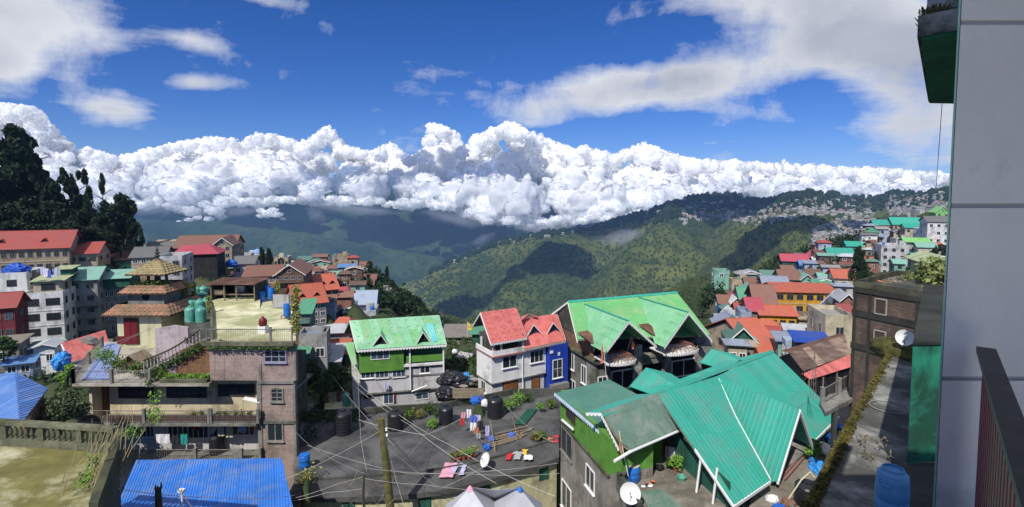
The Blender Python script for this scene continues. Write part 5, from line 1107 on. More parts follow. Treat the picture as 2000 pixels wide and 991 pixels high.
# roof B
B0, B1 = FW.pt(1024, 682, -.45), FW.pt(1105, 665, -.45); B3 = FW.pt(1011, 623, 2.9); B2 = corner(FW, B0, B1, B3, 1088, 614)
mb = MB(); mb.prism([B0 + dn, B1 + dn, B2 + dn, B3 + dn], (0, 0, -.06)); bb0, bb1 = B3 + V3((0, 3, -1.6)), B2 + V3((0, 3, -1.6)); mb.prism([B3 + dn, B2 + dn, bb1 + dn, bb0 + dn], (0, 0, -.06)); rf = obj('main_roof', mb, TIMBER, wh)
sheets(rf, [B0, B1, B2, B3], PINKR, B0 - B3, .8, .25, .015, rows=2); sheets(rf, [B3, B2, bb1, bb0], PINKR, bb0 - B3, .8, .25, .015)
wavy(wh, B0 + V3((0, -.03, 0)), B1 + V3((0, -.03, 0)), mat('stained_fascia', (.45, .38, .32)), .3, .3); verge(wh, B2, B1)
nB = (B1 - B0).cross(B3 - B0).normalized()
for a_ in ((1026, 1056, 652, 1041, 634), (1064, 1094, 648, 1079, 630)): dormer(wh, FW, (B0, nB), *a_, PINKR, 1.5, fill=GLASSB)
pa = FW.pt(1033, 613, 2.4); mb = MB(); mb.prism([pa, FW.pt(1018, 628, 1.6), B3], (0, 0, .04)); mb.prism([pa, B3.lerp(B2, .5), FW.pt(1050, 622, 2.2)], (0, 0, .04)); obj('small_gable', mb, PINKR, wh)
fwin(FW, wh, 981, 1009, 695, 718, 0, nx=2, gm=GLASS); fwin(FW, wh, 1035, 1061, 684, 708, 0, nx=3, gm=GLASS)
door(FW, wh, 983, 1010, 744, 777, .15, BWOOD, 3); door(FW, wh, 1039, 1053, 740, 769, .15, BWOOD, 1)
for px in (1020, 1020.01): pass
mb = MB(); x = wx(1020); mb.tube([(x, -.1, 0), (x, -.1, z0_ + .6)], .06, 6); obj('downpipe', mb, WHITEC, wh)
a = ys * .45; win(wh, a, a + 1.0, zb_ - 1.5, zb_ - .3, .12, nx=2, face='l')
ctrl(950, 800, 50); ctrl(1060, 785, 52)
# blue bay
xb0, xb1 = wx(1068), wx(1104); bz0, bz1 = wz(1085, 740), B1.z - .25
bb = thing('blue_bay_house', 'narrow bright blue house front with a tall window beside the white house', 'house', FW.o, FW.yaw); mb = MB(); mb.box(xb0, xb1, -.5, 5, wz(1085, 790), bz1); obj('wall', mb, mat('royal_blue_wall', (.015, .06, .46), .8, .1, 1., (.03, .05, .2), .25, .5, .2), bb)
fwin(FW, bb, 1079, 1098, 702, 738, -.5, nx=2, nz=2, fm=WHITEC); mb = MB(); mb.box(xb0, xb1 - .2, -1.0, -.5, wz(1085, 756), wz(1085, 745)); obj('flower_ledge', mb, CONC, bb)
mb = MB(); x = wx(1086); mb.box(x - .12, x + .12, -.56, -.5, wz(1086, 692), wz(1086, 686)); obj('vent', mb, WHITEC, bb); mb = MB(); mb.box(xb0 + .05, xb0 + .4, -.6, -.5, wz(1072, 688), wz(1072, 683)); obj('lamp_box', mb, WHITEC, bb)

# =====================================================================
# concrete house with the big lime green roof
# =====================================================================
FC = Frame(1167, 709, 50, 1390, yaw=22); ch = FC.thing('lime_roof_house', 'unfinished grey concrete house under a large lime green roof with two big gables', 'house')
GF = GREENR; LIME = mat('lime_green_roof', (.16, .46, .17), .6, .12, .4, (.30, .46, .22), .38, .7, .08, rnd_obj=.03)
MINT = mat('mint_green_roof', (.19, .47, .25), .5, .1, .5, (.30, .52, .32), .3, .7, .1, rnd_obj=.05)
C3, C2 = FC.pt(1109, 590, 6.0), FC.pt(1322, 572, 6.0); C2.z = C3.z = (C2.z + C3.z) / 2
ea = FC.pt(1127, 664, .6); nC = (V3((C2 - C3))).cross(ea - C3).normalized(); onC = lambda px, py: onroof(px, py, FC, C3, nC)
C0, Cd = onC(1127, 664), onC(1170, 697); C1 = onC(1388, 655); Cb = onC(1370, 690)
mainp = [C3, C0, Cd, onC(1230, 700), onC(1300, 695), C1, C2]
mb = MB(); mb.prism([p + V3((0, 0, -.05)) for p in [C3, C0, C1, C2]], (0, 0, -.06)); rf = obj('roof', mb, TIMBER, ch)
sheets(rf, [C3, C0, C1, C2], LIME, C0 - C3, 1.0, .25, .03, rows=2)
bk0, bk1 = C3 + V3((0, 5.5, -3)), C2 + V3((0, 5.5, -3)); sheets(rf, [C3, C2, bk1, bk0], LIME, bk0 - C3, 1., .25, .03)
mb = MB(); mb.prism([C3 + V3((0, -.25, -.03)), C2 + V3((0, -.25, -.03)), C2 + V3((0, 0, .12)), C3 + V3((0, 0, .12))], (0, 0, .03)); obj('ridge_cap', mb, mat('teal_ridge', (.04, .36, .28)), rf)
verge(ch, C3, C0 + (C0 - C3) * .02, h=.22); vl = C3 + V3((-.35, 3.2, -2.)); verge(ch, C3 + V3((0, .1, 0)), vl + V3((0, .1, 0)), h=.22)
mb = MB(); mb.prism([C3 + V3((.05, .1, -.15)), C3 + V3((.05, 5.2, -3)), C3 + V3((.1, -4.5, -3.2))], (.1, 0, 0)); obj('gable_wall', mb, CONCD, ch)
# big gables
for k_, (bkp, bk2, ap, fl_, fr_, yo) in enumerate([((1199, 603), (1176, 608), (1228, 629), (1182, 687), (1282, 685), -2.9), ((1305, 592), (1284, 597), (1345, 612), (1297, 680), (1391, 661), -2.6)]):
    Ap = FC.pt(*ap, yo); FL = FC.pt(*fl_, yo); FR = FC.pt(*fr_, yo); FR.z = FL.z = min(FL.z, FR.z + .4)
    Bk = V3((Ap.x, 0, Ap.z)); Bk.y = ((C3 - Bk).dot(nC)) / nC.y
    lowL = V3((FL.x, 0, FL.z)); lowL.y = ((C3 - lowL).dot(nC)) / nC.y; lowR = V3((FR.x, 0, FR.z)); lowR.y = ((C3 - lowR).dot(nC)) / nC.y
    g = link('gable_roof', None, ch, (0, 0, 0)); up = V3((0, 0, .06))
    sheets(g, [Ap + up, FL + up, lowL + up, Bk + up], MINT, FL - Ap, 1.0, .25, .02, rows=1); hoods(g, FL + up, Ap - FL, lowL - FL, 4, 5, MINT, .12)
    sheets(g, [Ap + up, FR + up, lowR + up, Bk + up], MINT, FR - Ap, 1.0, .25, .02)
    wavy(ch, Ap + V3((0, -.02, .08)), FL + V3((0, -.02, .08)), WHITEC, .3, .28, name='scalloped_bargeboard'); wavy(ch, Ap + V3((0, -.03, .08)), FR + V3((0, -.03, .08)), WHITEC, .3, .28, name='scalloped_bargeboard')
    mb = MB(); mb.prism([Ap + V3((-.12, -.02, .1)), Ap + V3((.12, -.02, .1)), Bk + V3((.12, 0, .1)), Bk + V3((-.12, 0, .1))], (0, 0, .04)); obj('ridge_cap', mb, mat('teal_ridge', (.04, .36, .28)), g)
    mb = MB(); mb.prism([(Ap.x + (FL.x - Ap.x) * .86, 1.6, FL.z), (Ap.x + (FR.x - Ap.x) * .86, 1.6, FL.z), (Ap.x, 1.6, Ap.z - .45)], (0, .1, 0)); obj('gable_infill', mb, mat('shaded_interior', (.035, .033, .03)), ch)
    mb = MB(); mb.tube([(Ap.x, -.9, Ap.z - .1), (Ap.x, -.9, Ap.z - 1.)], .05, 5); mb.tube([(Ap.x - .8, -.9, Ap.z - .95), (Ap.x + .8, -.9, Ap.z - .95)], .05, 5); obj('king_post', mb, DWOOD, ch)
# walls
x_r = FC.uv(1392, 690)[0]; yb, _ = FC.side(1097, 640, 0); yb = min(abs(yb), 11); cz = lambda px, py, yo=0: FC.uv(px, py, yo)[1]; cx = lambda px, py=720, yo=0: FC.uv(px, py, yo)[0]
base = cz(1200, 800)
mb = MB(); mb.box(0, .25, 0, yb, base - 4, 0); mb.box(0, cx(1193), 0, .3, base - 4, 0); obj('side_wall', mb, CONC, ch)
mb = MB(); mb.box(-.35, .1, -.35, yb, -.05, .22); mb.box(-.35, cx(1196), -.4, .2, -.06, .22); obj('roof_ledge', mb, MOSSY, ch)
mb = MB(); mb.box(0.02, .25, 1, yb, .2, cz(1167, 672)); obj('knee_wall', mb, mat('rust_stained_wall', (.22, .13, .08), .9, .3, 1.5), ch)
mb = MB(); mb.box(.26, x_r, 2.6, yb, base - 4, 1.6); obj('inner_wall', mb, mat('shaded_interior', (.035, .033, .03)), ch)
PIL = mat('blotched_pillar', (.44, .42, .38), .95, .3, 2., (.13, .12, .10), .5, 1., .4)
for a, b, z1 in ((1238, 1254, 1.2), (1298, 1311, .6), (1360, 1390, 1.2)): mb = MB(); mb.box(cx(a), cx(b), 0, .5, base - 4, z1); obj('pillar', mb, PIL, ch)
mb = MB(); mb.box(cx(1193), x_r + .2, .1, 2.6, cz(1250, 703) - .0, cz(1250, 698)); obj('floor_slab', mb, CONC, ch)
mb = MB(); mb.box(cx(1253), cx(1300), .2, .6, cz(1275, 712), cz(1275, 700)); obj('lintel', mb, CONC, ch)
REB = mat('rusty_rebar', (.25, .10, .07), .8, .3, 5.)
for j, (a, b, py, nm_) in enumerate([(1193, 1251, 710, 'left'), (1306, 1374, 690, 'right')]):
    xa_, xb_ = cx(a, py, -2.6), cx(b, py, -2.6); z = cz((a + b) / 2, py, -2.6); bc = link('balcony', None, ch, ((xa_ + xb_) / 2, -1.75, z)); hw = (xb_ - xa_) / 2
    arc = [V3((hw * CO(math.pi + math.pi * i / 12), .95 * S(math.pi + math.pi * i / 12) * .9, 0)) for i in range(13)]
    mb = MB(); mb.prism(arc + [V3((hw, 2.2, 0)), V3((-hw, 2.2, 0))], (0, 0, -.12)); obj('balcony_slab', mb, WHITE, bc)
    for i in range(12): wavy(bc, arc[i] + V3((0, -.01, .03)), arc[i + 1] + V3((0, -.01, .03)), WHITEC, .3, .24)
    mb = MB(); R_ = random.Random(j)
    for i in range(0, 13, 1): mb.tube([arc[i] * .95 + V3((0, 0, .0)), arc[i] * .75 + V3((0, .2, .5)), V3((arc[i].x * .35, .7, .85))], .03, 4)
    for f, z_ in ((.85, .3), (.62, .62)): mb.tube([V3((p.x * f, p.y * f + .25, z_)) for p in arc], .025, 4)
    obj('cage_bars', mb, REB, bc)
    mb = MB()
    for i in range(60): a_ = V3((R_.uniform(-hw, hw) * .8, R_.uniform(-.6, .9), R_.uniform(.02, .2))); mb.tube([a_, a_ + V3((R_.uniform(-.5, .5), R_.uniform(-.4, .4), R_.uniform(0, .35)))], .018, 3)
    o = obj('brushwood', mb, DRY, bc); o['kind'] = 'stuff'
for a, b, c, d in ((1193, 1237, 722, 760), (1311, 1358, 702, 735)): fwin(FC, ch, a, b, c, d, .3, nx=2, fm=WHITEC, gm=DARK, sill=False, fw=.12)
fwin(FC, ch, 1167, 1186, 735, 748, 0, nx=2, fm=WHITEC, fw=.1)
for (pa_, pb_, pt_, pb2) in ((1113, 1122, 686, 722), (1136, 1146, 714, 750), (1113, 1124, 742, 765)):
    ya, zt_ = FC.side(pa_, pt_, 0); yc, _ = FC.side(pb_, pt_, 0); _, zb2 = FC.side((pa_ + pb_) / 2, pb2, 0); zt_ = FC.side((pa_ + pb_) / 2, pt_, 0)[1]; win(ch, min(ya, yc), max(ya, yc), zb2, zt_, 0, nx=2, face='l', fw=.1)
for (q_, yo, lab) in ([(1128, 657), (1148, 653), (1171, 672), (1160, 681)], 0, 'left'), ([(1247, 641), (1266, 639), (1287, 655), (1279, 664)], 0, 'mid'):
    pts_ = [onC(*p) + V3((0, 0, .35)) for p in q_]; mb = MB(); mb.prism(pts_, (0, 0, .05)); o = obj('lean_to_roof', mb, RUST, ch); mb = MB(); [mb.tube([p, p + V3((0, 0, -.6))], .03, 4) for p in pts_]; obj('lean_to_posts', mb, METAL, ch)['kind'] = 'stuff'
ctrl(1190, 790, 50); ctrl(1380, 770, 52)
def flag(lab, px, pyb, pyt, Y, m, wpx, ph, lean=0, cat='flag'):
    b = W(px, pyb, Y); t_ = W(px + lean, pyt, Y) - b; t = thing('flag', lab, cat, b); mb = MB(); mb.tube([(0, 0, 0), t_], .03, 5); obj('pole', mb, WHITE, t); s = Y / 1000; mb = MB(); vv = []; n_ = 6; h = ph * s
    for i in range(n_ + 1):
        f = i / n_; x = -wpx * s * S(f * 2.2) * (1 if wpx > 0 else 1); vv += [t_ * 0.97 + V3((0, .02, -h * f)), t_ * .97 + V3((x * .9 + .06 * S(i * 2), .06 * S(i * 1.7), -h * f * 1.0 - abs(x) * .1))]
    N = len(vv); ff = [(2 * i, 2 * i + 1, 2 * i + 3, 2 * i + 2) for i in range(n_)]; mb.add(vv + [v + V3((0, .02, 0)) for v in vv], ff + [tuple(q + N for q in f[::-1]) for f in ff]); obj('cloth', mb, m, t)
flag('orange prayer flag on a white pole before the left gable', 1184, 738, 664, 46, CLOTH['orange'], 5, 46, -6); flag('small orange flag leaning inside the left green gable', 1226, 684, 656, 50, CLOTH['orange'], -6, 26, 8)
flag('brown-orange pennant on a white pole by the near satellite dish', 1227, 930, 842, 29, mat('cloth_rust', (.40, .22, .12), .9), -9, 46, -18)
flag('yellow flag rising behind the rubble yard', 913, 660, 628, 75, CLOTH['yellow'], -10, 16)

# =====================================================================
# teal roof house
# =====================================================================
ZR_ = -13.0
th = thing('teal_roof_house', 'large house under overlapping teal green metal roofs with white edges', 'house', (0, 0, 0))
Ra, Rc, Re = WZ(1174, 810, ZR_), WZ(1284, 772, ZR_), WZ(1508, 686, ZR_); Ee = WZ(1639, 814, ZR_ - 3.1); nT = pn3(Ra, Re, Ee); nT = nT if nT.z > 0 else -nT
onM = lambda px, py, dz=0.: RP(px, py, Ra + V3((0, 0, dz)), nT)
dT = Ee - Re
dS = onM(1403, 741); Dap = WZ(1562, 804, dS.z); rd = (Re - Ra).normalized(); gp_n = V3((rd.y, -rd.x, 0)).normalized()
FLt, FRt = RP(1519, 944, Dap, gp_n), RP(1588, 877, Dap, gp_n)
rfm = link('main_roof', None, th, (0, 0, 0))
left_main = [Rc, onM(1328, 849), onM(1433, 990), onM(1505, 941), onM(1437, 817), dS]
ridge_at = lambda px: Ra + (Re - Ra) * ((px - 1174) / (1508 - 1174))
sheets(rfm, [Rc, onM(1433, 990), onM(1505, 941), dS, onM(1399, 737)], TEAL, dT, 1.0, .33, .018, rows=2)
right_main = [onM(1399, 737), Re, Ee, onM(1589, 864), onM(1540, 860), dS]; sheets(rfm, [dS, onM(1399, 736), Re, Ee, onM(1589, 864)], TEAL, dT, 1.0, .33, .018, rows=2)
for und in ([Rc, onM(1433, 990), onM(1503, 941), onM(1398, 740)], [onM(1406, 742), onM(1589, 862), Ee, Re]): mb = MB(); mb.prism([p + V3((0, 0, -.06)) for p in und], (0, 0, -.05)); obj('roof_lining', mb, TIMBER, rfm)
for a, b in ((onM(1433, 990), onM(1505, 941)), (onM(1589, 864), Ee), (Rc + dT.normalized() * 4.2, onM(1433, 990))): verge(rfm, a + V3((0, 0, .05)), b + V3((0, 0, .05)), WHITEC, .04, .16)
mb = MB(); v = V3((0, 0, .1)); mb.prism([Ra + v, Re + v, Re + dT.normalized() * .28 + V3((0, 0, .07)), Ra + dT.normalized() * .28 + V3((0, 0, .07))], (0, 0, .03)); obj('ridge_cap', mb, TEAL, rfm)
# dormer
nD = pn3(dS, Dap, FLt); dm = link('side_gable', None, th, (0, 0, 0)); up = V3((0, 0, .09)); onD = lambda px, py: RP(px, py, dS, nD)
TEAL2 = TEAL; sheets(dm, [dS + up, Dap + up, FLt + up, onD(1500, 944) + up, onD(1434, 819) + up], TEAL, FLt - Dap, 1.0, .33, .018)
sheets(dm, [dS + up, Dap + up, FRt + up, onM(1555, 840) + V3((0, 0, .05))], TEAL, FRt - Dap, 1.0, .25, .03)
for Q in (FLt, FRt): verge(dm, Dap + V3((0, 0, .12)), Q + V3((0, 0, .12)), WHITEC, .07, .2)
mb = MB(); a, b, c = Dap - gp_n * -0, FLt, FRt; inn = -gp_n * 1.2; inn = inn if inn.dot(dS - Dap) > 0 else -inn; mb.prism([a + inn + V3((0, 0, -.2)), b.lerp(c, .12) + inn, c.lerp(b, .05) + inn], inn * .1); obj('gable_board', mb, mat('pale_timber_lining', (.38, .34, .31), .8, .15, 3.), dm)
mb = MB(); h = [onM(1437, 817), onM(1505, 941), onM(1403, 741)]; mb.tube([h[2] + up, h[0] + up * 1.3, h[1] + up * 1.3], .035, 5); obj('valley_strip', mb, WHITEC, dm)
# walls below
wl = [Rc + dT * .25, onM(1440, 960), onM(1500, 925), Dap.lerp(FLt, .5) + inn, FRt + inn, onM(1585, 850), Ee + (Re - Ee) * .1, Re + (Ee - Re) * .15]
mb = MB(); c = sum(wl, V3()) / len(wl); base_ = [V3((c.x + (p.x - c.x) * .88, c.y + (p.y - c.y) * .88, -17.2)) for p in [Rc, onM(1440, 960), onM(1500, 925), onM(1585, 850), Ee, Re]]; mb.prism(base_, (0, 0, -6)); obj('lower_wall', mb, CONC, th)
# back slope and back gables
nb = V3((-rd.y, rd.x, 0)); nb = nb if nb.y > 0 else -nb; bn = ((Re - Ra).cross(nb + V3((0, 0, -.16)))).normalized()
onB = lambda px, py: RP(px, py, Ra, bn)
sheets(rfm, [Rc + V3((0, 0, .02)), Re + V3((0, 0, .02)), onB(1443, 700), onB(1395, 716), onB(1318, 745), onB(1285, 760)], TEAL, nb, 1.0, .25, .03)
for a, b, c, d in (((1262, 721, -13.), (1320, 755, -13.), (1285, 779, -13.4), (1229, 758, -14.2)), ((1390, 684, -13.2), (1445, 706, -13.), (1412, 725, -13.3), (1366, 711, -14.3))):
    q = [WZ(*k_) for k_ in (a, b, c, d)]; g = link('rear_gable', None, th, (0, 0, 0)); mb = MB(); sheets(g, [v_ + up for v_ in (q[0], q[1], q[3])], TEAL, q[3] - q[0], 1., .25, .03); sheets(g, [v_ + up for v_ in (q[1], q[2], q[3])], TEAL, q[3] - q[0], 1., .25, .03)
    r_ = [q[0], q[1], q[1] + V3((1.5, .6, -.5)), q[0] + V3((1.8, .5, -1.2))]; sheets(g, [v_ + up for v_ in r_], TEAL, r_[3] - r_[0], 1., .25, .03); verge(g, q[0] + up, q[3] + up, TEAL, .04, .15)
    mb = MB(); mb.prism([q[0] + V3((0, -.1, -.15)), q[3] + V3((.1, -.1, -.1)), q[0] + V3((1.7, .4, -1.3))], (0, 0, -2.5)); obj('gable_wall', mb, DGREEN, g)
# faded porch roof
Ep = WZ(1334, 838, ZR_ - 1.75); nP = pn3(Ra, Rc, Ep); onP = lambda px, py: RP(px, py, Ra, nP)
pr = link('porch_roof', None, th, (0, 0, 0)); up = V3((0, 0, .1)); P4 = [Ra + up, Rc + up, onP(1334, 838) + up, onP(1232, 882) + up, onP(1212, 868) + up]
mb = MB(); mb.prism([p + V3((0, 0, -.1)) for p in P4], (0, 0, -.05)); obj('roof_lining', mb, TIMBER, pr)
sheets(pr, P4, TEALG, Ep - Rc, .9, .15, .02)
mb = MB(); mb.prism([Ra + up * 1.5, Rc + up * 1.5, Rc + up * 1.5 + (Ep - Rc).normalized() * .45, Ra + up * 1.5 + (Ep - Rc).normalized() * .45], (0, 0, .02)); obj('ridge_flashing', mb, TEALG, pr)
mb = MB(); mb.tube([onP(1200, 898) + V3((0, 0, -.1)), onP(1232, 882), onP(1334, 838)], .1, 7); obj('gutter', mb, WHITEC, pr)
wavy(pr, Ra + up, onP(1209, 880) + up, WHITEC, .24, .24, 0, (-.03, -.02, 0), 'scalloped_bargeboard')
mb = MB(); tl0 = WZ(1144, 808, -13.1); mb.prism([tl0, Ra + up * .6, Rc + up * .6, WZ(1246, 771, -13.1)], (0, 0, .03)); obj('teal_flashing', mb, TEAL, pr); wavy(pr, tl0 + V3((0, 0, .05)), Ra + up, WHITEC, .2, .24, 0, (0, -.03, 0))
# faded left roof
sr = link('side_roof', None, th, (0, 0, 0)); S4 = [WZ(1083, 769, -14.5), WZ(1171, 843, -14.5), WZ(1246, 772, -13.15), WZ(1190, 742, -13.2)]
nS = pn3(S4[0], S4[1], S4[3]); S4[2] = RP(1246, 772, S4[0], nS); mb = MB(); mb.prism([p + V3((0, 0, -.05)) for p in S4], (0, 0, -.05)); obj('roof_lining', mb, TIMBER, sr); sheets(sr, S4, mat('dull_green_roof', (.075, .20, .15), .6, .15, .5, (.12, .22, .18), .3, .7, .2, rnd_obj=.04), S4[0] - S4[3], .9, .15, .012)
wavy(sr, S4[0] + V3((0, 0, .05)), S4[1] + V3((0, 0, .05)), mat('pale_blue_fascia', (.62, .70, .85)), .26, .26, 0, (-.03, -.02, 0))
verge(sr, S4[0], S4[3], WHITEC, .03, .12)
# left flank
FT = Frame(1095, 812, 37.2, 1188, 918); tzv = lambda px, py: FT.uv(px, py)[1]; txv = lambda px, py: FT.uv(px, py)[0]
fl = link('flank', None, th, FT.o, FT.yaw); gz0 = FT.uv(1142, 874)[1]
mb = MB(); mb.box(-.05, FT.w, 0, 3., gz0, FT.uv(1130, 805)[1] + .25); obj('green_wall', mb, GREENW, fl)
mb = MB(); mb.box(-.1, FT.w + .1, -.12, .05, gz0 - .12, gz0 + .02); obj('ledge', mb, MOSSY, fl)
mb = MB(); mb.box(0, FT.w, 0.02, 3., -7, gz0); obj('flank_wall', mb, mat('stained_grey_plaster', (.36, .34, .30), .95, .2, 1., (.16, .14, .11), .5, .5, .6, .3), fl)
fwin(FT, fl, 1097, 1118, 842, 890, 0.02, nx=2, fm=CONC, gm=GLASS); fwin(FT, fl, 1145, 1162, 914, 957, .02, nx=2, fm=WHITE, gm=GLASS); fwin(FT, fl, 1098, 1116, 946, 1000, .02, nx=2, fm=WHITE, gm=GLASS)
mb = MB(); mb.tube([(txv(1103, 822), -.2, FT.uv(1103, 820)[1]), (txv(1124, 840), -.2, FT.uv(1124, 838)[1])], .1, 6); obj('white_pipe', mb, WHITEC, fl); fwin(FT, fl, 1107, 1124, 800, 822, 0, nx=2, fm=DWOOD, gm=GLASS, sill=False)
# terrace under the porch
ZP = -17.2
tp = lambda px, py, dz=0.: WZ(px, py, ZP + dz)
te = link('porch_terrace', None, th, (0, 0, 0)); slab(te, [tp(1190, 925), tp(1245, 1010), tp(1425, 1010), tp(1400, 940), tp(1330, 870), tp(1240, 870)], .3, mat('terrace_floor_grey', (.25, .23, .19), .95, .25, 1., (.12, .11, .08), .45, .6), 'floor'); slab(te, [tp(1190, 925, -.31), tp(1245, 1010, -.31), tp(1425, 1010, -.31), tp(1400, 940, -.31), tp(1330, 870, -.31), tp(1240, 870, -.31)], 4, CONC, 'terrace_wall')
mb = MB(); a, b = tp(1190, 925), tp(1248, 1008); mb.prism([a, b, b + V3((.22, .1, 0)), a + V3((.22, .1, 0))], (0, 0, .75)); obj('parapet', mb, CONCD, te)
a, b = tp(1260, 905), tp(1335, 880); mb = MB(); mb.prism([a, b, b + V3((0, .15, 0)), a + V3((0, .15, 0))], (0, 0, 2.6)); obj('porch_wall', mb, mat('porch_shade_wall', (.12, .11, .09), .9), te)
mb = MB(); a = tp(1262, 904); mb.box(a.x + .3, a.x + 1.0, a.y - .1, a.y, ZP, ZP + 2); obj('door', mb, GREENW, te)
for i in range(14):
    p_, q_ = tp(1316, 898), tp(1425, 995); a = p_.lerp(q_, i / 14); b = p_.lerp(q_, (i + .92) / 14); h_ = 1.9 - .03 * i; mb = MB(); mb.prism([a, b, b + V3((.05, .03, 0)), a + V3((.05, .03, 0))], (0, 0, h_)); obj('wall_board', mb, DGREEN, te)
for p in ((1360, 962), (1392, 984)): a = tp(*p); mb = MB(); mb.tube([a, a + V3((.25, .1, 2.0))], .07, 6); obj('white_post', mb, WHITEC, te)
barrel('blue barrel with an orange-brown lid on the near porch terrace', tp(1236, 938), .42, .95, BLUEP, lid=CLOTH['cream']); dish('large white satellite dish on the near terrace parapet', WZ(1231, 984, -16.9), .56, -15, 22)
for i, (px, py, m, lab) in enumerate([(1288, 918, BLACKP, 'black basin on the porch terrace'), (1331, 938, GRNP, 'small green bucket by the porch wall')]): t = thing('basin', lab, 'basin', tp(px, py)); mb = MB(); mb.lathe([(.2, 0), (.3, .25), (.28, .26), (.18, .03)], 14); obj('bowl', mb, m, t); mb = MB(); mb.tube([(.29, 0, .24), (.2, 0, .4), (-.2, 0, .4), (-.29, 0, .24)], .012, 4); obj('handle', mb, METAL, t)
plant('green potted plant in a wooden tub on the porch terrace', tp(1320, 922), .7, .45, BLEAF, mat('clay_pot', (.3, .1, .06)), 220, size=.1); plant('second leafy plant at the porch terrace wall', tp(1308, 915), .6, .4, MLEAF, n=160, size=.1)
for i, (px, py, m, lab) in enumerate([(1284, 870, 'white', 'white garment hanging under the porch roof'), (1292, 866, 'maroon', 'maroon garment hanging under the porch roof'), (1300, 872, 'cream', 'cream garment hanging under the porch roof'), (1308, 874, 'white', 'white towel hanging at the right under the porch roof'), (1276, 878, 'blue', 'blue garment hanging at the left under the porch roof')]): line_cloth('', W(px, py, 33 - (px - 1276) * .02), .35, .8, CLOTH[m], label=lab)
q = [tp(1250, 962, .3), tp(1290, 956, .3), tp(1350, 1005, .2), tp(1275, 1010, .2)]; cs = thing('sheet_pile', 'faded green corrugated sheets lying at the terrace bottom edge', 'roofing sheets', q[0]); sheets(cs, [v_ - q[0] for v_ in q], TEALG, q[3] - q[0], .9, .2, .05, name='sheet')
o = thing('slipper_heap', 'small heap of footwear and rags in the middle of the porch terrace', 'rags', tp(1266, 948)); R_ = random.Random(2)
for i in range(7): mb = MB(); BV, BF = ICO[1]; g = BV * np.array([.16, .1, .07]); x = link('rag', np_mesh('rag', g + np.array([R_.uniform(-.4, .4), R_.uniform(-.3, .3), .07]), BF, [CLOTH['orange'], CLOTH['white'], CLOTH['dark'], CLOTH['cream']][i % 4]), o)
# =====================================================================
# our own building at the right: wall, sunshade, rail, ledge, block
# =====================================================================
ow = thing('our_building', 'pale grey plastered hotel wall with deep grooves at the right edge', 'building', (0, 0, 0))
LILW = mat('lilac_grey_paint', (.86, .84, .78), .85, .05, 1.5, (.55, .54, .50), .22, .8, .10, .25, 5, rnd_obj=0); MINTE = mat('mint_edge_paint', (.42, .72, .58), .8, .1, 3.)
yw = 2.6; xw = (1878 - 1000) / 1000 * yw * .976
wzz = lambda py: W(1940, py, yw).z
edges = [1040, 740, 402, 44, -420]
def wp(mb, y0, z0, z1, e=0): mb.prism([(xw + e, y0, z0), (5.2, y0, z0), (6.4, yw + .45, z0), (xw + .42 + e, yw + .45, z0)], (0, 0, z1 - z0)); return mb
for a, b in zip(edges[:-1], edges[1:]): o = obj('wall_panel', wp(MB(), yw, wzz(a) + .012, wzz(b) - .012), LILW, ow)
for e in edges[1:4]: obj('groove', wp(MB(), yw + .022, wzz(e) - .012, wzz(e) + .012, .021), mat('groove_paint', (.62, .61, .58), .9, .05), ow)
mb = MB(); mb.prism([(xw - .011, yw + .004, -2.6), (xw - .0005, yw + .004, -2.6), (xw + .3, yw + .3, -2.6), (xw + .289, yw + .3, -2.6)], (0, 0, 4.6)); obj('corner_trim', mb, MINTE, ow)
mb = MB(); mb.prism([(xw + .5, yw + .47, .72), (6.5, yw + .47, .72), (7, 4.2, .72), (3.85, 4.2, .72)], (0, 0, .62)); obj('side_block', mb, MINTE, ow)
mb = MB(); mb.box(1.2, 7, -8, -2.6, -22, 3.3); obj('rear_block', mb, LILW, ow); mb = MB(); mb.box(-1.4, 7, -2.6, 2.45, 3.3, 3.5); obj('upper_balcony_slab', mb, LILW, ow); mb = MB(); mb.box(-1.4, 6, -2.6, 2.2, -1.9, -1.7); obj('balcony_slab', mb, LILW, ow)  # unseen rest of the building; upper slab sized to shade the near wall
# sunshade
ss_ = thing('sunshade', 'dark green concrete sunshade jutting from the building corner, black mould along its edge', 'sunshade', (0, 0, 0)); GU = mat('dark_green_soffit', (.02, .16, .085), .9, .15, 2., (.02, .05, .03), .3, 1.2)
MOULD = mat('mouldy_concrete', (.05, .055, .05), .95, .4, 2., (.45, .45, .42), .3, 1.2, 0, .8, 14)
zs = W(1795, 78, 3.3).z; q = [WZ(1800, 79, zs), WZ(1873, 66, zs), WZ(1866, 203, zs), WZ(1815, 202, zs)]
mb = MB(); mb.prism(q, (0, 0, .02)); obj('soffit', mb, GU, ss_)
q2 = [WZ(1791, 79, zs + .001), WZ(1877, 64, zs + .001), WZ(1870, 203, zs + .001), WZ(1813, 203, zs + .001)]; q2 = [p + V3((0, 0, .02)) for p in q2]; mb = MB(); mb.prism(q2, (0, 0, .13)); obj('slab', mb, MOULD, ss_)
mb = MB(); R_ = random.Random(3); a, b = q2[0] + V3((0, 0, .13)), q2[3] + V3((0, 0, .13)); 
for i in range(160): f = R_.random(); c = (a.lerp(b, f) if i % 2 else a.lerp(q2[1] + V3((0, 0, .13)), f * .6)) + V3((R_.uniform(0, .04), 0, 0)); mb.tube([c, c + V3((R_.uniform(-.03, .03), R_.uniform(-.02, .02), R_.uniform(.02, .06)))], .003, 3)
o = obj('moss_tufts', mb, mat('dry_moss', (.12, .10, .05), .95, .3, 9.), ss_); o['kind'] = 'stuff'
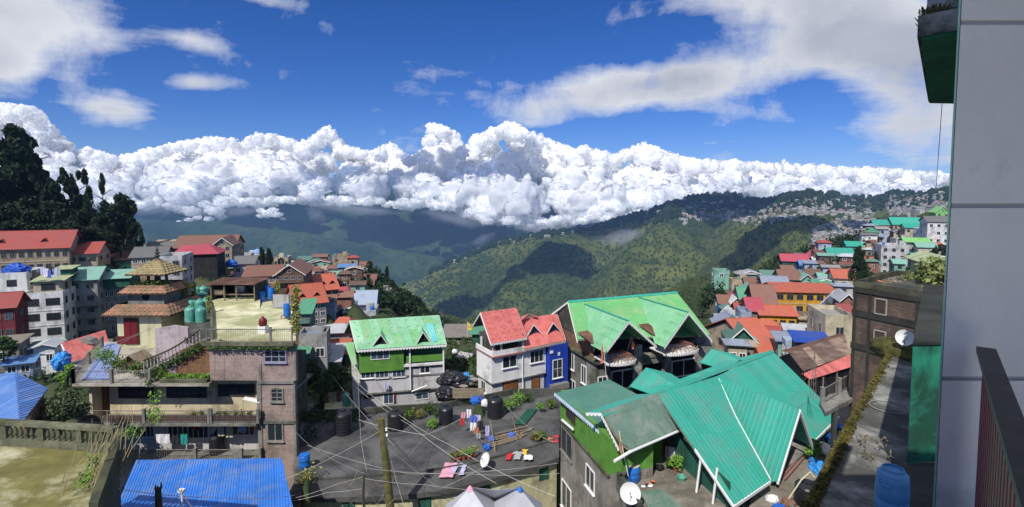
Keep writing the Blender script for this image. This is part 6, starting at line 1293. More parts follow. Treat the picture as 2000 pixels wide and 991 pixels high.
du = thing('vent_box', 'grey metal vent box standing on the sunshade at the top edge of the view', 'vent', W(1852, 18, 3.4)); mb = MB(); mb.box(-.06, .06, -.05, .1, 0, .4); obj('casing', mb, mat('grey_metal', (.35, .36, .36), .5, .1, 3.), du)
for i in range(5): mb = MB(); mb.box(-.015, .045, -.058, -.05, .04 + i * .06, .07 + i * .06); obj('louvre', mb, DARK, du)
mb = MB(); a, b = WZ(1840, 203, zs), W(1827, 372, 5.2); b.x = a.x - .02; b = W(1828, 372, a.y); mb.tube([b, a], .004, 4); tag(obj('hanging_wire', mb, METAL), 'thin wire hanging straight down from the green sunshade', 'wire')
# stair rail in the corner
rl_ = thing('balcony_rail', 'dark steel balcony handrail over maroon bars in the near right corner', 'railing', (0, 0, 0)); a, b = V3((2.33, 2.5, -.735)), V3((.62, .55, -.735)); a = W(1926, 679, 2.5); b = WZ(2075, 1110, a.z); d = (b - a).normalized(); n = V3((-d.y, d.x, 0))
RAILM = mat('dark_rail_paint', (.055, .05, .048), .5, .3, 6., (.12, .10, .09), .3, 5.)
mb = MB(); mb.prism([a + n * .036, b + n * .036, b - n * .036, a - n * .036], (0, 0, -.028)); obj('handrail', mb, RAILM, rl_)
L = (b - a).length; k = int(L / .085)
MARB = mat('maroon_bar_paint', (.15, .006, .022), .4, .12, 5.)
bar = MB(); bar.box(-.026, .026, -.01, .01, -1.05, -.028); me = bar.mesh('bar', MARB)
for i in range(k + 1): c = a + d * (.03 + i * .085); link('bar', me, rl_, c, math.atan2(d.y, d.x))
# concrete ledge roof
ZL = -5.4; lz = lambda px, py, dz=0.: WZ(px, py, ZL + dz)
lg = thing('ledge_roof', 'long weathered concrete roof ledge running away below the window, moss along its left edge', 'roof ledge', (0, 0, 0))
LEDGE = mat('blotched_ledge', (.36, .355, .33), .95, .45, 1.3, (.045, .046, .04), .78, .8, 0, .6, 9, rnd_obj=0)
q = [lz(1770, 652), lz(1590, 1060), lz(1560, 1060), lz(1568, 985), lz(1660, 795), lz(1752, 652)]
q = [lz(1548, 1060), lz(1572, 991), lz(1655, 830), lz(1758, 650), lz(1784, 655), lz(1772, 1060)]
slab(lg, q, .3, LEDGE, 'slab'); slab(lg, [p + V3((0, 0, -.31)) for p in q], 15, CONCD, 'lower_wall')
MOSSE = mat('yellow_moss', (.11, .10, .025), .98, .5, 5., (.05, .045, .015), .5, 3.)
for i in range(16):
    e = [q[0], q[1], q[2], q[3]]; f = i / 16 * 3; s0 = int(f); a = e[s0].lerp(e[s0 + 1], f - s0); f2 = (i + 1) / 16 * 3; s1 = min(2, int(f2 - 1e-6)); b = e[s1].lerp(e[s1 + 1], f2 - s1); n = V3((.32, .05, 0)); mb = MB(); mb.prism([a + V3((-.04, 0, 0)), b + V3((-.04, 0, 0)), b + n * .55, a + n * .55], (0, 0, .05 + .01 * (i % 2))); obj('edge_coping', mb, MOSSE, lg)
pts_ = [q[i].lerp(q[i + 1], f) + V3((.06 + .05 * (j % 3), 0, .05)) for i in range(3) for j, f in [(j, j / 40) for j in range(40)]]
o = leaves('moss', [p - lg.location for p in pts_], .11, 6000, .035, leaf_mat('moss_leaves', (.05, .05, .012), (.16, .13, .03)), lg, None, 3, .5); o['kind'] = 'stuff'
mb = MB(); BV, BF = ICO[3]; g = BV * np.array([.55, 1.3, .42]) * (1 + .5 * (fbm(BV[:, 0] * 4, BV[:, 1] * 4, BV[:, 2] * 4, 4, 8)[:, None] - .5)); o = link('moss_mound', np_mesh('moss_mound', g, BF, MOSSE, True), None, lz(1758, 690)); tag(o, 'swelling mound of yellow-green moss at the far end of the ledge', 'moss')
leaves('dry_grass', [(rnd.uniform(-.5, .3), rnd.uniform(-.8, .8), rnd.uniform(0, .25)) for _ in range(14)], .16, 260, .05, mat('dry_grass_mat', (.20, .17, .11), .95, .3, 6.), None, lz(1735, 905), 31); tag(bpy.data.objects['dry_grass'], 'patch of dry grass growing on the ledge behind the blue water tank', kind='stuff')
mb = MB(); c = lz(1736, 795, .03); mb.tube([V3((.42 * CO(i * .26), .42 * S(i * .26), 0)) for i in range(25)], .014, 4); tag(obj('wire_loop', mb, mat('cable_grey', (.3, .29, .27)), None, c), 'loop of grey cable lying on the concrete ledge', 'cable')
# white dish on the ledge
dish('white satellite dish at the far end of the mossy ledge', lz(1766, 676, .42), .26, -35, 12)
# green block
gbk = thing('green_block', 'emerald green painted block of the lower building, its top black with mould', 'building', (0, 0, 0)); ZBk = W(1783, 674, 9.).z
EMER = mat('emerald_wall', (.03, .36, .21), .85, .12, 1.2, (.012, .02, .015), .5, .45, .35, .2, 8, rnd_obj=0); MT = mat('mouldy_dark_top', (.05, .055, .045), .95, .35, 1.4, (.02, .022, .018), .5, .6, 0, .5, 9)
b0, b1, b2, b3 = WZ(1783, 674, ZBk), WZ(1860, 672, ZBk), WZ(1900, 556, ZBk), WZ(1807, 556, ZBk)
zb0 = W(1775, 905, 9.).z
mb = MB(); mb.prism([b0, b1, b2, b3], (0, 0, zb0 - ZBk)); obj('wall', mb, EMER, gbk); mb = MB(); mb.prism([b0 + V3((-.03, -.03, .003)), b1 + V3((.03, -.03, .003)), b2 + V3((0, 0, .003)), b3 + V3((-.03, 0, .003))], (0, 0, .05)); obj('roof_slab', mb, MT, gbk)
mb = MB(); z = zb0; mb.prism([WZ(1772, 905, z), WZ(1850, 903, z), WZ(1850, 1080, z), WZ(1752, 1080, z)], (0, 0, -.2)); obj('lower_slab', mb, MT, gbk)
leaves('weeds', [(p - b3) for p in [b3.lerp(b2, f) for f in (.1, .25, .4)]], .5, 700, .09, leaf_mat('weed_leaves', (.12, .16, .05), (.26, .30, .10)), None, b3 + V3((0, 0, .35)), 12); tag(bpy.data.objects['weeds'], 'pale green weeds on the far end of the mouldy green block', 'weeds')
# blue tank
btk = thing('water_tank', 'open-topped ribbed blue plastic water tank standing on the near end of the ledge', 'water tank', lz(1737, 1075)); LB = mat('faded_blue_plastic', (.07, .24, .46), .4, .1, 2., (.12, .3, .5), .3, 2., rnd_obj=0, spec=.5)
zt_ = W(1735, 918, btk.location.y).z - btk.location.z; zt_ = max(zt_, .75); r = .215; mb = MB(); prof = [(r, 0)]
for i in range(5): z = zt_ * .82 * i / 5; hh = zt_ * .82 / 5; prof += [(r, z + hh * .1), (r * 1.03, z + hh * .5), (r, z + hh * .9), (r * .97, z + hh)]
prof += [(r * .99, zt_ * .88), (r * .93, zt_ * .96), (r * .78, zt_ * .985), (r * .68, zt_ * .99), (r * .68, zt_ + .02), (r * .62, zt_ + .02), (r * .62, zt_ * .6)]
mb.lathe(prof, 28); obj('body', mb, LB, btk, smooth=True)
for i in range(3): a = R(90 + i * 120); mb = MB(); mb.prism([(CO(a - .22) * r * 1.04, S(a - .22) * r * 1.04, zt_ * .82), (CO(a + .22) * r * 1.04, S(a + .22) * r * 1.04, zt_ * .82), (CO(a + .22) * r * .6, S(a + .22) * r * .6, zt_ * .955), (CO(a - .22) * r * .6, S(a - .22) * r * .6, zt_ * .955)], (0, 0, .035)); obj('lug', mb, LB, btk)
mb = MB(); mb.lathe([(r * .66, zt_ + .005), (r * .68, zt_ + .03), (r * .58, zt_ + .035), (r * .57, zt_ + .0)], 28); obj('rim', mb, LB, btk)
mb = MB(); mb.cyl((0, 0), r * .615, zt_ * .88, zt_ * .89, 24); obj('lid', mb, mat('lid_grey', (.33, .33, .31)), btk)
# =====================================================================
# dark brick building
# =====================================================================
ZK = W(1668, 549, 30).z; kb = thing('dark_brick_house', 'soot-black brick house with a flat roof full of debris, beside our ledge', 'house', WZ(1668, 549, ZK)); ko = kb.location.copy()
K = [WZ(1668, 549, ZK) - ko, WZ(1812, 570, ZK) - ko, WZ(1850, 541, ZK) - ko, WZ(1752, 528, ZK) - ko]
fk = Frame(1668, 549, 30, 1812, 570); kd = (K[1] - K[0]).normalized(); kn = V3((-kd.y, kd.x, 0)); kn = kn if kn.x > 0 else -kn
slab(kb, K, 11, DBRICK, 'brick_wall').location = (0, 0, -.45); slab(kb, [p * .99 for p in K], .1, CONCD, 'roof_deck').location = (0, 0, -.34)
for i in range(4):
    a, b = K[i], K[(i + 1) % 4]; d = (b - a).normalized(); n = V3((-d.y, d.x, 0)); c = sum(K, V3()) / 4; n = n if n.dot(c - a) > 0 else -n; mb = MB(); mb.prism([a, b, b + n * .13, a + n * .13], (0, 0, -.45)); obj('parapet', mb, mat('black_mould_parapet', (.06, .055, .04), .95, .4, 1.5, (.12, .12, .07), .4, .8), kb)
fr = link('street_front', None, kb, (0, 0, 0), fk.yaw)
mb = MB(); LK = fk.w
zz = lambda py, px=1730: fk.uv(px, py)[1]
for py in (622, 690): mb.box(-.03, LK + .03, -.06, .0, zz(py + 7), zz(py - 6))
for px in (1668, 1697, 1790): x = fk.uv(px, 650)[0]; mb.box(x - .07, x + .07, -.05, 0, -9, -.45)
mb.box(0, LK, -.07, 0, -.62, -.4); obj('concrete_bands', mb, mat('black_band', (.04, .038, .032), .95, .35, 1.5), fr)
fwin(fk, fr, 1709, 1733, 584, 615, -.01, nx=1, fm=mat('pale_worn_frame', (.40, .38, .34)), gm=mat('brown_grille', (.08, .05, .04), .8, .3, 6.), fw=.05, sill=False); fwin(fk, fr, 1707, 1731, 646, 674, -.01, nx=1, fm=mat('pale_worn_frame', (.45, .44, .40)), gm=mat('brown_grille', (.08, .05, .04)), fw=.05, sill=False)
x0, z1 = fk.uv(1790, 600); x1, z0 = fk.uv(1803, 640); mb = MB(); mb.box(x0, x1, -.02, .0, z0, z1); obj('doorway', mb, DARK, fr)
R_ = random.Random(6)
for i in range(22):
    c = WZ(R_.uniform(1715, 1775), R_.uniform(541, 556), ZK - .4); mb = MB(); a = R_.uniform(0, 3); l = R_.uniform(.2, .8); mb.prism([V3((0, 0, 0)), V3((l * CO(a), l * S(a), R_.uniform(0, .15))), V3((l * CO(a) - .1 * S(a), l * S(a) + .1 * CO(a), .05)), V3((-.1 * S(a), .1 * CO(a), 0))], (0, 0, .05)); tag(obj('roof_debris', mb, [RUSTL, STONE, CLOTH['orange'], TIMBER][i % 4], None, c), 'broken slab or board in the debris on the dark brick roof', 'debris', 'debris on the flat roof of the dark brick house')
leaves('roof_weeds', [(R_.uniform(-.9, .9), R_.uniform(-.5, .5), R_.uniform(0, .3)) for _ in range(14)], .3, 900, .06, leaf_mat('weed_leaves', (.12, .16, .05), (.26, .30, .10)), None, WZ(1797, 546, ZK - .3), 5); tag(bpy.data.objects['roof_weeds.001'] if 'roof_weeds.001' in bpy.data.objects else bpy.data.objects['roof_weeds'], 'clump of pale weeds growing on the dark brick roof', 'weeds')
bush('bright yellow-green bush sprouting behind the dark brick roof', 1806, 552, 31, 34, 42, leaf_mat('weed_bright', (.16, .22, .05), (.34, .38, .12)), 1500, .07)
# pale tin roof house behind it
# =====================================================================
# rusty roof shed, walkway, alley
# =====================================================================
rs = thing('rusty_shed', 'long shed with a brown rusted tin roof and a faded red lower skirt', 'shed', W(1569, 726, 44)); ro = rs.location.copy(); zr = ro.z
e0_, e1_ = WZ(1569, 726, zr), WZ(1660, 693, zr); t0_ = W(1541, 690, 50); zr2 = t0_.z; t1_ = WZ(1650, 655, zr2)
RB = mat('rust_brown_tin', (.15, .095, .07), .75, .3, .9, (.30, .22, .17), .35, .5, .3)
sheets(rs, [v - ro for v in (e0_, e1_, t1_, t0_)], RB, e0_ - t0_, .85, .2, .02, mats=[RB, RB, RUSTL, RB, RB, RB, RUSTL, RUSTL, RB]); nR = pn3(e0_, e1_, t0_); s0, s1 = WZ(1582, 742, zr - .65), WZ(1663, 717, zr - .65)
sheets(rs, [v - ro for v in (s0, s1, e1_, e0_)], PINKR, s0 - e0_, .85, .2, .02)
lf = WZ(1512, 700, zr2 - 1.3); lb = WZ(1560, 676, zr2 - 1.); sheets(rs, [v - ro for v in (t0_, t1_, WZ(1640, 652, zr2 - .5), WZ(1525, 684, zr2 - .6))], RUST, (0, 1, -.2), .85, .2, .02)
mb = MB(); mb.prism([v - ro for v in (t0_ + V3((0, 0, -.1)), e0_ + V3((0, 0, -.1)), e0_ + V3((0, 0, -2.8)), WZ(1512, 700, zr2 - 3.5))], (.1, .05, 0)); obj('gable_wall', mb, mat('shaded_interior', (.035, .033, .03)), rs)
mb = MB(); mb.prism([v - ro for v in (s0 + V3((.3, .4, 0)), s1 + V3((.3, .4, 0)), s1 + V3((.3, .4, -3)), s0 + V3((.3, .4, -3)))], (.05, .1, 0)); obj('front_wall', mb, DARK, rs)
for f in (0, .33, .66, 1): c = s0.lerp(s1, f) - ro; mb = MB(); mb.box(c.x - .05, c.x + .05, c.y + .1, c.y + .2, c.z - 3, c.z); obj('post', mb, TIMBER, rs)
ctrl(1600, 770, 44); ctrl(1520, 730, 50)
wk = thing('walkway', 'concrete walkway with a low railing between the rusty shed and the dark brick house', 'walkway', (0, 0, 0)); zk = W(1650, 775, 30).z; wq = [WZ(1612, 806, zk), WZ(1700, 760, zk), WZ(1690, 742, zk), WZ(1600, 785, zk)]
slab(wk, wq, .25, CONC, 'deck'); railing(wk, WZ(1606, 790, zk), WZ(1668, 752, zk), .9, 3, pm=CONC, bars=True, gap=.2); railing(wk, WZ(1668, 752, zk), WZ(1690, 765, zk), .9, 2, pm=CONC, gap=.2)
for px, py in ((1630, 800), (1672, 778)): c = WZ(px, py, zk - .2); mb = MB(); mb.box(c.x - .12, c.x + .12, c.y - .1, c.y + .1, c.z - 3, c.z); obj('pier', mb, CONCD, wk)
an = thing('antenna_mast', 'thin lattice antenna mast with stays before the rusty shed', 'antenna', W(1588, 780, 34)); mb = MB(); hh = 3.4
for a in (0, 2.1, 4.2): mb.tube([(.22 * CO(a), .22 * S(a), 0), (0, 0, hh)], .018, 4)
for i in range(6): z = hh * i / 7; f = 1 - z / hh; mb.tube([(.22 * f * CO(0), 0, z), (.22 * f * CO(2.1), .22 * f * S(2.1), z + .25), (.22 * f * CO(4.2), .22 * f * S(4.2), z), (.22 * f, 0, z + .2)], .01, 3)
mb.tube([(0, 0, hh), (0, 0, hh + .6)], .012, 4); obj('mast', mb, METAL, an)
for d_ in ((1.6, -.4), (-1.2, .6), (1.2, 1.2)): mb = MB(); mb.tube([(0, 0, hh * .7), (d_[0], d_[1], -.4)], .01, 3); obj('stay_wire', mb, METAL, an)
ZA = -17.45; al = thing('back_yard', 'concrete back yard strip between the teal roofs and the mossy ledge', 'yard', (0, 0, 0)); az_ = lambda px, py, dz=0.: WZ(px, py, ZA + dz)
slab(al, [az_(1450, 1060), az_(1640, 1060), az_(1700, 820), az_(1690, 760), az_(1620, 770), az_(1480, 900)], .3, mat('yard_concrete', (.26, .23, .19), .95, .3, .8, (.13, .11, .08), .45, .4), 'paving')
tank('big dark water tank with a yellow hose in the back yard', az_(1578, 985), .7, 1.3, BLACKP)
mb = MB(); c = az_(1578, 985); hs_ = [V3((-1.3, -.2, .3)), V3((-.6, -.3, 1.6)), V3((0, -.1, 1.95)), V3((.3, -.5, 1.5)), V3((.5, -.9, 1.2)), V3((1.1, -.8, 1.1))]; mb.tube(hs_, .04, 6); tag(obj('hose', mb, mat('pale_hose', (.6, .55, .35)), None, c), 'pale yellow hose looped over the big dark tank', 'hose')
def heap(lab, px, py, rx, ry, rz_, m, sub=3, seed=1, nm='tarpaulin', cat='tarpaulin', dz=.1):
    BV, BF = ICO[sub]; g = BV * np.array([rx, ry, rz_]) * (1 + .7 * (fbm(BV[:, 0] * 3 + seed, BV[:, 1] * 3, BV[:, 2] * 3, 4, seed)[:, None] - .5)); tag(link(nm, np_mesh(nm, g, BF, m, False), None, az_(px, py, dz)), lab, cat)
heap('crumpled bright blue tarpaulin beside the mossy ledge', 1604, 918, .55, 1.1, .5, mat('light_blue_tarp', (.05, .30, .75), .5, .25, 2.), 3, 3); heap('white and blue plastic sheeting further up the yard edge', 1617, 880, .5, .8, .35, CLOTH['white'], 3, 5, dz=.3); heap('dark blue tarpaulin at the far end of the yard edge', 1628, 858, .45, .6, .35, TARP, 3, 7, dz=.3); heap('small blue sheet at the tip of the teal roof', 1640, 835, .4, .4, .25, TARP, 2, 9, dz=.3)
heap('pale green plastic crate cloth at the bottom of the yard', 1545, 1005, .7, .45, .3, CLOTH['teal'], 3, 11); heap('blue plastic tub heap at the bottom left of the yard', 1522, 1000, .4, .4, .45, TARP, 2, 13); heap('rust-brown lump beside the dark tank', 1540, 985, .4, .35, .35, RUST, 2, 15, 'rubble_heap', 'rubble'); heap('white crumpled bag by the edge of the teal roof', 1508, 975, .35, .3, .25, CLOTH['white'], 2, 17, 'sack', 'sack')
heap('orange pot lid on the edge beside the dark tank', 1596, 960, .25, .3, .2, CLOTH['orange'], 2, 19, 'lid', 'lid', 1.2)
for i, (a, b) in enumerate((((1529, 930), (1562, 892)), ((1532, 938), (1568, 896)), ((1522, 925), (1545, 893)))): mb = MB(); p_, q_ = az_(*a, .1 + .05 * i), az_(*b, .1 + .05 * i); mb.prism([V3(), q_ - p_, q_ - p_ + V3((.18, .1, 0)), V3((.18, .1, 0))], (0, 0, .08)); tag(obj('red_beam', mb, mat('dusty_red_beam', (.40, .16, .13)), None, p_), ['dusty red beam lying left in the gap under the side gable', 'dusty red beam in the middle of the gap under the side gable', 'short dusty red beam against the teal roof edge'][i], 'beam')
creeper_p = az_(1588, 905); plant('green banana-like plant in the back yard', creeper_p, 1.6, .5, BLEAF, n=260, size=.16)
# bird
bd = W(1213, 124, 120); t = thing('bird', 'tiny dark bird gliding in front of the long white cloud', 'bird', bd); mb = MB(); BV, BF = ICO[2]; b_ = link('body', np_mesh('body', BV * np.array([.07, .2, .07]) + np.array([0, 0, 0]), BF, DARK, True), t)
for s_ in (-1, 1): mb = MB(); mb.prism([(0, .08, 0), (s_ * .25, .1, .08), (s_ * .55, -.02, .02), (s_ * .25, -.06, .07), (0, -.06, 0)], (0, 0, .015)); obj('wing', mb, DARK, t)
mb = MB(); mb.prism([(0, -.18, 0), (.07, -.34, 0), (-.07, -.34, 0)], (0, 0, .012)); obj('tail', mb, DARK, t); t.rotation_euler = (R(50), R(30), 0); t.scale = (.9, .9, .9)
# rubble yard between the grey house and the white house
for c in [(880, 700, 62), (900, 740, 52), (915, 690, 66), (930, 720, 56), (880, 770, 47), (925, 660, 76)]: ctrl(*c)
for i in range(70):
    px, py = rnd.uniform(872, 930), rnd.uniform(672, 765); Y = 84 - (py - 660) * .36; c = W(px, py, Y); BV, BF = ICO[1]; s_ = rnd.uniform(.15, .55); g = BV * np.array([s_, s_ * .8, s_ * .5]) * (1 + .5 * (fbm(BV[:, 0] * 2 + i, BV[:, 1] * 2, BV[:, 2] * 2, 2, i)[:, None] - .5))
    tag(link('stone', np_mesh('stone', g, BF, STONE), None, c), 'loose grey stone in the rubble between the grey and the white house', 'stone', 'loose stones in the rubble yard')
def lump(nm, lab, px, py, Y, r3, m, sub=3, seed=1, cat=None):
    BV, BF = ICO[max(sub, 3)]; g = BV * np.array(r3) * (1 + .75 * (fbm(BV[:, 0] * 3 + seed, BV[:, 1] * 3, BV[:, 2] * 3, 4, seed)[:, None] - .5)); return tag(link(nm, np_mesh(nm, g, BF, m, False), None, W(px, py, Y)), lab, cat or nm.replace('_', ' '))
lump('plastic_heap', 'big crumpled black plastic heap in the rubble yard', 884, 742, 51, (1.5, 1.0, .9), BLACKP, 3, 3); lump('tarpaulin', 'bright blue tarpaulin bundle in the rubble yard', 908, 738, 52, (.55, .45, .55), mat('light_blue_tarp', (.05, .30, .75)), 3, 6); lump('plastic_heap', 'lower black plastic heap above the plank wall of the yard', 872, 770, 47, (1.0, .8, .7), BLACKP, 3, 8)
lump('sack', 'blue-lidded sack above the hanging washing', 928, 783, 45, (.4, .4, .4), TARP, 2, 4); lump('sack', 'second blue sack above the hanging washing', 939, 781, 45.5, (.35, .35, .35), mat('cloth_navy', (.06, .08, .3)), 2, 5); lump('sack', 'white plastic bag right of the blue sacks', 948, 788, 45, (.4, .35, .35), CLOTH['white'], 2, 9); lump('sack', 'bright white bag high on the rubble slope', 888, 687, 64, (.35, .3, .3), CLOTH['white'], 2, 9)
a = W(890, 698, 62); mb = MB(); mb.prism([V3((0, 0, 0)), V3((1.8, -.6, -.1)), V3((2.1, .6, .2)), V3((.4, 1.2, .35))], (0, 0, .05)); tag(obj('metal_sheet', mb, GREYP, None, a), 'grey metal sheet lying on the rubble slope', 'metal sheet')
a = W(884, 778, 46); 
for i in range(4): mb = MB(); mb.box(0, 2.9, 0, .06, i * .24, i * .24 + .2); tag(obj('plank', mb, TIMBER, None, a), ['lowest plank of the small retaining wall in the yard', 'second plank up of the small retaining wall in the yard', 'third plank up of the small retaining wall in the yard', 'top plank of the small retaining wall in the yard'][i], 'plank')
# =====================================================================
# the town
# =====================================================================
_wm = {}
def wmesh(w_, h_, fm, gm, nx=2):
    k = (round(w_, 1), round(h_, 1), fm.name, gm.name, nx)
    if k not in _wm:
        w_, h_ = k[0], k[1]; mb = MB(); f = .09; mb.box(-w_ / 2, w_ / 2, -.07, 0, 0, f); mb.box(-w_ / 2, w_ / 2, -.07, 0, h_ - f, h_); mb.box(-w_ / 2, -w_ / 2 + f, -.07, 0, f, h_ - f); mb.box(w_ / 2 - f, w_ / 2, -.07, 0, f, h_ - f)
        for i in range(1, nx): x = -w_ / 2 + w_ * i / nx; mb.box(x - .03, x + .03, -.06, 0, f, h_ - f)
        mb.cur = 1; mb.box(-w_ / 2 + f / 2, w_ / 2 - f / 2, -.035, -.01, f / 2, h_ - f / 2); _wm[k] = mb.mesh('window', [fm, gm])
    return _wm[k]
WM = {}
def wallm(c):
    k = 'wall_' + '_'.join(str(int(x * 100)) for x in c); return mat(k, c, .9, .14, .6, tuple(x * .4 for x in c), .35, .35, .4)
def roofm(c):
    k = 'tin_' + '_'.join(str(int(x * 100)) for x in c); return mat(k, c, .6, .16, .5, tuple(x * .6 + .04 for x in c), .4, .5, .2)
COL = dict(white=(.76, .76, .73), cream=(.50, .44, .32), grey=(.33, .32, .31), lgrey=(.52, .52, .51), tan=(.42, .33, .23), brown=(.16, .10, .07), dgrey=(.16, .16, .155), red=(.36, .075, .06), pink=(.48, .08, .11), ored=(.50, .13, .075), rust=(.24, .12, .085), yellow=(.72, .36, .03), blue=(.02, .07, .38), lblue=(.12, .26, .52),
           teal=(.04, .36, .27), green=(.09, .30, .17), dgreen=(.03, .12, .085), mint=(.22, .42, .34), sgreen=(.12, .22, .18), bgrey=(.28, .32, .40), black=(.03, .03, .03), bluew=(.38, .46, .58), maroon=(.2, .04, .04), lime=(.22, .52, .16), stone=(.24, .21, .17), silver=(.48, .50, .52), brick=(.27, .13, .09), pgreen=(.45, .50, .28))
HN = 0
def house(label, px0, px1, pyb, pye, Y, wall='cream', roof='gable', rc='red', d=7., rise=None, yaw=None, nf=None, nw=None, oh=.5, fm=None, gm=GLASS, group=None, bal=(), band=None, ws=(1.1, 1.2), dorm=0, name=None, cat='house', side=True, win_=True, chim=False, base=2.5, cl=0):
    global HN; HN += 1; R_ = random.Random(HN * 13 + 1); fm = fm or [WHITEC, CONC, DWOOD, GREYP, WHITEC, METAL][HN % 6]
    pc = (px0 + px1) / 2; p = W(pc, pyb, Y); yaw = R(yaw) if yaw is not None else -.55 * math.atan2(p.x, p.y); w_ = (px1 - px0) * Y / 1000 / CO(yaw + math.atan2(p.x, p.y) * .5) ; H = (pyb - pye) * Y / 1000; hw = w_ / 2
    t = thing(name or 'house', label, cat, p, yaw, group); CTRL.extend([(p.x, p.y + 1, p.z), (p.x + d * .2, p.y + d * .8, p.z + .5)] if base > 1 else [])
    wm = wallm(COL[wall]) if isinstance(wall, str) else wall; rm = roofm(COL[rc]) if isinstance(rc, str) else rc
    mb = MB(); mb.box(-hw, hw, 0, d, -base, H); obj('wall', mb, wm, t)
    rise = rise if rise is not None else min(d, w_) * .22; a, b = -hw - oh, hw + oh; y0, y1 = -oh, d + oh; T = .1
    def slope(pts): mb = MB(); n = (V3(pts[1]) - V3(pts[0])).cross(V3(pts[2]) - V3(pts[0])).normalized(); n = n if n.z > 0 else -n; mb.prism(pts, n * T); obj('roof_slope', mb, rm, t)
    if roof == 'gable':
        slope([(a, y0, H), (b, y0, H), (b, d / 2, H + rise), (a, d / 2, H + rise)]); slope([(a, y1, H), (b, y1, H), (b, d / 2, H + rise), (a, d / 2, H + rise)]); mb = MB()
        for x in (-hw, hw - .1): mb = MB(); mb.prism([(x, .2, H), (x, d - .2, H), (x, d / 2, H + rise * .9)], (.1, 0, 0)); obj('gable', mb, wm, t)
        mb = MB(); mb.box(a, b, d / 2 - .12, d / 2 + .12, H + rise + .06, H + rise + .14); obj('ridge_cap', mb, rm, t)
    elif roof == 'gabley':
        slope([(a, y0, H), (a, y1, H), (0, y1, H + rise), (0, y0, H + rise)]); slope([(b, y0, H), (b, y1, H), (0, y1, H + rise), (0, y0, H + rise)]); mb = MB(); mb.prism([(-hw, .02, H), (hw, .02, H), (0, .02, H + rise * .92)], (0, .1, 0)); obj('gable', mb, wm, t)
        for x in (a, b): mb = MB(); mb.prism([(x, y0 - .03, H + .1), (0, y0 - .03, H + rise + .12), (0, y0 - .03, H + rise - .08), (x, y0 - .03, H - .1)], (0, .06, 0)); obj('bargeboard', mb, WHITEC, t)
        if w_ > 4: o = link('window', wmesh(.8, .7, fm, gm, 1), t, (0, 0, H + rise * .25))
    elif roof == 'hip':
        i_ = min(hw, d / 2) * .8; slope([(a, y0, H), (b, y0, H), (b - i_, d / 2, H + rise), (a + i_, d / 2, H + rise)]); slope([(a, y1, H), (b, y1, H), (b - i_, d / 2, H + rise), (a + i_, d / 2, H + rise)]); slope([(a, y0, H), (a + i_, d / 2, H + rise), (a, y1, H)]); slope([(b, y0, H), (b - i_, d / 2, H + rise), (b, y1, H)])
    elif roof == 'shed':
        slope([(a, y0, H), (b, y0, H), (b, y1, H + rise), (a, y1, H + rise)])
    else:
        for q in ((-hw, hw, 0, .15), (-hw, hw, d - .15, d)): mb = MB(); mb.box(*q, H, H + .7); obj('parapet', mb, wm, t)
        for x in (-hw, hw - .15): mb = MB(); mb.box(x, x + .15, .15, d - .15, H, H + .7); obj('parapet', mb, wm, t)
        mb = MB(); mb.box(-hw + .15, hw - .15, .15, d - .15, H, H + .06); obj('roof_deck', mb, rm, t)
        if w_ > 5: x = R_.uniform(-hw + 1, hw - 2); mb = MB(); mb.box(x, x + 1.8, d * .4, d * .4 + 1.8, H, H + 1.9); obj('stair_cabin', mb, wm, t)
        if w_ > 5: mb = MB(); x = R_.uniform(-hw + .8, hw - 1); mb.lathe([(.5, H + .06), (.5, H + 1.1), (.2, H + 1.3)], 10, (x, d * .3)); obj('roof_tank', mb, [BLACKP, GRNP, BLUEP][HN % 3], t)
    nf = nf or max(1, round(H / 2.9)); fh = H / nf; nw = nw if nw is not None else max(1, int(w_ / 2.3)); ww, wh_ = ws; wh_ = min(wh_, fh * .55)
    if win_:
        for f in range(nf):
            z = f * fh + fh * .33
            for i in range(nw):
                if R_.random() < .06: continue
                x = -hw + w_ * (i + .5) / nw; link('window', wmesh(min(ww, w_ / nw * .7), wh_, fm, gm), t, (x, 0, z))
            if side:
                for i in range(max(1, int(d / 3.2))):
                    y = d * (i + .5) / max(1, int(d / 3.2))
                    if pc < 1000: o = link('window', wmesh(min(ww, 1.1), wh_, fm, gm), t, (hw, y, z)); o.rotation_euler = (0, 0, R(90))
                    else: o = link('window', wmesh(min(ww, 1.1), wh_, fm, gm), t, (-hw, y, z)); o.rotation_euler = (0, 0, R(-90))
    for f in range(1, nf):
        if f in bal or bal == 'all':
            z = f * fh; mb = MB(); mb.box(-hw, hw, -.9, 0, z - .12, z); obj('balcony_slab', mb, wm, t); mb = MB(); mb.box(-hw, hw, -.9, -.85, z + .75, z + .82)
            k = max(4, int(w_ / .5))
            for i in range(k + 1): x = -hw + .03 + (w_ - .06) * i / k; mb.box(x - .025, x + .025, -.89, -.86, z, z + .75)
            o = obj('balcony_rail', mb, METAL, t); o['kind'] = 'stuff'
        elif band: mb = MB(); z = f * fh; mb.box(-hw - .05, hw + .05, -.08, 0.0, z - .1, z + .1); obj('floor_band', mb, wallm(COL[band]), t)
    for i in range(dorm):
        x = a + (b - a) * (i + .7) / (dorm + .4); f = .35; yq = y0 + (d / 2 - y0) * f; zq = H + rise * f; s_ = .9; dm_ = link('dormer', None, t, (x, yq, zq - .1)); mb = MB(); mb.prism([(-s_, 0, 0), (s_, 0, 0), (0, 0, .95)], (0, .06, 0)); obj('front', mb, DARK if wall != 'cream' else wm, dm_)
        for q in (-1, 1): mb = MB(); mb.prism([(q * s_ * 1.2, -.15, -.1), (0, -.15, 1.05), (0, 2.0, 1.05)], (0, 0, .07)); obj('roof_slope', mb, rm, dm_)
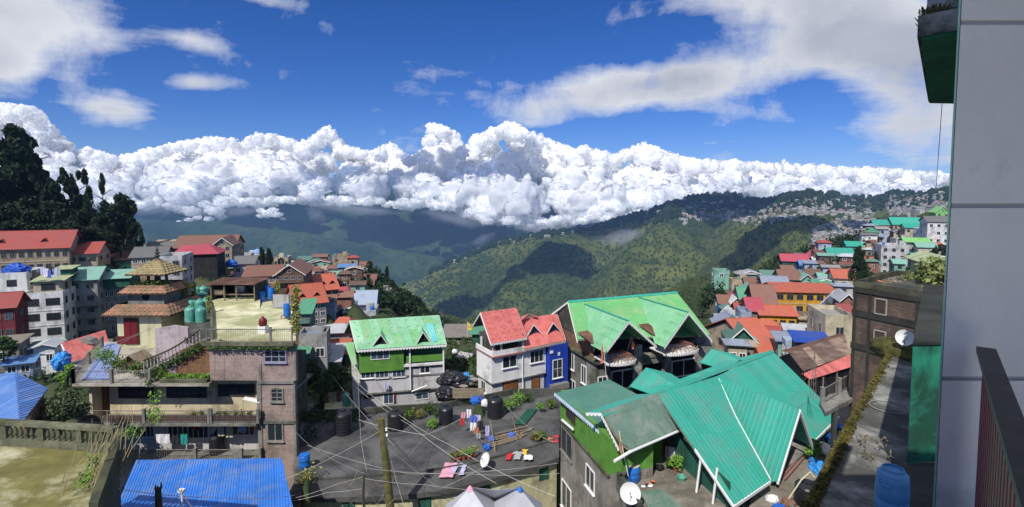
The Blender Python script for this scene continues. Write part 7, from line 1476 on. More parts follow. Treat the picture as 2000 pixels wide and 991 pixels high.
    if chim: mb = MB(); mb.box(hw * .5, hw * .5 + .5, d * .5, d * .5 + .5, H + rise * .5, H + rise + .9); obj('chimney', mb, wm, t)
    for i in range(cl): line_cloth('', t.matrix_basis @ V3((-hw + w_ * (i + .5) / max(cl, 1), -.3, H + 1.3)), .6, 1.0, CLOTH[['blue', 'white', 'red', 'lilac', 'dark', 'white', 'teal'][i % 7]], label=f"{['blue', 'white', 'red', 'lilac', 'dark', 'pale', 'teal'][i % 7]} garment drying on the roof terrace of the {['tall white stepped', 'far'][0]} building, {['first', 'second', 'third', 'fourth', 'fifth', 'sixth', 'seventh'][i]} from the left")
    return t
# --- left side ---
house('long cream hotel with red dormered roof at the left edge under the trees', -30, 118, 536, 487, 118, 'tan', 'gable', 'red', 10, 4.0, nf=2, nw=11, ws=(1.0, 1.3), dorm=2, band='cream'); house('cream wing with a plain red roof joined right of the dormered hotel', 118, 184, 518, 497, 124, 'tan', 'gable', 'red', 9, 2.6, nf=1, nw=4, ws=(1.6, 1.0))
house('lower cream wing below the dormered hotel at the left edge', -30, 82, 566, 540, 110, 'tan', 'flat', 'grey', 6, nf=1, nw=7)
house('white narrow house with a blue tarpaulin on its roof, left of the tall white building', 8, 54, 690, 536, 106, 'white', 'flat', 'grey', 9, nf=5, nw=1, fm=DWOOD, ws=(1.6, 1.4)); lump('tarpaulin', 'blue tarpaulin tent on the roof of the narrow white house', 33, 528, 108, (2.6, 1.6, 1.4), mat('tarp_blue_bright', (.02, .10, .50), .5), 2, 5)
house('tall white stepped building with dark windows and washing on its roof terrace', 56, 121, 694, 575, 104, 'white', 'flat', 'grey', 10, nf=4, nw=2, ws=(2.3, 1.5), fm=DWOOD, gm=GLASS, band='white', cl=0)
house('cream roof storey on top of the tall white building', 72, 118, 576, 549, 105.5, 'cream', 'shed', 'pgreen', 7, .8, nf=1, nw=1, ws=(2.3, 1.4), base=.3, fm=DWOOD)
for i, (px, m) in enumerate([(78, 'lilac'), (84, 'white'), (90, 'blue'), (96, 'dark'), (102, 'lilac'), (61, 'dark'), (108, 'grey')]): line_cloth('', W(px, 522 + (i % 3) * 3, 104), 1.0, 1.6, CLOTH[m], label=['pale lilac garment drying furthest left above the cream roof storey', 'white garment drying second above the cream roof storey', 'blue garment drying third above the cream roof storey', 'dark garment drying fourth above the cream roof storey', 'lilac garment drying fifth above the cream roof storey', 'dark garment drying at the left corner of the stepped white terrace', 'grey garment drying last above the cream roof storey'][i])
house('grey house with green gabled roof and verandahs beside the tall white building', 118, 188, 668, 546, 112, 'grey', 'gable', 'mint', 9, 2.4, nf=5, nw=3, ws=(1.3, 1.2), bal=(1, 2, 3)); house('dark green tin lean-to at the left end of the grey green-roofed house', 112, 136, 548, 526, 110, 'dgreen', 'shed', 'pgreen', 4, .3, nf=1, win_=False, base=.3)
house('grey building with a dark green tin band and white window row', 186, 246, 655, 562, 118, 'grey', 'flat', 'dgrey', 9, nf=4, nw=6, ws=(1.2, 1.5), fm=WHITEC); house('dark green tin top storey above the white window row', 184, 247, 562, 545, 117.2, 'dgreen', 'gable', 'mint', 8, 1.6, nf=1, win_=False, base=0.)
house('red-walled house with a red tin roof at the left edge, below the hotel', -30, 24, 670, 602, 82, 'maroon', 'gable', 'red', 5, 2.2, nf=2, nw=3, gm=GLASSB); house('rough stone house below the red-walled one at the left edge', -30, 30, 718, 672, 76, 'stone', 'shed', 'stone', 4, .3, nf=1, nw=3)
house('bright red shed beneath the dark trees', 201, 234, 522, 500, 150, 'red', 'gabley', 'red', 6, 1.4, nf=1, nw=1); house('pale house with a brown roof right of the red shed', 232, 265, 532, 508, 146, 'lgrey', 'gable', 'rust', 7, 2.4, nf=1, nw=2); house('low green-roofed shed behind the straw pyramid roof', 222, 262, 545, 528, 140, 'grey', 'gable', 'green', 6, 1.5, nf=1)
house('grey-roofed yellowish house behind the pavilion finial', 262, 318, 535, 503, 132, 'tan', 'gable', 'dgrey', 9, 2.4, nf=2, nw=4); house('light grey tower house with square windows right of the pavilion', 314, 356, 600, 506, 98, 'lgrey', 'flat', 'grey', 8, nf=5, nw=2); house('brown-roofed house above the light grey tower', 290, 350, 507, 489, 150, 'brown', 'gable', 'dgrey', 8, 2.2, nf=1, nw=4); house('long low dark roof along the skyline left of the red-brown roofs', 262, 345, 498, 488, 190, 'brown', 'gable', 'brown', 8, 1.8, nf=1, nw=5)
house('large building with stacked red-brown roofs on the skyline', 348, 452, 520, 484, 142, 'tan', 'gable', 'rust', 14, 3.0, nf=2, nw=8, dorm=0); house('orange-cream gable end at the right of the red-brown roofs', 420, 452, 522, 480, 139, 'tan', 'gabley', 'rust', 10, 2.2, nf=3, nw=2)
pv = house('dark open pavilion under a bright pink-red roof', 358, 421, 532, 497, 118, 'black', 'hip', 'pink', 8, 2.0, nf=1, nw=3, win_=False); house('small pink-red lean-to left of the open pavilion', 350, 374, 520, 492, 122, 'brown', 'shed', 'pink', 5, 1., nf=1, base=.3)
house('grey house with a weathered grey roof right of the pavilion', 458, 494, 540, 516, 126, 'lgrey', 'gable', 'dgrey', 8, 1.6, nf=1, nw=2); lump('tarpaulin', 'dark blue tarpaulin beside the grey-roofed house', 452, 515, 124, (1.4, 1., 1.), TARP, 2, 3)
ms = house('white domed building with a pale blue dome on the skyline', 478, 512, 520, 500, 210, 'white', 'flat', 'white', 8, nf=2, nw=6, ws=(.8, 1.2)); mb = MB(); mb.lathe([(1.5, 0), (1.6, .5), (1.45, 1.1), (1.05, 1.7), (.5, 2.05), (.1, 2.2), (.03, 2.8)], 16, (0, 0)); o = obj('dome', mb, roofm((.25, .42, .68)), ms, (1.0, 3, 4.2), smooth=True); o.scale = (1.3, 1.3, 1.2)
house('cream building with arched roofline right of the conifers', 536, 562, 522, 506, 200, 'cream', 'flat', 'cream', 7, nf=1, nw=4)
house('timber verandah house with a brown tin roof in front of the far slope', 540, 592, 563, 538, 112, 'brown', 'gabley', 'rust', 12, 2.4, nf=2, nw=4, bal=(1,)); house('long brown-red roof behind the roof shed', 480, 545, 560, 540, 118, 'brick', 'gable', 'rust', 9, 2.0, nf=1, nw=6)
t = house('upper block of the tall grey house with orange-red dormered roof', 612, 660, 640, 566, 122, 'grey', 'gable', 'ored', 11, 3.2, yaw=34, nf=5, nw=4, bal=(3, 4), dorm=3); house('lower block of the tall grey house, red gable wall and orange-red roof', 584, 636, 668, 592, 104, 'grey', 'gable', 'ored', 10, 3.4, yaw=34, nf=5, nw=4, bal=(1,), dorm=2)
house('narrow green-roofed house against the creeper pillar', 585, 606, 660, 612, 92, 'sgreen', 'shed', 'green', 6, 1.5, nf=3, nw=1, bal=(1, 2)); house('plain green tin wall below the brick house corner', 578, 598, 745, 690, 62, 'dgreen', 'shed', 'green', 4, .4, nf=1, win_=False)
house('small pinkish-red roofed house below the wooded slope', 660, 681, 588, 575, 140, 'cream', 'hip', 'pink', 6, 1.6, nf=1, nw=2); house('pale blue and white roofed house beside the wooded slope', 684, 732, 626, 600, 132, 'bluew', 'gable', 'bluew', 9, 3.6, nf=1, nw=3); house('flat-roofed grey annex of the pale blue house', 690, 734, 640, 612, 124, 'silver', 'flat', 'silver', 7, nf=1, nw=4)
house('red-roofed house with grey window wall behind the green gable house', 648, 686, 668, 648, 86, 'lgrey', 'hip', 'ored', 7, 1.7, nf=1, nw=4, ws=(.8, .8)); house('rusty tin shed with orange patches left of the green gable house', 640, 690, 684, 668, 78, 'brown', 'gable', 'rust', 6, 1.6, nf=1, nw=3); house('low shed with grey corrugated roof on the slope left of the green gable house', 606, 652, 690, 678, 80, 'dgrey', 'shed', 'silver', 5, .9, nf=1); house('rust-red shed roof at the foot of the left lane', 634, 674, 712, 692, 70, 'black', 'shed', 'ored', 5, 1., nf=1, win_=False); house('grey sheet roofed hut above the dark shrubs', 622, 660, 722, 706, 66, 'dgrey', 'shed', 'silver', 5, .8, nf=1, win_=False)
lump('tarpaulin', 'yellow tarpaulin bundle by the left lane', 616, 694, 66, (.8, .7, .6), CLOTH['yellow'], 2, 7)
house('pinkish-roofed villa in the wooded slope', 710, 733, 560, 549, 200, 'lgrey', 'gable', 'rust', 7, 2.2, nf=1); house('white villa with a red roof on the crest of the wooded slope', 690, 717, 532, 521, 235, 'white', 'gable', 'rust', 8, 1.8, nf=1, nw=4); house('lower grey villa in the wooded slope', 728, 762, 582, 572, 180, 'grey', 'flat', 'grey', 6, nf=1); house('red-brown villa below the pinkish one', 700, 728, 572, 560, 180, 'brown', 'gable', 'rust', 7, 2., nf=1)
house('dark low house with a flat roof behind the rubble yard', 868, 932, 672, 658, 84, 'stone', 'shed', 'stone', 6, .5, nf=1, nw=3); house('green fence-walled hut at the corner of the white house', 922, 940, 668, 652, 80, 'dgreen', 'shed', 'green', 4, .3, nf=1, win_=False)
# red roof with eyebrow dormer, walkway roof
rr = thing('red_roof_house', 'low house with a big faded red roof and one small dormer in the left middle', 'house', WZ(142, 718, -21.5)); o_ = rr.location.copy(); q = [WZ(*p) - o_ for p in [(142, 718, -21.5), (222, 700, -21.5), (205, 645, -18.6), (120, 672, -19.2)]]
n_ = pn3(q[0], q[1], q[3]); sheets(rr, [q[0], q[1], q[2], q[3]], PINKR, q[0] - q[3], 1.0, .25, .02); mb = MB(); mb.prism([p + V3((0, 0, -.1)) for p in q], (0, 0, -3)); obj('wall', mb, CONC, rr); verge(rr, q[3], q[0], WHITEC, .08, .15)
c = WZ(162, 678, -20) - o_ + V3((0, 0, .35)); mb = MB(); mb.prism([c + V3((-1.4, 0, 0)), c + V3((1.4, 0, 0)), c + V3((.9, 0, .6)), c + V3((0, 0, .85)), c + V3((-.9, 0, .6))], (0, 1.2, .0)); obj('dormer', mb, CONC, rr); ctrl(150, 730, 60)
bw = thing('blue_walkway_roof', 'long pale blue sheet roof running down beside the red roof', 'roof', WZ(158, 742, FB.o.z + zG + .06)); o_ = bw.location.copy(); zq = FB.o.z + zG + .06; q = [WZ(*p, zq) - o_ for p in [(158, 742), (212, 742), (237, 672), (207, 672)]]; sheets(bw, q, PALEB, q[0] - q[3], .9, .2, .02)
lump('tarpaulin', 'bright blue plastic tank cover below the red roof', 120, 706, 60, (.8, 1.0, 1.1), mat('light_blue_tarp', (.05, .30, .75)), 3, 2)
# --- right side ---
YEL = 'yellow'
house('long yellow two-storey building with an orange-red roof', 1516, 1626, 616, 571, 118, YEL, 'gable', 'ored', 9, 1.5, yaw=-8, nf=2, nw=6, ws=(1.5, 1.3), band='cream'); house('lower yellow building with a pinkish red roof and louvred wall', 1487, 1552, 656, 616, 98, YEL, 'gable', 'ored', 7, 1.3, yaw=-10, nf=2, nw=4, ws=(1.5, .5), fm=DWOOD); house('open concrete frame under the pink roof end left of the lower yellow building', 1463, 1487, 648, 608, 100, 'dgrey', 'gable', 'pink', 8, 2.0, nf=3, nw=2, bal=(1, 2), win_=False)
house('brown-orange house under a very large faded red roof', 1478, 1532, 706, 688, 74, 'tan', 'gable', 'ored', 13, 3.6, yaw=14, nf=1, nw=3, rise=None) if 0 else house('brown-orange house under a very large faded red roof', 1474, 1530, 712, 688, 74, 'tan', 'gable', 'ored', 14, 3.4, yaw=10, nf=1, nw=3)
house('cream flat-topped house with clutter on its roof beside the dark brick house', 1613, 1665, 672, 624, 70, 'cream', 'flat', 'grey', 7, nf=1, nw=1, ws=(1.1, 1.3), yaw=-12); house('bright blue tin roof behind the rusty shed', 1560, 1614, 682, 669, 62, 'dgrey', 'shed', 'blue', 3, .5, nf=1, win_=False)
rt = thing('retaining_wall', 'long pale grey retaining wall stepping down right of the yellow building', 'wall', W(1578, 640, 92)); o_ = rt.location.copy()
for i in range(7): a, b = W(1578 + i * 7, 640 - i * 7.5, 92 + i * 3), W(1585 + i * 7, 632.5 - i * 7.5, 95 + i * 3); mb = MB(); mb.prism([a - o_, b - o_, b - o_ + V3((.3, 0, 0)), a - o_ + V3((.3, 0, 0))], (0, 0, 2.3)); obj('wall_section', mb, wallm((.50, .54, .60)), rt)
bush('green bank of bushes below the pale retaining wall', 1598, 655, 84, 42, 30, MLEAF, 2200, .22); bush('scrub beside the retaining wall top', 1622, 612, 100, 22, 20, MLEAF, 900, .22)
RS = [('dark green gabled house with a grey-green roof', 1428, 1472, 690, 668, 76, 'dgreen', 'gabley', 'sgreen', 8, 2.2), ('grey double-pitched roof over a brick base', 1408, 1456, 664, 648, 84, 'brick', 'gabley', 'bgrey', 8, 1.7), ('low mauve-grey roof behind the brick-based house', 1404, 1432, 646, 636, 92, 'lgrey', 'gable', 'bgrey', 6, 1.4),
 ('white metal-clad building with a flat top', 1424, 1458, 646, 626, 92, 'silver', 'flat', 'silver', 6, 0), ('blue-grey tower of water tanks and sheet walls', 1446, 1466, 660, 616, 90, 'bgrey', 'flat', 'bgrey', 5, 0), ('small bright blue house with a brown roof', 1406, 1431, 612, 594, 128, 'lblue', 'gable', 'rust', 7, 1.7), ('tiny white-roofed cabin right of the bright blue house', 1430, 1446, 606, 594, 126, 'white', 'gabley', 'white', 5, 1.5),
 ('white cabin below the bright blue house', 1421, 1440, 636, 622, 104, 'cream', 'gabley', 'white', 5, 1.6), ('pinkish-red roofed cottage by the pink roof end', 1441, 1466, 628, 614, 106, 'cream', 'gable', 'red', 6, 1.8), ('faded brown-red roofed house above the pink roof end', 1476, 1514, 610, 594, 108, 'brown', 'gable', 'rust', 10, 3.4), ('bright green roofed house left of the faded brown-red roof', 1447, 1479, 600, 586, 122, 'grey', 'gable', 'green', 8, 2.4), ('mint roofed house behind the bright green one', 1456, 1482, 586, 573, 136, 'grey', 'gabley', 'mint', 7, 1.9),
 ('red-brown roofed house at the valley edge behind the mint roof', 1459, 1490, 574, 561, 150, 'brown', 'gable', 'rust', 8, 2.2), ('pink roofed cottage with yellow trim near the valley edge', 1432, 1452, 596, 584, 134, 'pgreen', 'gabley', 'pink', 5, 1.8), ('blue-grey long roof behind the long yellow building', 1493, 1538, 574, 558, 142, 'dgrey', 'gable', 'bgrey', 8, 2.1), ('sage green long roof above the blue-grey one', 1491, 1526, 556, 545, 160, 'grey', 'gable', 'sgreen', 8, 2.2), ('brown roofed house with a raised middle, right of the sage roof', 1526, 1562, 562, 547, 150, 'tan', 'gable', 'rust', 9, 2.4),
 ('little brown tower on the brown roofed house', 1529, 1549, 540, 528, 158, 'brick', 'gable', 'rust', 5, 1.2), ('green-sheeted long house with a pink-red roof and three dark vents', 1529, 1576, 540, 511, 188, 'dgreen', 'gable', 'pink', 8, 2.4), ('royal blue gable house with a pink roof', 1586, 1620, 518, 507, 200, 'blue', 'gabley', 'pink', 12, 2.9), ('light blue roofed house under the royal blue gable', 1566, 1592, 540, 522, 176, 'lblue', 'gable', 'lblue', 7, 1.8), ('small blue shed left of the white sheet roofs', 1556, 1580, 548, 538, 168, 'lblue', 'shed', 'lblue', 5, 1.3),
 ('white sheet roofed house below the royal blue gable', 1592, 1616, 528, 515, 186, 'white', 'gable', 'silver', 7, 2.0), ('pale mint roofed house in the crowded middle', 1566, 1586, 562, 548, 148, 'mint', 'gabley', 'mint', 7, 1.8), ('grey-brown roofed house with green walls in the crowded middle', 1578, 1604, 560, 546, 150, 'green', 'gable', 'brown', 8, 2.1), ('pale blue wall house with a faded roof left of the orange-roofed tower', 1604, 1632, 578, 548, 140, 'bluew', 'gable', 'mint', 7, 1.6), ('tall beige house with a teal dormered roof near the conifer', 1621, 1664, 532, 499, 190, 'tan', 'gable', 'teal', 9, 2.4),
 ('narrow cream tower house with a bright orange-red roof', 1631, 1662, 592, 544, 128, 'cream', 'gable', 'ored', 7, 2.0), ('cluttered grey house below the orange-roofed tower', 1626, 1664, 612, 592, 112, 'grey', 'flat', 'grey', 6, 0), ('brick gable cottage with a white-edged roof by the dark brick house', 1644, 1666, 612, 590, 100, 'brick', 'gabley', 'silver', 6, 1.6), ('small red roof between the brick cottage and the cream flat-topped house', 1650, 1666, 624, 612, 92, 'red', 'shed', 'red', 4, .8), ('teal gable roofed house left of the grey apartment block', 1656, 1682, 492, 482, 220, 'sgreen', 'gable', 'teal', 7, 2.0),
 ('white four-storey block with a dark green roof', 1709, 1741, 484, 440, 262, 'white', 'gable', 'teal', 9, 2.6), ('grey low block at the foot of the white four-storey block', 1688, 1710, 478, 464, 258, 'lgrey', 'flat', 'grey', 8, 0), ('beige terraced house with flat roofs right of the big conifer', 1680, 1714, 522, 486, 215, 'tan', 'flat', 'tan', 8, 0), ('beige narrow house beside the dark cypress', 1700, 1724, 540, 508, 190, 'cream', 'flat', 'grey', 7, 0), ('wide grey apartment block with rows of windows', 1724, 1780, 540, 482, 182, 'lgrey', 'flat', 'grey', 9, 0),
 ('grey upper terrace house with an orange tank above the apartment block', 1752, 1778, 486, 470, 200, 'lgrey', 'flat', 'brick', 7, 0), ('long teal-roofed hall on the right skyline slope', 1750, 1816, 462, 440, 255, 'tan', 'gable', 'teal', 12, 3.6), ('second teal-roofed wing in front of the long hall', 1772, 1818, 458, 446, 235, 'cream', 'gable', 'teal', 7, 1.8), ('white hotel block with a grey roof and dark top floor at the right', 1814, 1850, 478, 434, 205, 'white', 'gable', 'dgrey', 9, 2.2),
 ('white block with red balconies left of the white hotel', 1796, 1815, 472, 450, 215, 'white', 'flat', 'red', 7, 0), ('light green roofed pavilion below the white hotel', 1772, 1812, 484, 474, 190, 'tan', 'gable', 'lime', 7, 1.5), ('mint roofed house below the light green pavilion', 1796, 1826, 500, 484, 176, 'cream', 'gable', 'mint', 6, 1.5), ('teal roofed low house at the right, above the pale tin wall', 1790, 1828, 528, 508, 150, 'sgreen', 'gable', 'teal', 6, 1.7),
 ('turquoise roofed hut in front of the grey apartment block', 1748, 1766, 530, 516, 165, 'mint', 'gable', 'mint', 5, 1.3), ('lime roofed house highest at the right edge', 1830, 1852, 426, 416, 260, 'lime', 'gabley', 'lime', 9, 3.2), ('pale green tin walled house just behind the dark brick roof', 1815, 1860, 545, 516, 52, 'pgreen', 'gabley', 'pgreen', 5, .8), ('small terracotta house among the crowd below the teal roofs', 1742, 1758, 478, 468, 240, 'brick', 'flat', 'brick', 6, 0)]
for k_ in RS:
    lab, a, b, c, e, Y, wl_, rf_, rc_, dd, ri = k_; house(lab, a, b, c, e, Y, wl_, rf_, rc_, dd, ri if ri else None)
# filler houses in the crowded quarters
FR = random.Random(77)
WN = ['white', 'cream', 'grey', 'lgrey', 'tan', 'brown', 'bluew', 'stone', 'brick', 'mint']; RN = ['red', 'ored', 'rust', 'bgrey', 'sgreen', 'green', 'mint', 'silver', 'dgrey', 'lblue', 'rust', 'brown', 'silver', 'grey', 'rust', 'brown', 'dgrey', 'tan']
CN = dict(white='white', cream='cream', grey='grey', lgrey='light grey', tan='tan', brown='brown', bluew='pale blue', stone='stone', brick='brick', mint='mint', red='red', ored='orange-red', rust='rusty', bgrey='blue-grey', teal='teal', green='green', silver='silvery', sgreen='sage green', dgrey='dark grey', lblue='light blue')
USED = set()
def filler(n, x0, x1, fy, fY, where, sc=1.):
    for i in range(n):
        px = FR.uniform(x0, x1); f = FR.random(); py = fy(px, f); Y = fY(f); sf = sc * (.62 + .38 * f); w_ = FR.uniform(5, 9) * sf / Y * 1000; h = FR.uniform(3., 8.5) * sf / Y * 1000; a, b = FR.choice(WN), FR.choice(RN); ty = FR.choice(['gable', 'gable', 'gabley', 'flat', 'hip', 'shed'])
        while (a, b, where) in USED: a, b = FR.choice(WN), FR.choice(RN)
        USED.add((a, b, where))
        house(f'small {CN[a]} house with {CN[b]} roof {where}', px - w_ / 2, px + w_ / 2, py, py - h, Y, a, ty, b, FR.uniform(5, 8) * sf, group='small houses ' + where, nw=FR.choice([1, 2, 2]), cat='house')
filler(56, 1400, 1600, lambda x, f: 720 - f * 165 + (x - 1500) * -.12 * (1 - f), lambda f: 66 + f * 100, 'left of the yellow buildings', .66)
filler(34, 1560, 1665, lambda x, f: 590 - f * 90 + (1610 - x) * .15, lambda f: 120 + f * 90, 'between the yellow and teal roofs', .72)
filler(44, 1680, 1845, lambda x, f: 530 - f * 75 - (x - 1760) * .1, lambda f: 170 + f * 95, 'around the grey apartments', .78)
filler(34, 555, 700, lambda x, f: 575 - f * 52, lambda f: 130 + f * 110, 'on the spur behind the terrace', .9); filler(22, 190, 480, lambda x, f: 560 - f * 45, lambda f: 125 + f * 50, 'between pavilion and dark trees', .9); filler(8, 15, 215, lambda x, f: 748 - f * 40, lambda f: 58 + f * 30, 'in the hollow below the white building', .5); filler(10, 600, 690, lambda x, f: 720 - f * 120, lambda f: 62 + f * 70, 'below the tall grey house', .75)
# parked vehicles on the lane
def car(lab, px, py, Y, m, yaw=20):
    t = thing('parked_car', lab, 'car', W(px, py, Y), R(yaw), 'cars parked on the lane'); mb = MB(); mb.prism([(-1.9, -.8, .3), (1.9, -.8, .3), (1.95, -.8, .75), (1.1, -.8, .85), (.6, -.8, 1.4), (-1.2, -.8, 1.42), (-1.8, -.8, .9)], (0, 1.6, 0)); obj('body', mb, m, t); mb = MB(); mb.prism([(.95, -.82, .88), (.55, -.82, 1.3), (-1.1, -.82, 1.32), (-1.6, -.82, .92)], (0, 1.64, 0)); obj('windows', mb, GLASS, t)
    for x in (-1.2, 1.25):
        for y in (-.8, .8): mb = MB(); mb.cyl((0, 0), .32, -.1, .1, 12); o = obj('wheel', mb, BLACKP, t, (x, y, .32)); o.rotation_euler = (R(90), 0, 0)
for i, (px, py, m, lab) in enumerate([(653, 622, CLOTH['dark'], 'black car parked furthest left on the lane'), (664, 619, CLOTH['grey'], 'grey car parked second on the lane'), (675, 616, CLOTH['dark'], 'dark car parked third on the lane'), (686, 613, CLOTH['white'], 'white car parked last on the lane')]): car(lab, px, py, 118, m)
# =====================================================================
# trees and far town
# =====================================================================
def crown(name, kind, seed, n, size, m):
    """unit tree crown: height 1, radius about .5 (scaled by the object)"""
    R_ = random.Random(seed); pts = []; rr = []
    if kind == 'conifer':
        for i in range(46):
            f = i / 46; z = .12 + .86 * f; r = .46 * (1 - f) ** .8 + .02; k = R_.uniform(0, 6.3); q = r * R_.uniform(.35, 1.0); pts.append((q * CO(k), q * S(k), z - q * .12)); rr.append(.06 + r * .22)
        for i in range(12): pts.append((0, 0, .15 + .8 * i / 12)); rr.append(.12 * (1 - i / 14))
    elif kind == 'narrow':
        for i in range(26): f = i / 26; r = .35 * (S(math.pi * (f * .85 + .12))); k = R_.uniform(0, 6.3); pts.append((r * .5 * CO(k), r * .5 * S(k), .1 + .85 * f)); rr.append(.1 + r * .3)
    elif kind == 'airy':
        for i in range(24): f = R_.random(); k = R_.uniform(0, 6.3); r = R_.uniform(.1, .42); pts.append((r * CO(k), r * S(k), .35 + .6 * f)); rr.append(R_.uniform(.05, .1))
    else:
        for i in range(34): k = R_.uniform(0, 6.3); u = R_.uniform(-.6, 1); r = .4 * (1 - u * u) ** .5 * R_.uniform(.6, 1); pts.append((r * CO(k), r * S(k), .58 + u * .36)); rr.append(R_.uniform(.09, .16))
    g = np.random.default_rng(seed); P = np.array(pts); c_i = g.integers(0, len(P), n); d = g.normal(size=(n, 3)); d /= np.linalg.norm(d, axis=1)[:, None]; d[:, 2] *= .75
    q = P[c_i] + d * (np.array(rr)[c_i] * (g.random(n) ** .4))[:, None]
    u = g.normal(size=(n, 3)); u /= np.linalg.norm(u, axis=1)[:, None]; w_ = np.cross(u, g.normal(size=(n, 3))); w_ /= np.linalg.norm(w_, axis=1)[:, None]; s = size * g.uniform(.5, 1.4, n)[:, None]
    V = np.stack([q - u * s, q - w_ * s * .6, q + u * s, q + w_ * s * .6], 1).reshape(-1, 3); return np_mesh(name, V, np.arange(4 * n).reshape(-1, 4), m)
CR = {'conifer': [crown('crown', 'conifer', s, 15000, .024, DLEAF) for s in (1, 2)], 'narrow': [crown('crown', 'narrow', 3, 4500, .034, DLEAF)], 'airy': [crown('crown', 'airy', 5, 5000, .024, DLEAF)], 'broad': [crown('crown', 'broad', s, 9000, .028, DLEAF) for s in (7, 8, 9)],
      'light': [crown('crown', 'broad', s, 2600, .034, MLEAF) for s in (11, 12)], 'small': [crown('crown', 'broad', s, 700, .06, DLEAF) for s in (14, 15)], 'sconifer': [crown('crown', 'conifer', s, 700, .05, DLEAF) for s in (16, 17)], 'mid': [crown('crown', 'broad', s, 900, .055, leaf_mat('mid_green_leaves', (.022, .05, .018), (.06, .10, .03))) for s in (18, 19)]}
tr = MB(); tr.tube([(0, 0, -.05), (.01, 0, .3), (0, .01, .6), (0, 0, .9)], .028, 7, .004)
for a in range(9): k = a * 2.4; z = .25 + a * .06; tr.tube([(0, 0, z), (.12 * CO(k), .12 * S(k), z + .05), (.28 * CO(k), .28 * S(k), z + .1)], .01, 4, .002)
TRK = tr.mesh('trunk', BARK); tb2 = MB(); tb2.tube([(0, 0, -.05), (0, 0, .95)], .03, 5, .006); TRK2 = tb2.mesh('trunk', BARK)
TN = 0
def tree(label, px, pyb, Y, hpx, wpx, kind, group=None, name='tree', lift=0, cat='tree'):
    global TN; TN += 1; h = hpx * Y / 1000; w_ = wpx * Y / 1000; p = W(px, pyb, Y); t = thing(name, label, cat, p, 0, group); k = CR[kind][TN % len(CR[kind])]
    c = link('crown', k, t, (0, 0, h * lift), (TN * 1.7) % 6.28); c.scale = (w_, w_, h * (1 - lift)); tk = link('trunk', TRK if hpx > 60 else TRK2, t); tk.scale = (w_ if not lift else h * .5, w_ if not lift else h * .5, h * (.95 if not lift else lift + .25)); return t
for k_ in [('towering dark conifer with layered branches, highest of the left grove', 45, 512, 152, 264, 185, 'conifer'), ('dark broad tree cut by the left edge, below the towering conifer', -8, 508, 145, 150, 110, 'broad'), ('broad dark tree in front of the towering conifer', 70, 515, 140, 130, 110, 'broad'), ('dark spreading tree right of the towering conifer', 108, 512, 150, 178, 90, 'airy'),
    ('dense dark tree below the airy-topped one', 112, 520, 138, 125, 90, 'broad'), ('tall airy-topped tree with sky showing through its crown', 153, 505, 155, 184, 80, 'airy'), ('narrow dark cypress-like tree right of the airy-topped tree', 179, 500, 152, 138, 34, 'narrow'), ('dark bushy tree under the narrow cypress-like one', 165, 515, 140, 105, 80, 'broad'),
    ('slim tree with a small arrowhead crown on a long bare trunk', 205, 480, 158, 142, 17, 'narrow'), ('large rounded dark tree at the right end of the grove', 236, 512, 146, 134, 76, 'broad'), ('smaller dark tree right of the large rounded one', 266, 510, 145, 75, 34, 'broad'), ('dark tree between the cypress and the rounded tree', 200, 515, 142, 100, 60, 'broad'), ('dark undergrowth tree above the cream wing', 145, 512, 130, 80, 90, 'broad'), ('low dark tree above the red shed', 205, 512, 136, 60, 80, 'broad'), ('low dark tree behind the cream hotel roof', 40, 500, 132, 70, 100, 'broad')]:
    lab, a, b, Y, h, w_, kd_ = k_; tree(lab, a, b, Y, h, w_, kd_, lift=.7 if 'arrowhead' in lab else 0, name='conifer' if kd_ in ('conifer', 'narrow') else 'tree')
for k_ in [('dense pair of dark conifers right of the domed building', 512, 528, 150, 46, 20, 'narrow'), ('right-hand conifer of the clump beside the domed building', 526, 528, 150, 44, 22, 'narrow'), ('tall dark conifer among the right-hand houses', 1676, 548, 112, 68, 40, 'conifer'), ('dark cypress against the beige houses', 1709, 536, 186, 46, 13, 'narrow'), ('slender dark cypress by the grey apartment block', 1780, 532, 175, 50, 9, 'narrow'), ('round tree beside the cream skyline building', 549, 520, 190, 16, 16, 'small'), ('dark conifer standing alone on the crest of the wooded slope', 756, 545, 220, 26, 12, 'narrow'), ('dark tree beside the villa on the wooded crest', 722, 530, 228, 20, 16, 'small'),
    ('leafy tree beside the parked cars', 668, 612, 128, 30, 24, 'light'), ('big dark shrub mass below the sheds, upper one', 655, 775, 60, 62, 60, 'light'), ('big dark shrub mass below the sheds, lower one', 628, 790, 54, 50, 50, 'light'), ('leafy tree left edge beside the white flank building', 8, 715, 66, 60, 60, 'light'), ('dark tree at the right edge above the pale tin house', 1838, 520, 120, 46, 40, 'small'), ('bush-like tree below the tall grey house', 612, 760, 62, 60, 40, 'light'), ('dark small tree behind the white house', 1395, 640, 150, 24, 14, 'sconifer'), ('second dark small conifer near the lime roof', 1385, 632, 155, 22, 10, 'sconifer')]: tree(*k_)
for i, (px, w_, h) in enumerate([(20, 90, 170), (88, 80, 150), (130, 90, 110), (60, 90, 190), (185, 70, 95), (218, 60, 90), (160, 60, 125)]): tree(['dark tree filling the left grove under the highest conifer', 'dark tree filling the grove right of the highest conifer', 'dark tree behind the cream wing in the grove', 'dark tree behind the highest conifer', 'dark tree low between the cypress and the rounded tree', 'dark tree left beside the large rounded one', 'dark tree under the airy-topped tree'][i], px, 505, 160, h, w_, 'broad')
build_land()
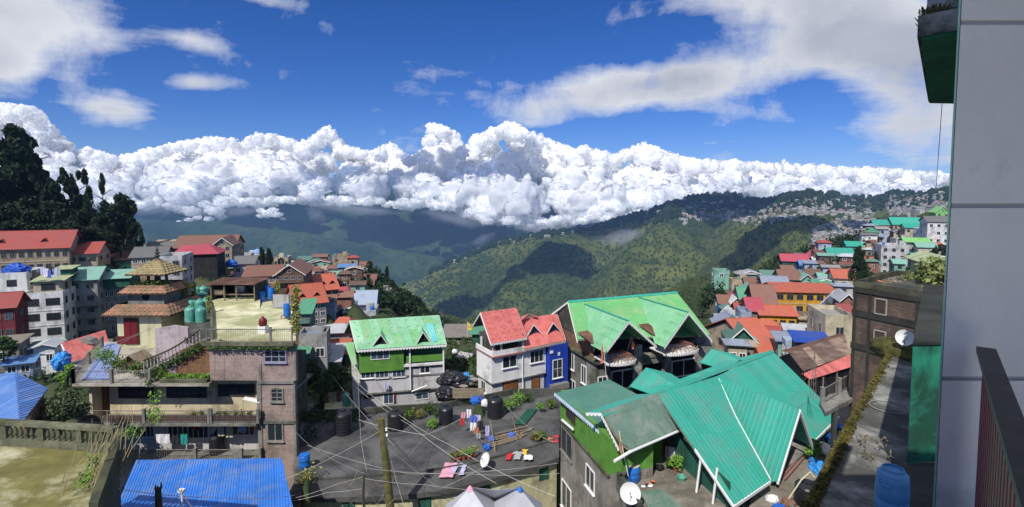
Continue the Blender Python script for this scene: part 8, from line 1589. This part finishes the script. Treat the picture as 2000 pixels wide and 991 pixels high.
def hit(px, py, Y0=440., Y1=3400., n=420):
    Ys = np.geomspace(Y0, Y1, n); r = px_dir(px, py); X = r[0] / r[1] * Ys; Z = r[2] / r[1] * Ys; L_ = land_i(X, Ys); k = np.nonzero(L_ >= Z)[0]
    if len(k) == 0: return None
    i = k[0]
    if i == 0: return X[0], Ys[0], L_[0]
    a, b = Z[i - 1] - L_[i - 1], L_[i] - Z[i]; f = a / max(a + b, 1e-6); Yq = Ys[i - 1] + (Ys[i] - Ys[i - 1]) * f; Xq = r[0] / r[1] * Yq; return Xq, Yq, float(land_i(Xq, Yq))
FR = random.Random(5)
# trees one can tell apart on the wooded spur
g = []
for i in range(150):
    f = FR.random(); px = 668 + 235 * f + FR.uniform(-12, 12); top = np.interp(px, [660, 720, 780, 840, 905], [535, 527, 556, 598, 652]); py = top + FR.random() ** 1.3 * 85 + 6; Y = 232 - (py - top) * .9 - f * 25
    tree('dark rounded tree on the wooded slope behind the green gable house', px, py + 4, Y, FR.uniform(12, 20), FR.uniform(10, 17), FR.choice(['small', 'small', 'mid', 'sconifer']), 'trees covering the wooded slope below the town')
for i in range(26):
    px = FR.uniform(1400, 1650); py = np.interp(px, [1400, 1650], [640, 500]) + FR.uniform(-20, 40); tree('small dark tree between the houses of the right-hand quarter', px, py, np.interp(py, [500, 680], [200, 90]), FR.uniform(9, 16), FR.uniform(8, 14), FR.choice(['small', 'mid', 'sconifer']), 'small trees between the right-hand houses')
for i in range(26):
    px = FR.uniform(1690, 1850); py = FR.uniform(440, 520); tree('dark tree on the terraced slope at the right', px, py, np.interp(py, [440, 520], [290, 190]), FR.uniform(10, 20), FR.uniform(8, 13), FR.choice(['small', 'sconifer']), 'trees on the terraced right-hand slope')
# masses: woods on near ground and ridge, as one object each
def mass(name, label, spots, m, sub=1, seed=0):
    BV, BF = ICO[sub]; Vs = []; Fs = []; o = 0; g = np.random.default_rng(seed)
    for i, (x, y, z, r, h) in enumerate(spots):
        P = BV * np.array([r, r, h]) * g.uniform(.72, 1.22, (len(BV), 1)); Vs.append(P + np.array([x, y, z + h * .5])); Fs.append(BF + o); o += len(BV)
    tag(link(name, np_mesh(name, np.concatenate(Vs), np.concatenate(Fs), m, False)), label, kind='stuff')
def leafmass(name, label, spots, m, sub=1, seed=0, k=46):
    g = np.random.default_rng(seed); S_ = np.array(spots); n = len(S_) * k; c = np.repeat(S_, k, 0); d = g.normal(size=(n, 3)); d /= np.linalg.norm(d, axis=1)[:, None]; rad = g.random(n) ** .4
    q = c[:, :3] + d * np.stack([c[:, 3], c[:, 3], c[:, 4]], -1) * rad[:, None] * g.uniform(.6, 1.1, (n, 1)); q[:, 2] += c[:, 4] * .5
    u = g.normal(size=(n, 3)); u /= np.linalg.norm(u, axis=1)[:, None]; w_ = np.cross(u, g.normal(size=(n, 3))); w_ /= np.linalg.norm(w_, axis=1)[:, None]; s = (c[:, 3] * .26 * g.uniform(.5, 1.3, n))[:, None]
    V = np.stack([q - u * s, q - w_ * s * .7, q + u * s, q + w_ * s * .7], 1).reshape(-1, 3); tag(link(name, np_mesh(name, V, np.arange(4 * n).reshape(-1, 4), m)), label, kind='stuff')
def scatter_px(n, region, Y0, Y1, rpx, seed):
    R_ = random.Random(seed); out = []
    while n > 0:
        n -= 1; px, py = region(R_); h_ = hit(px, py, Y0, Y1, 160)
        if h_ is None: continue
        r = R_.uniform(*rpx) * h_[1] / 1000; out.append((h_[0], h_[1], h_[2], r, r * R_.uniform(.9, 1.6)))
    return out
cr = lambda px: np.interp(px, CX, CP)
def reg_crest(R_): px = R_.uniform(1180, 1860) if R_.random() < .8 else R_.uniform(840, 1200); return px, cr(px) + 1 + R_.random() ** 2 * (30 if px > 1250 else 10)
mass('ridge_woods', 'dark woods along the crest of the right-hand ridge', scatter_px(1500, reg_crest, 450, 3400, (2.2, 5), 1), leaf_mat('ridge_wood_leaves', (.008, .02, .009), (.022, .042, .015)), 1, 1)
def reg_slope(R_):
    px = R_.uniform(810, 1720); t = cr(px); return px, t + R_.random() * (640 - t)
mass('slope_woods', 'scattered bushes and trees over the sunlit ridge slopes', scatter_px(6500, reg_slope, 450, 3400, (.9, 2.6), 2), leaf_mat('slope_wood_leaves', (.022, .05, .016), (.06, .10, .03)), 1, 2)
# woods close in: dense patches of leaf clumps following the ground
def near_wood(name, label, n, reg, m, seed, r=(1., 2.4)):
    R_ = random.Random(seed); X, Y = [], []
    for i in range(n): px, y = reg(R_); X.append((px - 1000) / 1000 * y); Y.append(y)
    X = np.array(X); Y = np.array(Y); Z = land_i(X, Y); leafmass(name, label, [(x, y, z - .3, R_.uniform(*r), R_.uniform(r[0], r[1] * 1.3)) for x, y, z in zip(X, Y, Z)], m, 1, seed)
near_wood('wood', 'dense dark wood clothing the slope below the town spur', 2600, lambda R_: (R_.uniform(640, 960), R_.uniform(150, 420)), leaf_mat('near_wood_leaves', (.012, .03, .012), (.035, .06, .02)), 3, (1.2, 3.0))
near_wood('undergrowth', 'bushes and weeds between the nearer houses', 1900, lambda R_: (R_.uniform(0, 1850), R_.uniform(54, 125)), leaf_mat('undergrowth_leaves', (.03, .06, .02), (.08, .12, .035)), 4, (.5, 1.1)); near_wood('valley_wood', 'dark woods in the steep valley below the right-hand quarter', 2600, lambda R_: (R_.uniform(950, 1700), R_.uniform(130, 440)), leaf_mat('near_wood_leaves', (.012, .03, .012), (.035, .06, .02)), 5, (1.2, 3.2)); near_wood('grove_floor', 'dark undergrowth at the feet of the left grove', 700, lambda R_: (R_.uniform(-150, 300), R_.uniform(135, 230)), DLEAF, 6, (1.5, 3.5))
# houses far off on the ridge
fp = []
for i in range(14):
    w_, d_, h_ = FR.uniform(8, 15), FR.uniform(8, 12), FR.uniform(5, 12); a, b = FR.choice(['white', 'cream', 'lgrey', 'tan', 'white', 'grey']), FR.choice(['rust', 'silver', 'grey', 'red', 'lblue', 'tan', 'teal', 'grey', 'rust']); mb = MB(); mb.box(-w_ / 2, w_ / 2, 0, d_, -6, h_); mb.cur = 1
    if i % 3: mb.prism([(-w_ / 2 - .6, -.6, h_), (-w_ / 2 - .6, d_ + .6, h_), (-w_ / 2 - .6, d_ / 2, h_ + 2.6)], (w_ + 1.2, 0, 0))
    else: mb.box(-w_ / 2 - .3, w_ / 2 + .3, -.3, d_ + .3, h_, h_ + .4)
    mb.cur = 2
    for f in range(int(h_ / 3)):
        for x in range(int(w_ / 3)): q = -w_ / 2 + 1.2 + x * 3; mb.box(q, q + 1.3, -.05, 0, 1 + f * 3, 2.4 + f * 3)
    fp.append((mb, [wallm(tuple(c * .8 for c in COL[a])), roofm(tuple(c * .8 for c in COL[b])), GLASS], a, b))
fm_ = [p[0].mesh('far_house', p[1]) for p in fp]
def reg_town(R_):
    k = R_.random()
    if k < .2: px = R_.uniform(1330, 1560); return px, cr(px) + R_.uniform(14, 50)
    if k < .4: px = R_.uniform(1560, 1670); return px, R_.uniform(390, 422)
    if k < .72: px = R_.uniform(1590, 1710); return px, np.interp(px, [1590, 1710], [455, 410]) + R_.uniform(-6, 42)
    if k < .93: px = R_.uniform(1735, 1852); return px, cr(px) + R_.uniform(4, 42)
    px = R_.uniform(880, 1350); return px, cr(px) + R_.uniform(0, 10)
spots = []
for i in range(1150):
    px, py = reg_town(FR); h_ = hit(px, py, 440, 3300, 200)
    if h_ is not None: spots.append(h_)
spots.sort(key=lambda s: s[1])
Vs, Fs, Mi, off = [], [], [], 0
TOPM = [wallm(tuple(c * .8 for c in COL['white'])), wallm(tuple(c * .8 for c in COL['cream'])), roofm(COL['rust']), roofm(COL['silver']), roofm(COL['tan']), GLASS]
for i, (x, y, z) in enumerate(spots):
    s_ = max(.55, min(1.1, y / 1900)) * FR.uniform(.7, 1.1); rz = FR.uniform(-.5, .5)
    if i < 24:
        k = i % 14; o = link('house', fm_[k], None, (x, y, z - 1), rz); o.scale = (s_,) * 3; tag(o, f'tiny {CN[fp[k][2]]} house with a {CN[fp[k][3]]} roof in the far town on the ridge', 'house', 'tiny houses of the far town on the ridge')
    else:
        mb, ms_, a, b = fp[FR.randrange(14)]; c, s = CO(rz) * s_, S(rz) * s_; Vq = np.array(mb.v); P_ = np.stack([Vq[:, 0] * c - Vq[:, 1] * s + x, Vq[:, 0] * s + Vq[:, 1] * c + y, Vq[:, 2] * s_ + z - 1], -1); Vs.append(P_); q1, q2 = FR.choice([0, 1, 0]), FR.choice([2, 3, 4, 3])
        for f, m_ in zip(mb.f, mb.mi):
            mm = (q1, q2, 5)[m_]; fo = [v + off for v in f]; 
            if len(fo) == 4: Fs.append(fo); Mi.append(mm)
            else: Fs.append([fo[0], fo[1], fo[2], fo[2]]); Mi.append(mm)
        off += len(mb.v)
me = bpy.data.meshes.new('far_town'); me.from_pydata([tuple(v) for v in np.concatenate(Vs)], [], [tuple(dict.fromkeys(f)) for f in Fs]); [me.materials.append(m) for m in TOPM]; me.polygons.foreach_set('material_index', Mi); me.update(); tag(link('far_town', me), 'distant crowded town spread over the ridge, too small to single out', kind='stuff')
# shade of the clouds overhead
for k_ in [(1060, 530, 2150, 260, 1500, 'cloud that throws the blue shade over the left part of the ridge'), (960, 590, 2000, 200, 1500, 'cloud that throws shade on the ridge foot'), (1250, 440, 2450, 300, 1600, 'cloud that throws shade along the ridge crest'), (1450, 415, 2300, 260, 1600, 'cloud over the middle of the ridge crest'), (1420, 555, 1300, 150, 1300, 'cloud over the dark patch left of the pink roofs'), (1600, 480, 1300, 170, 1400, 'cloud above the right-hand gully'), (800, 440, 6500, 700, 3000, 'large cloud over the far massif, left'), (1000, 430, 6800, 700, 3200, 'large cloud over the far massif, right')]:
    shade_cloud(*k_)
haze()
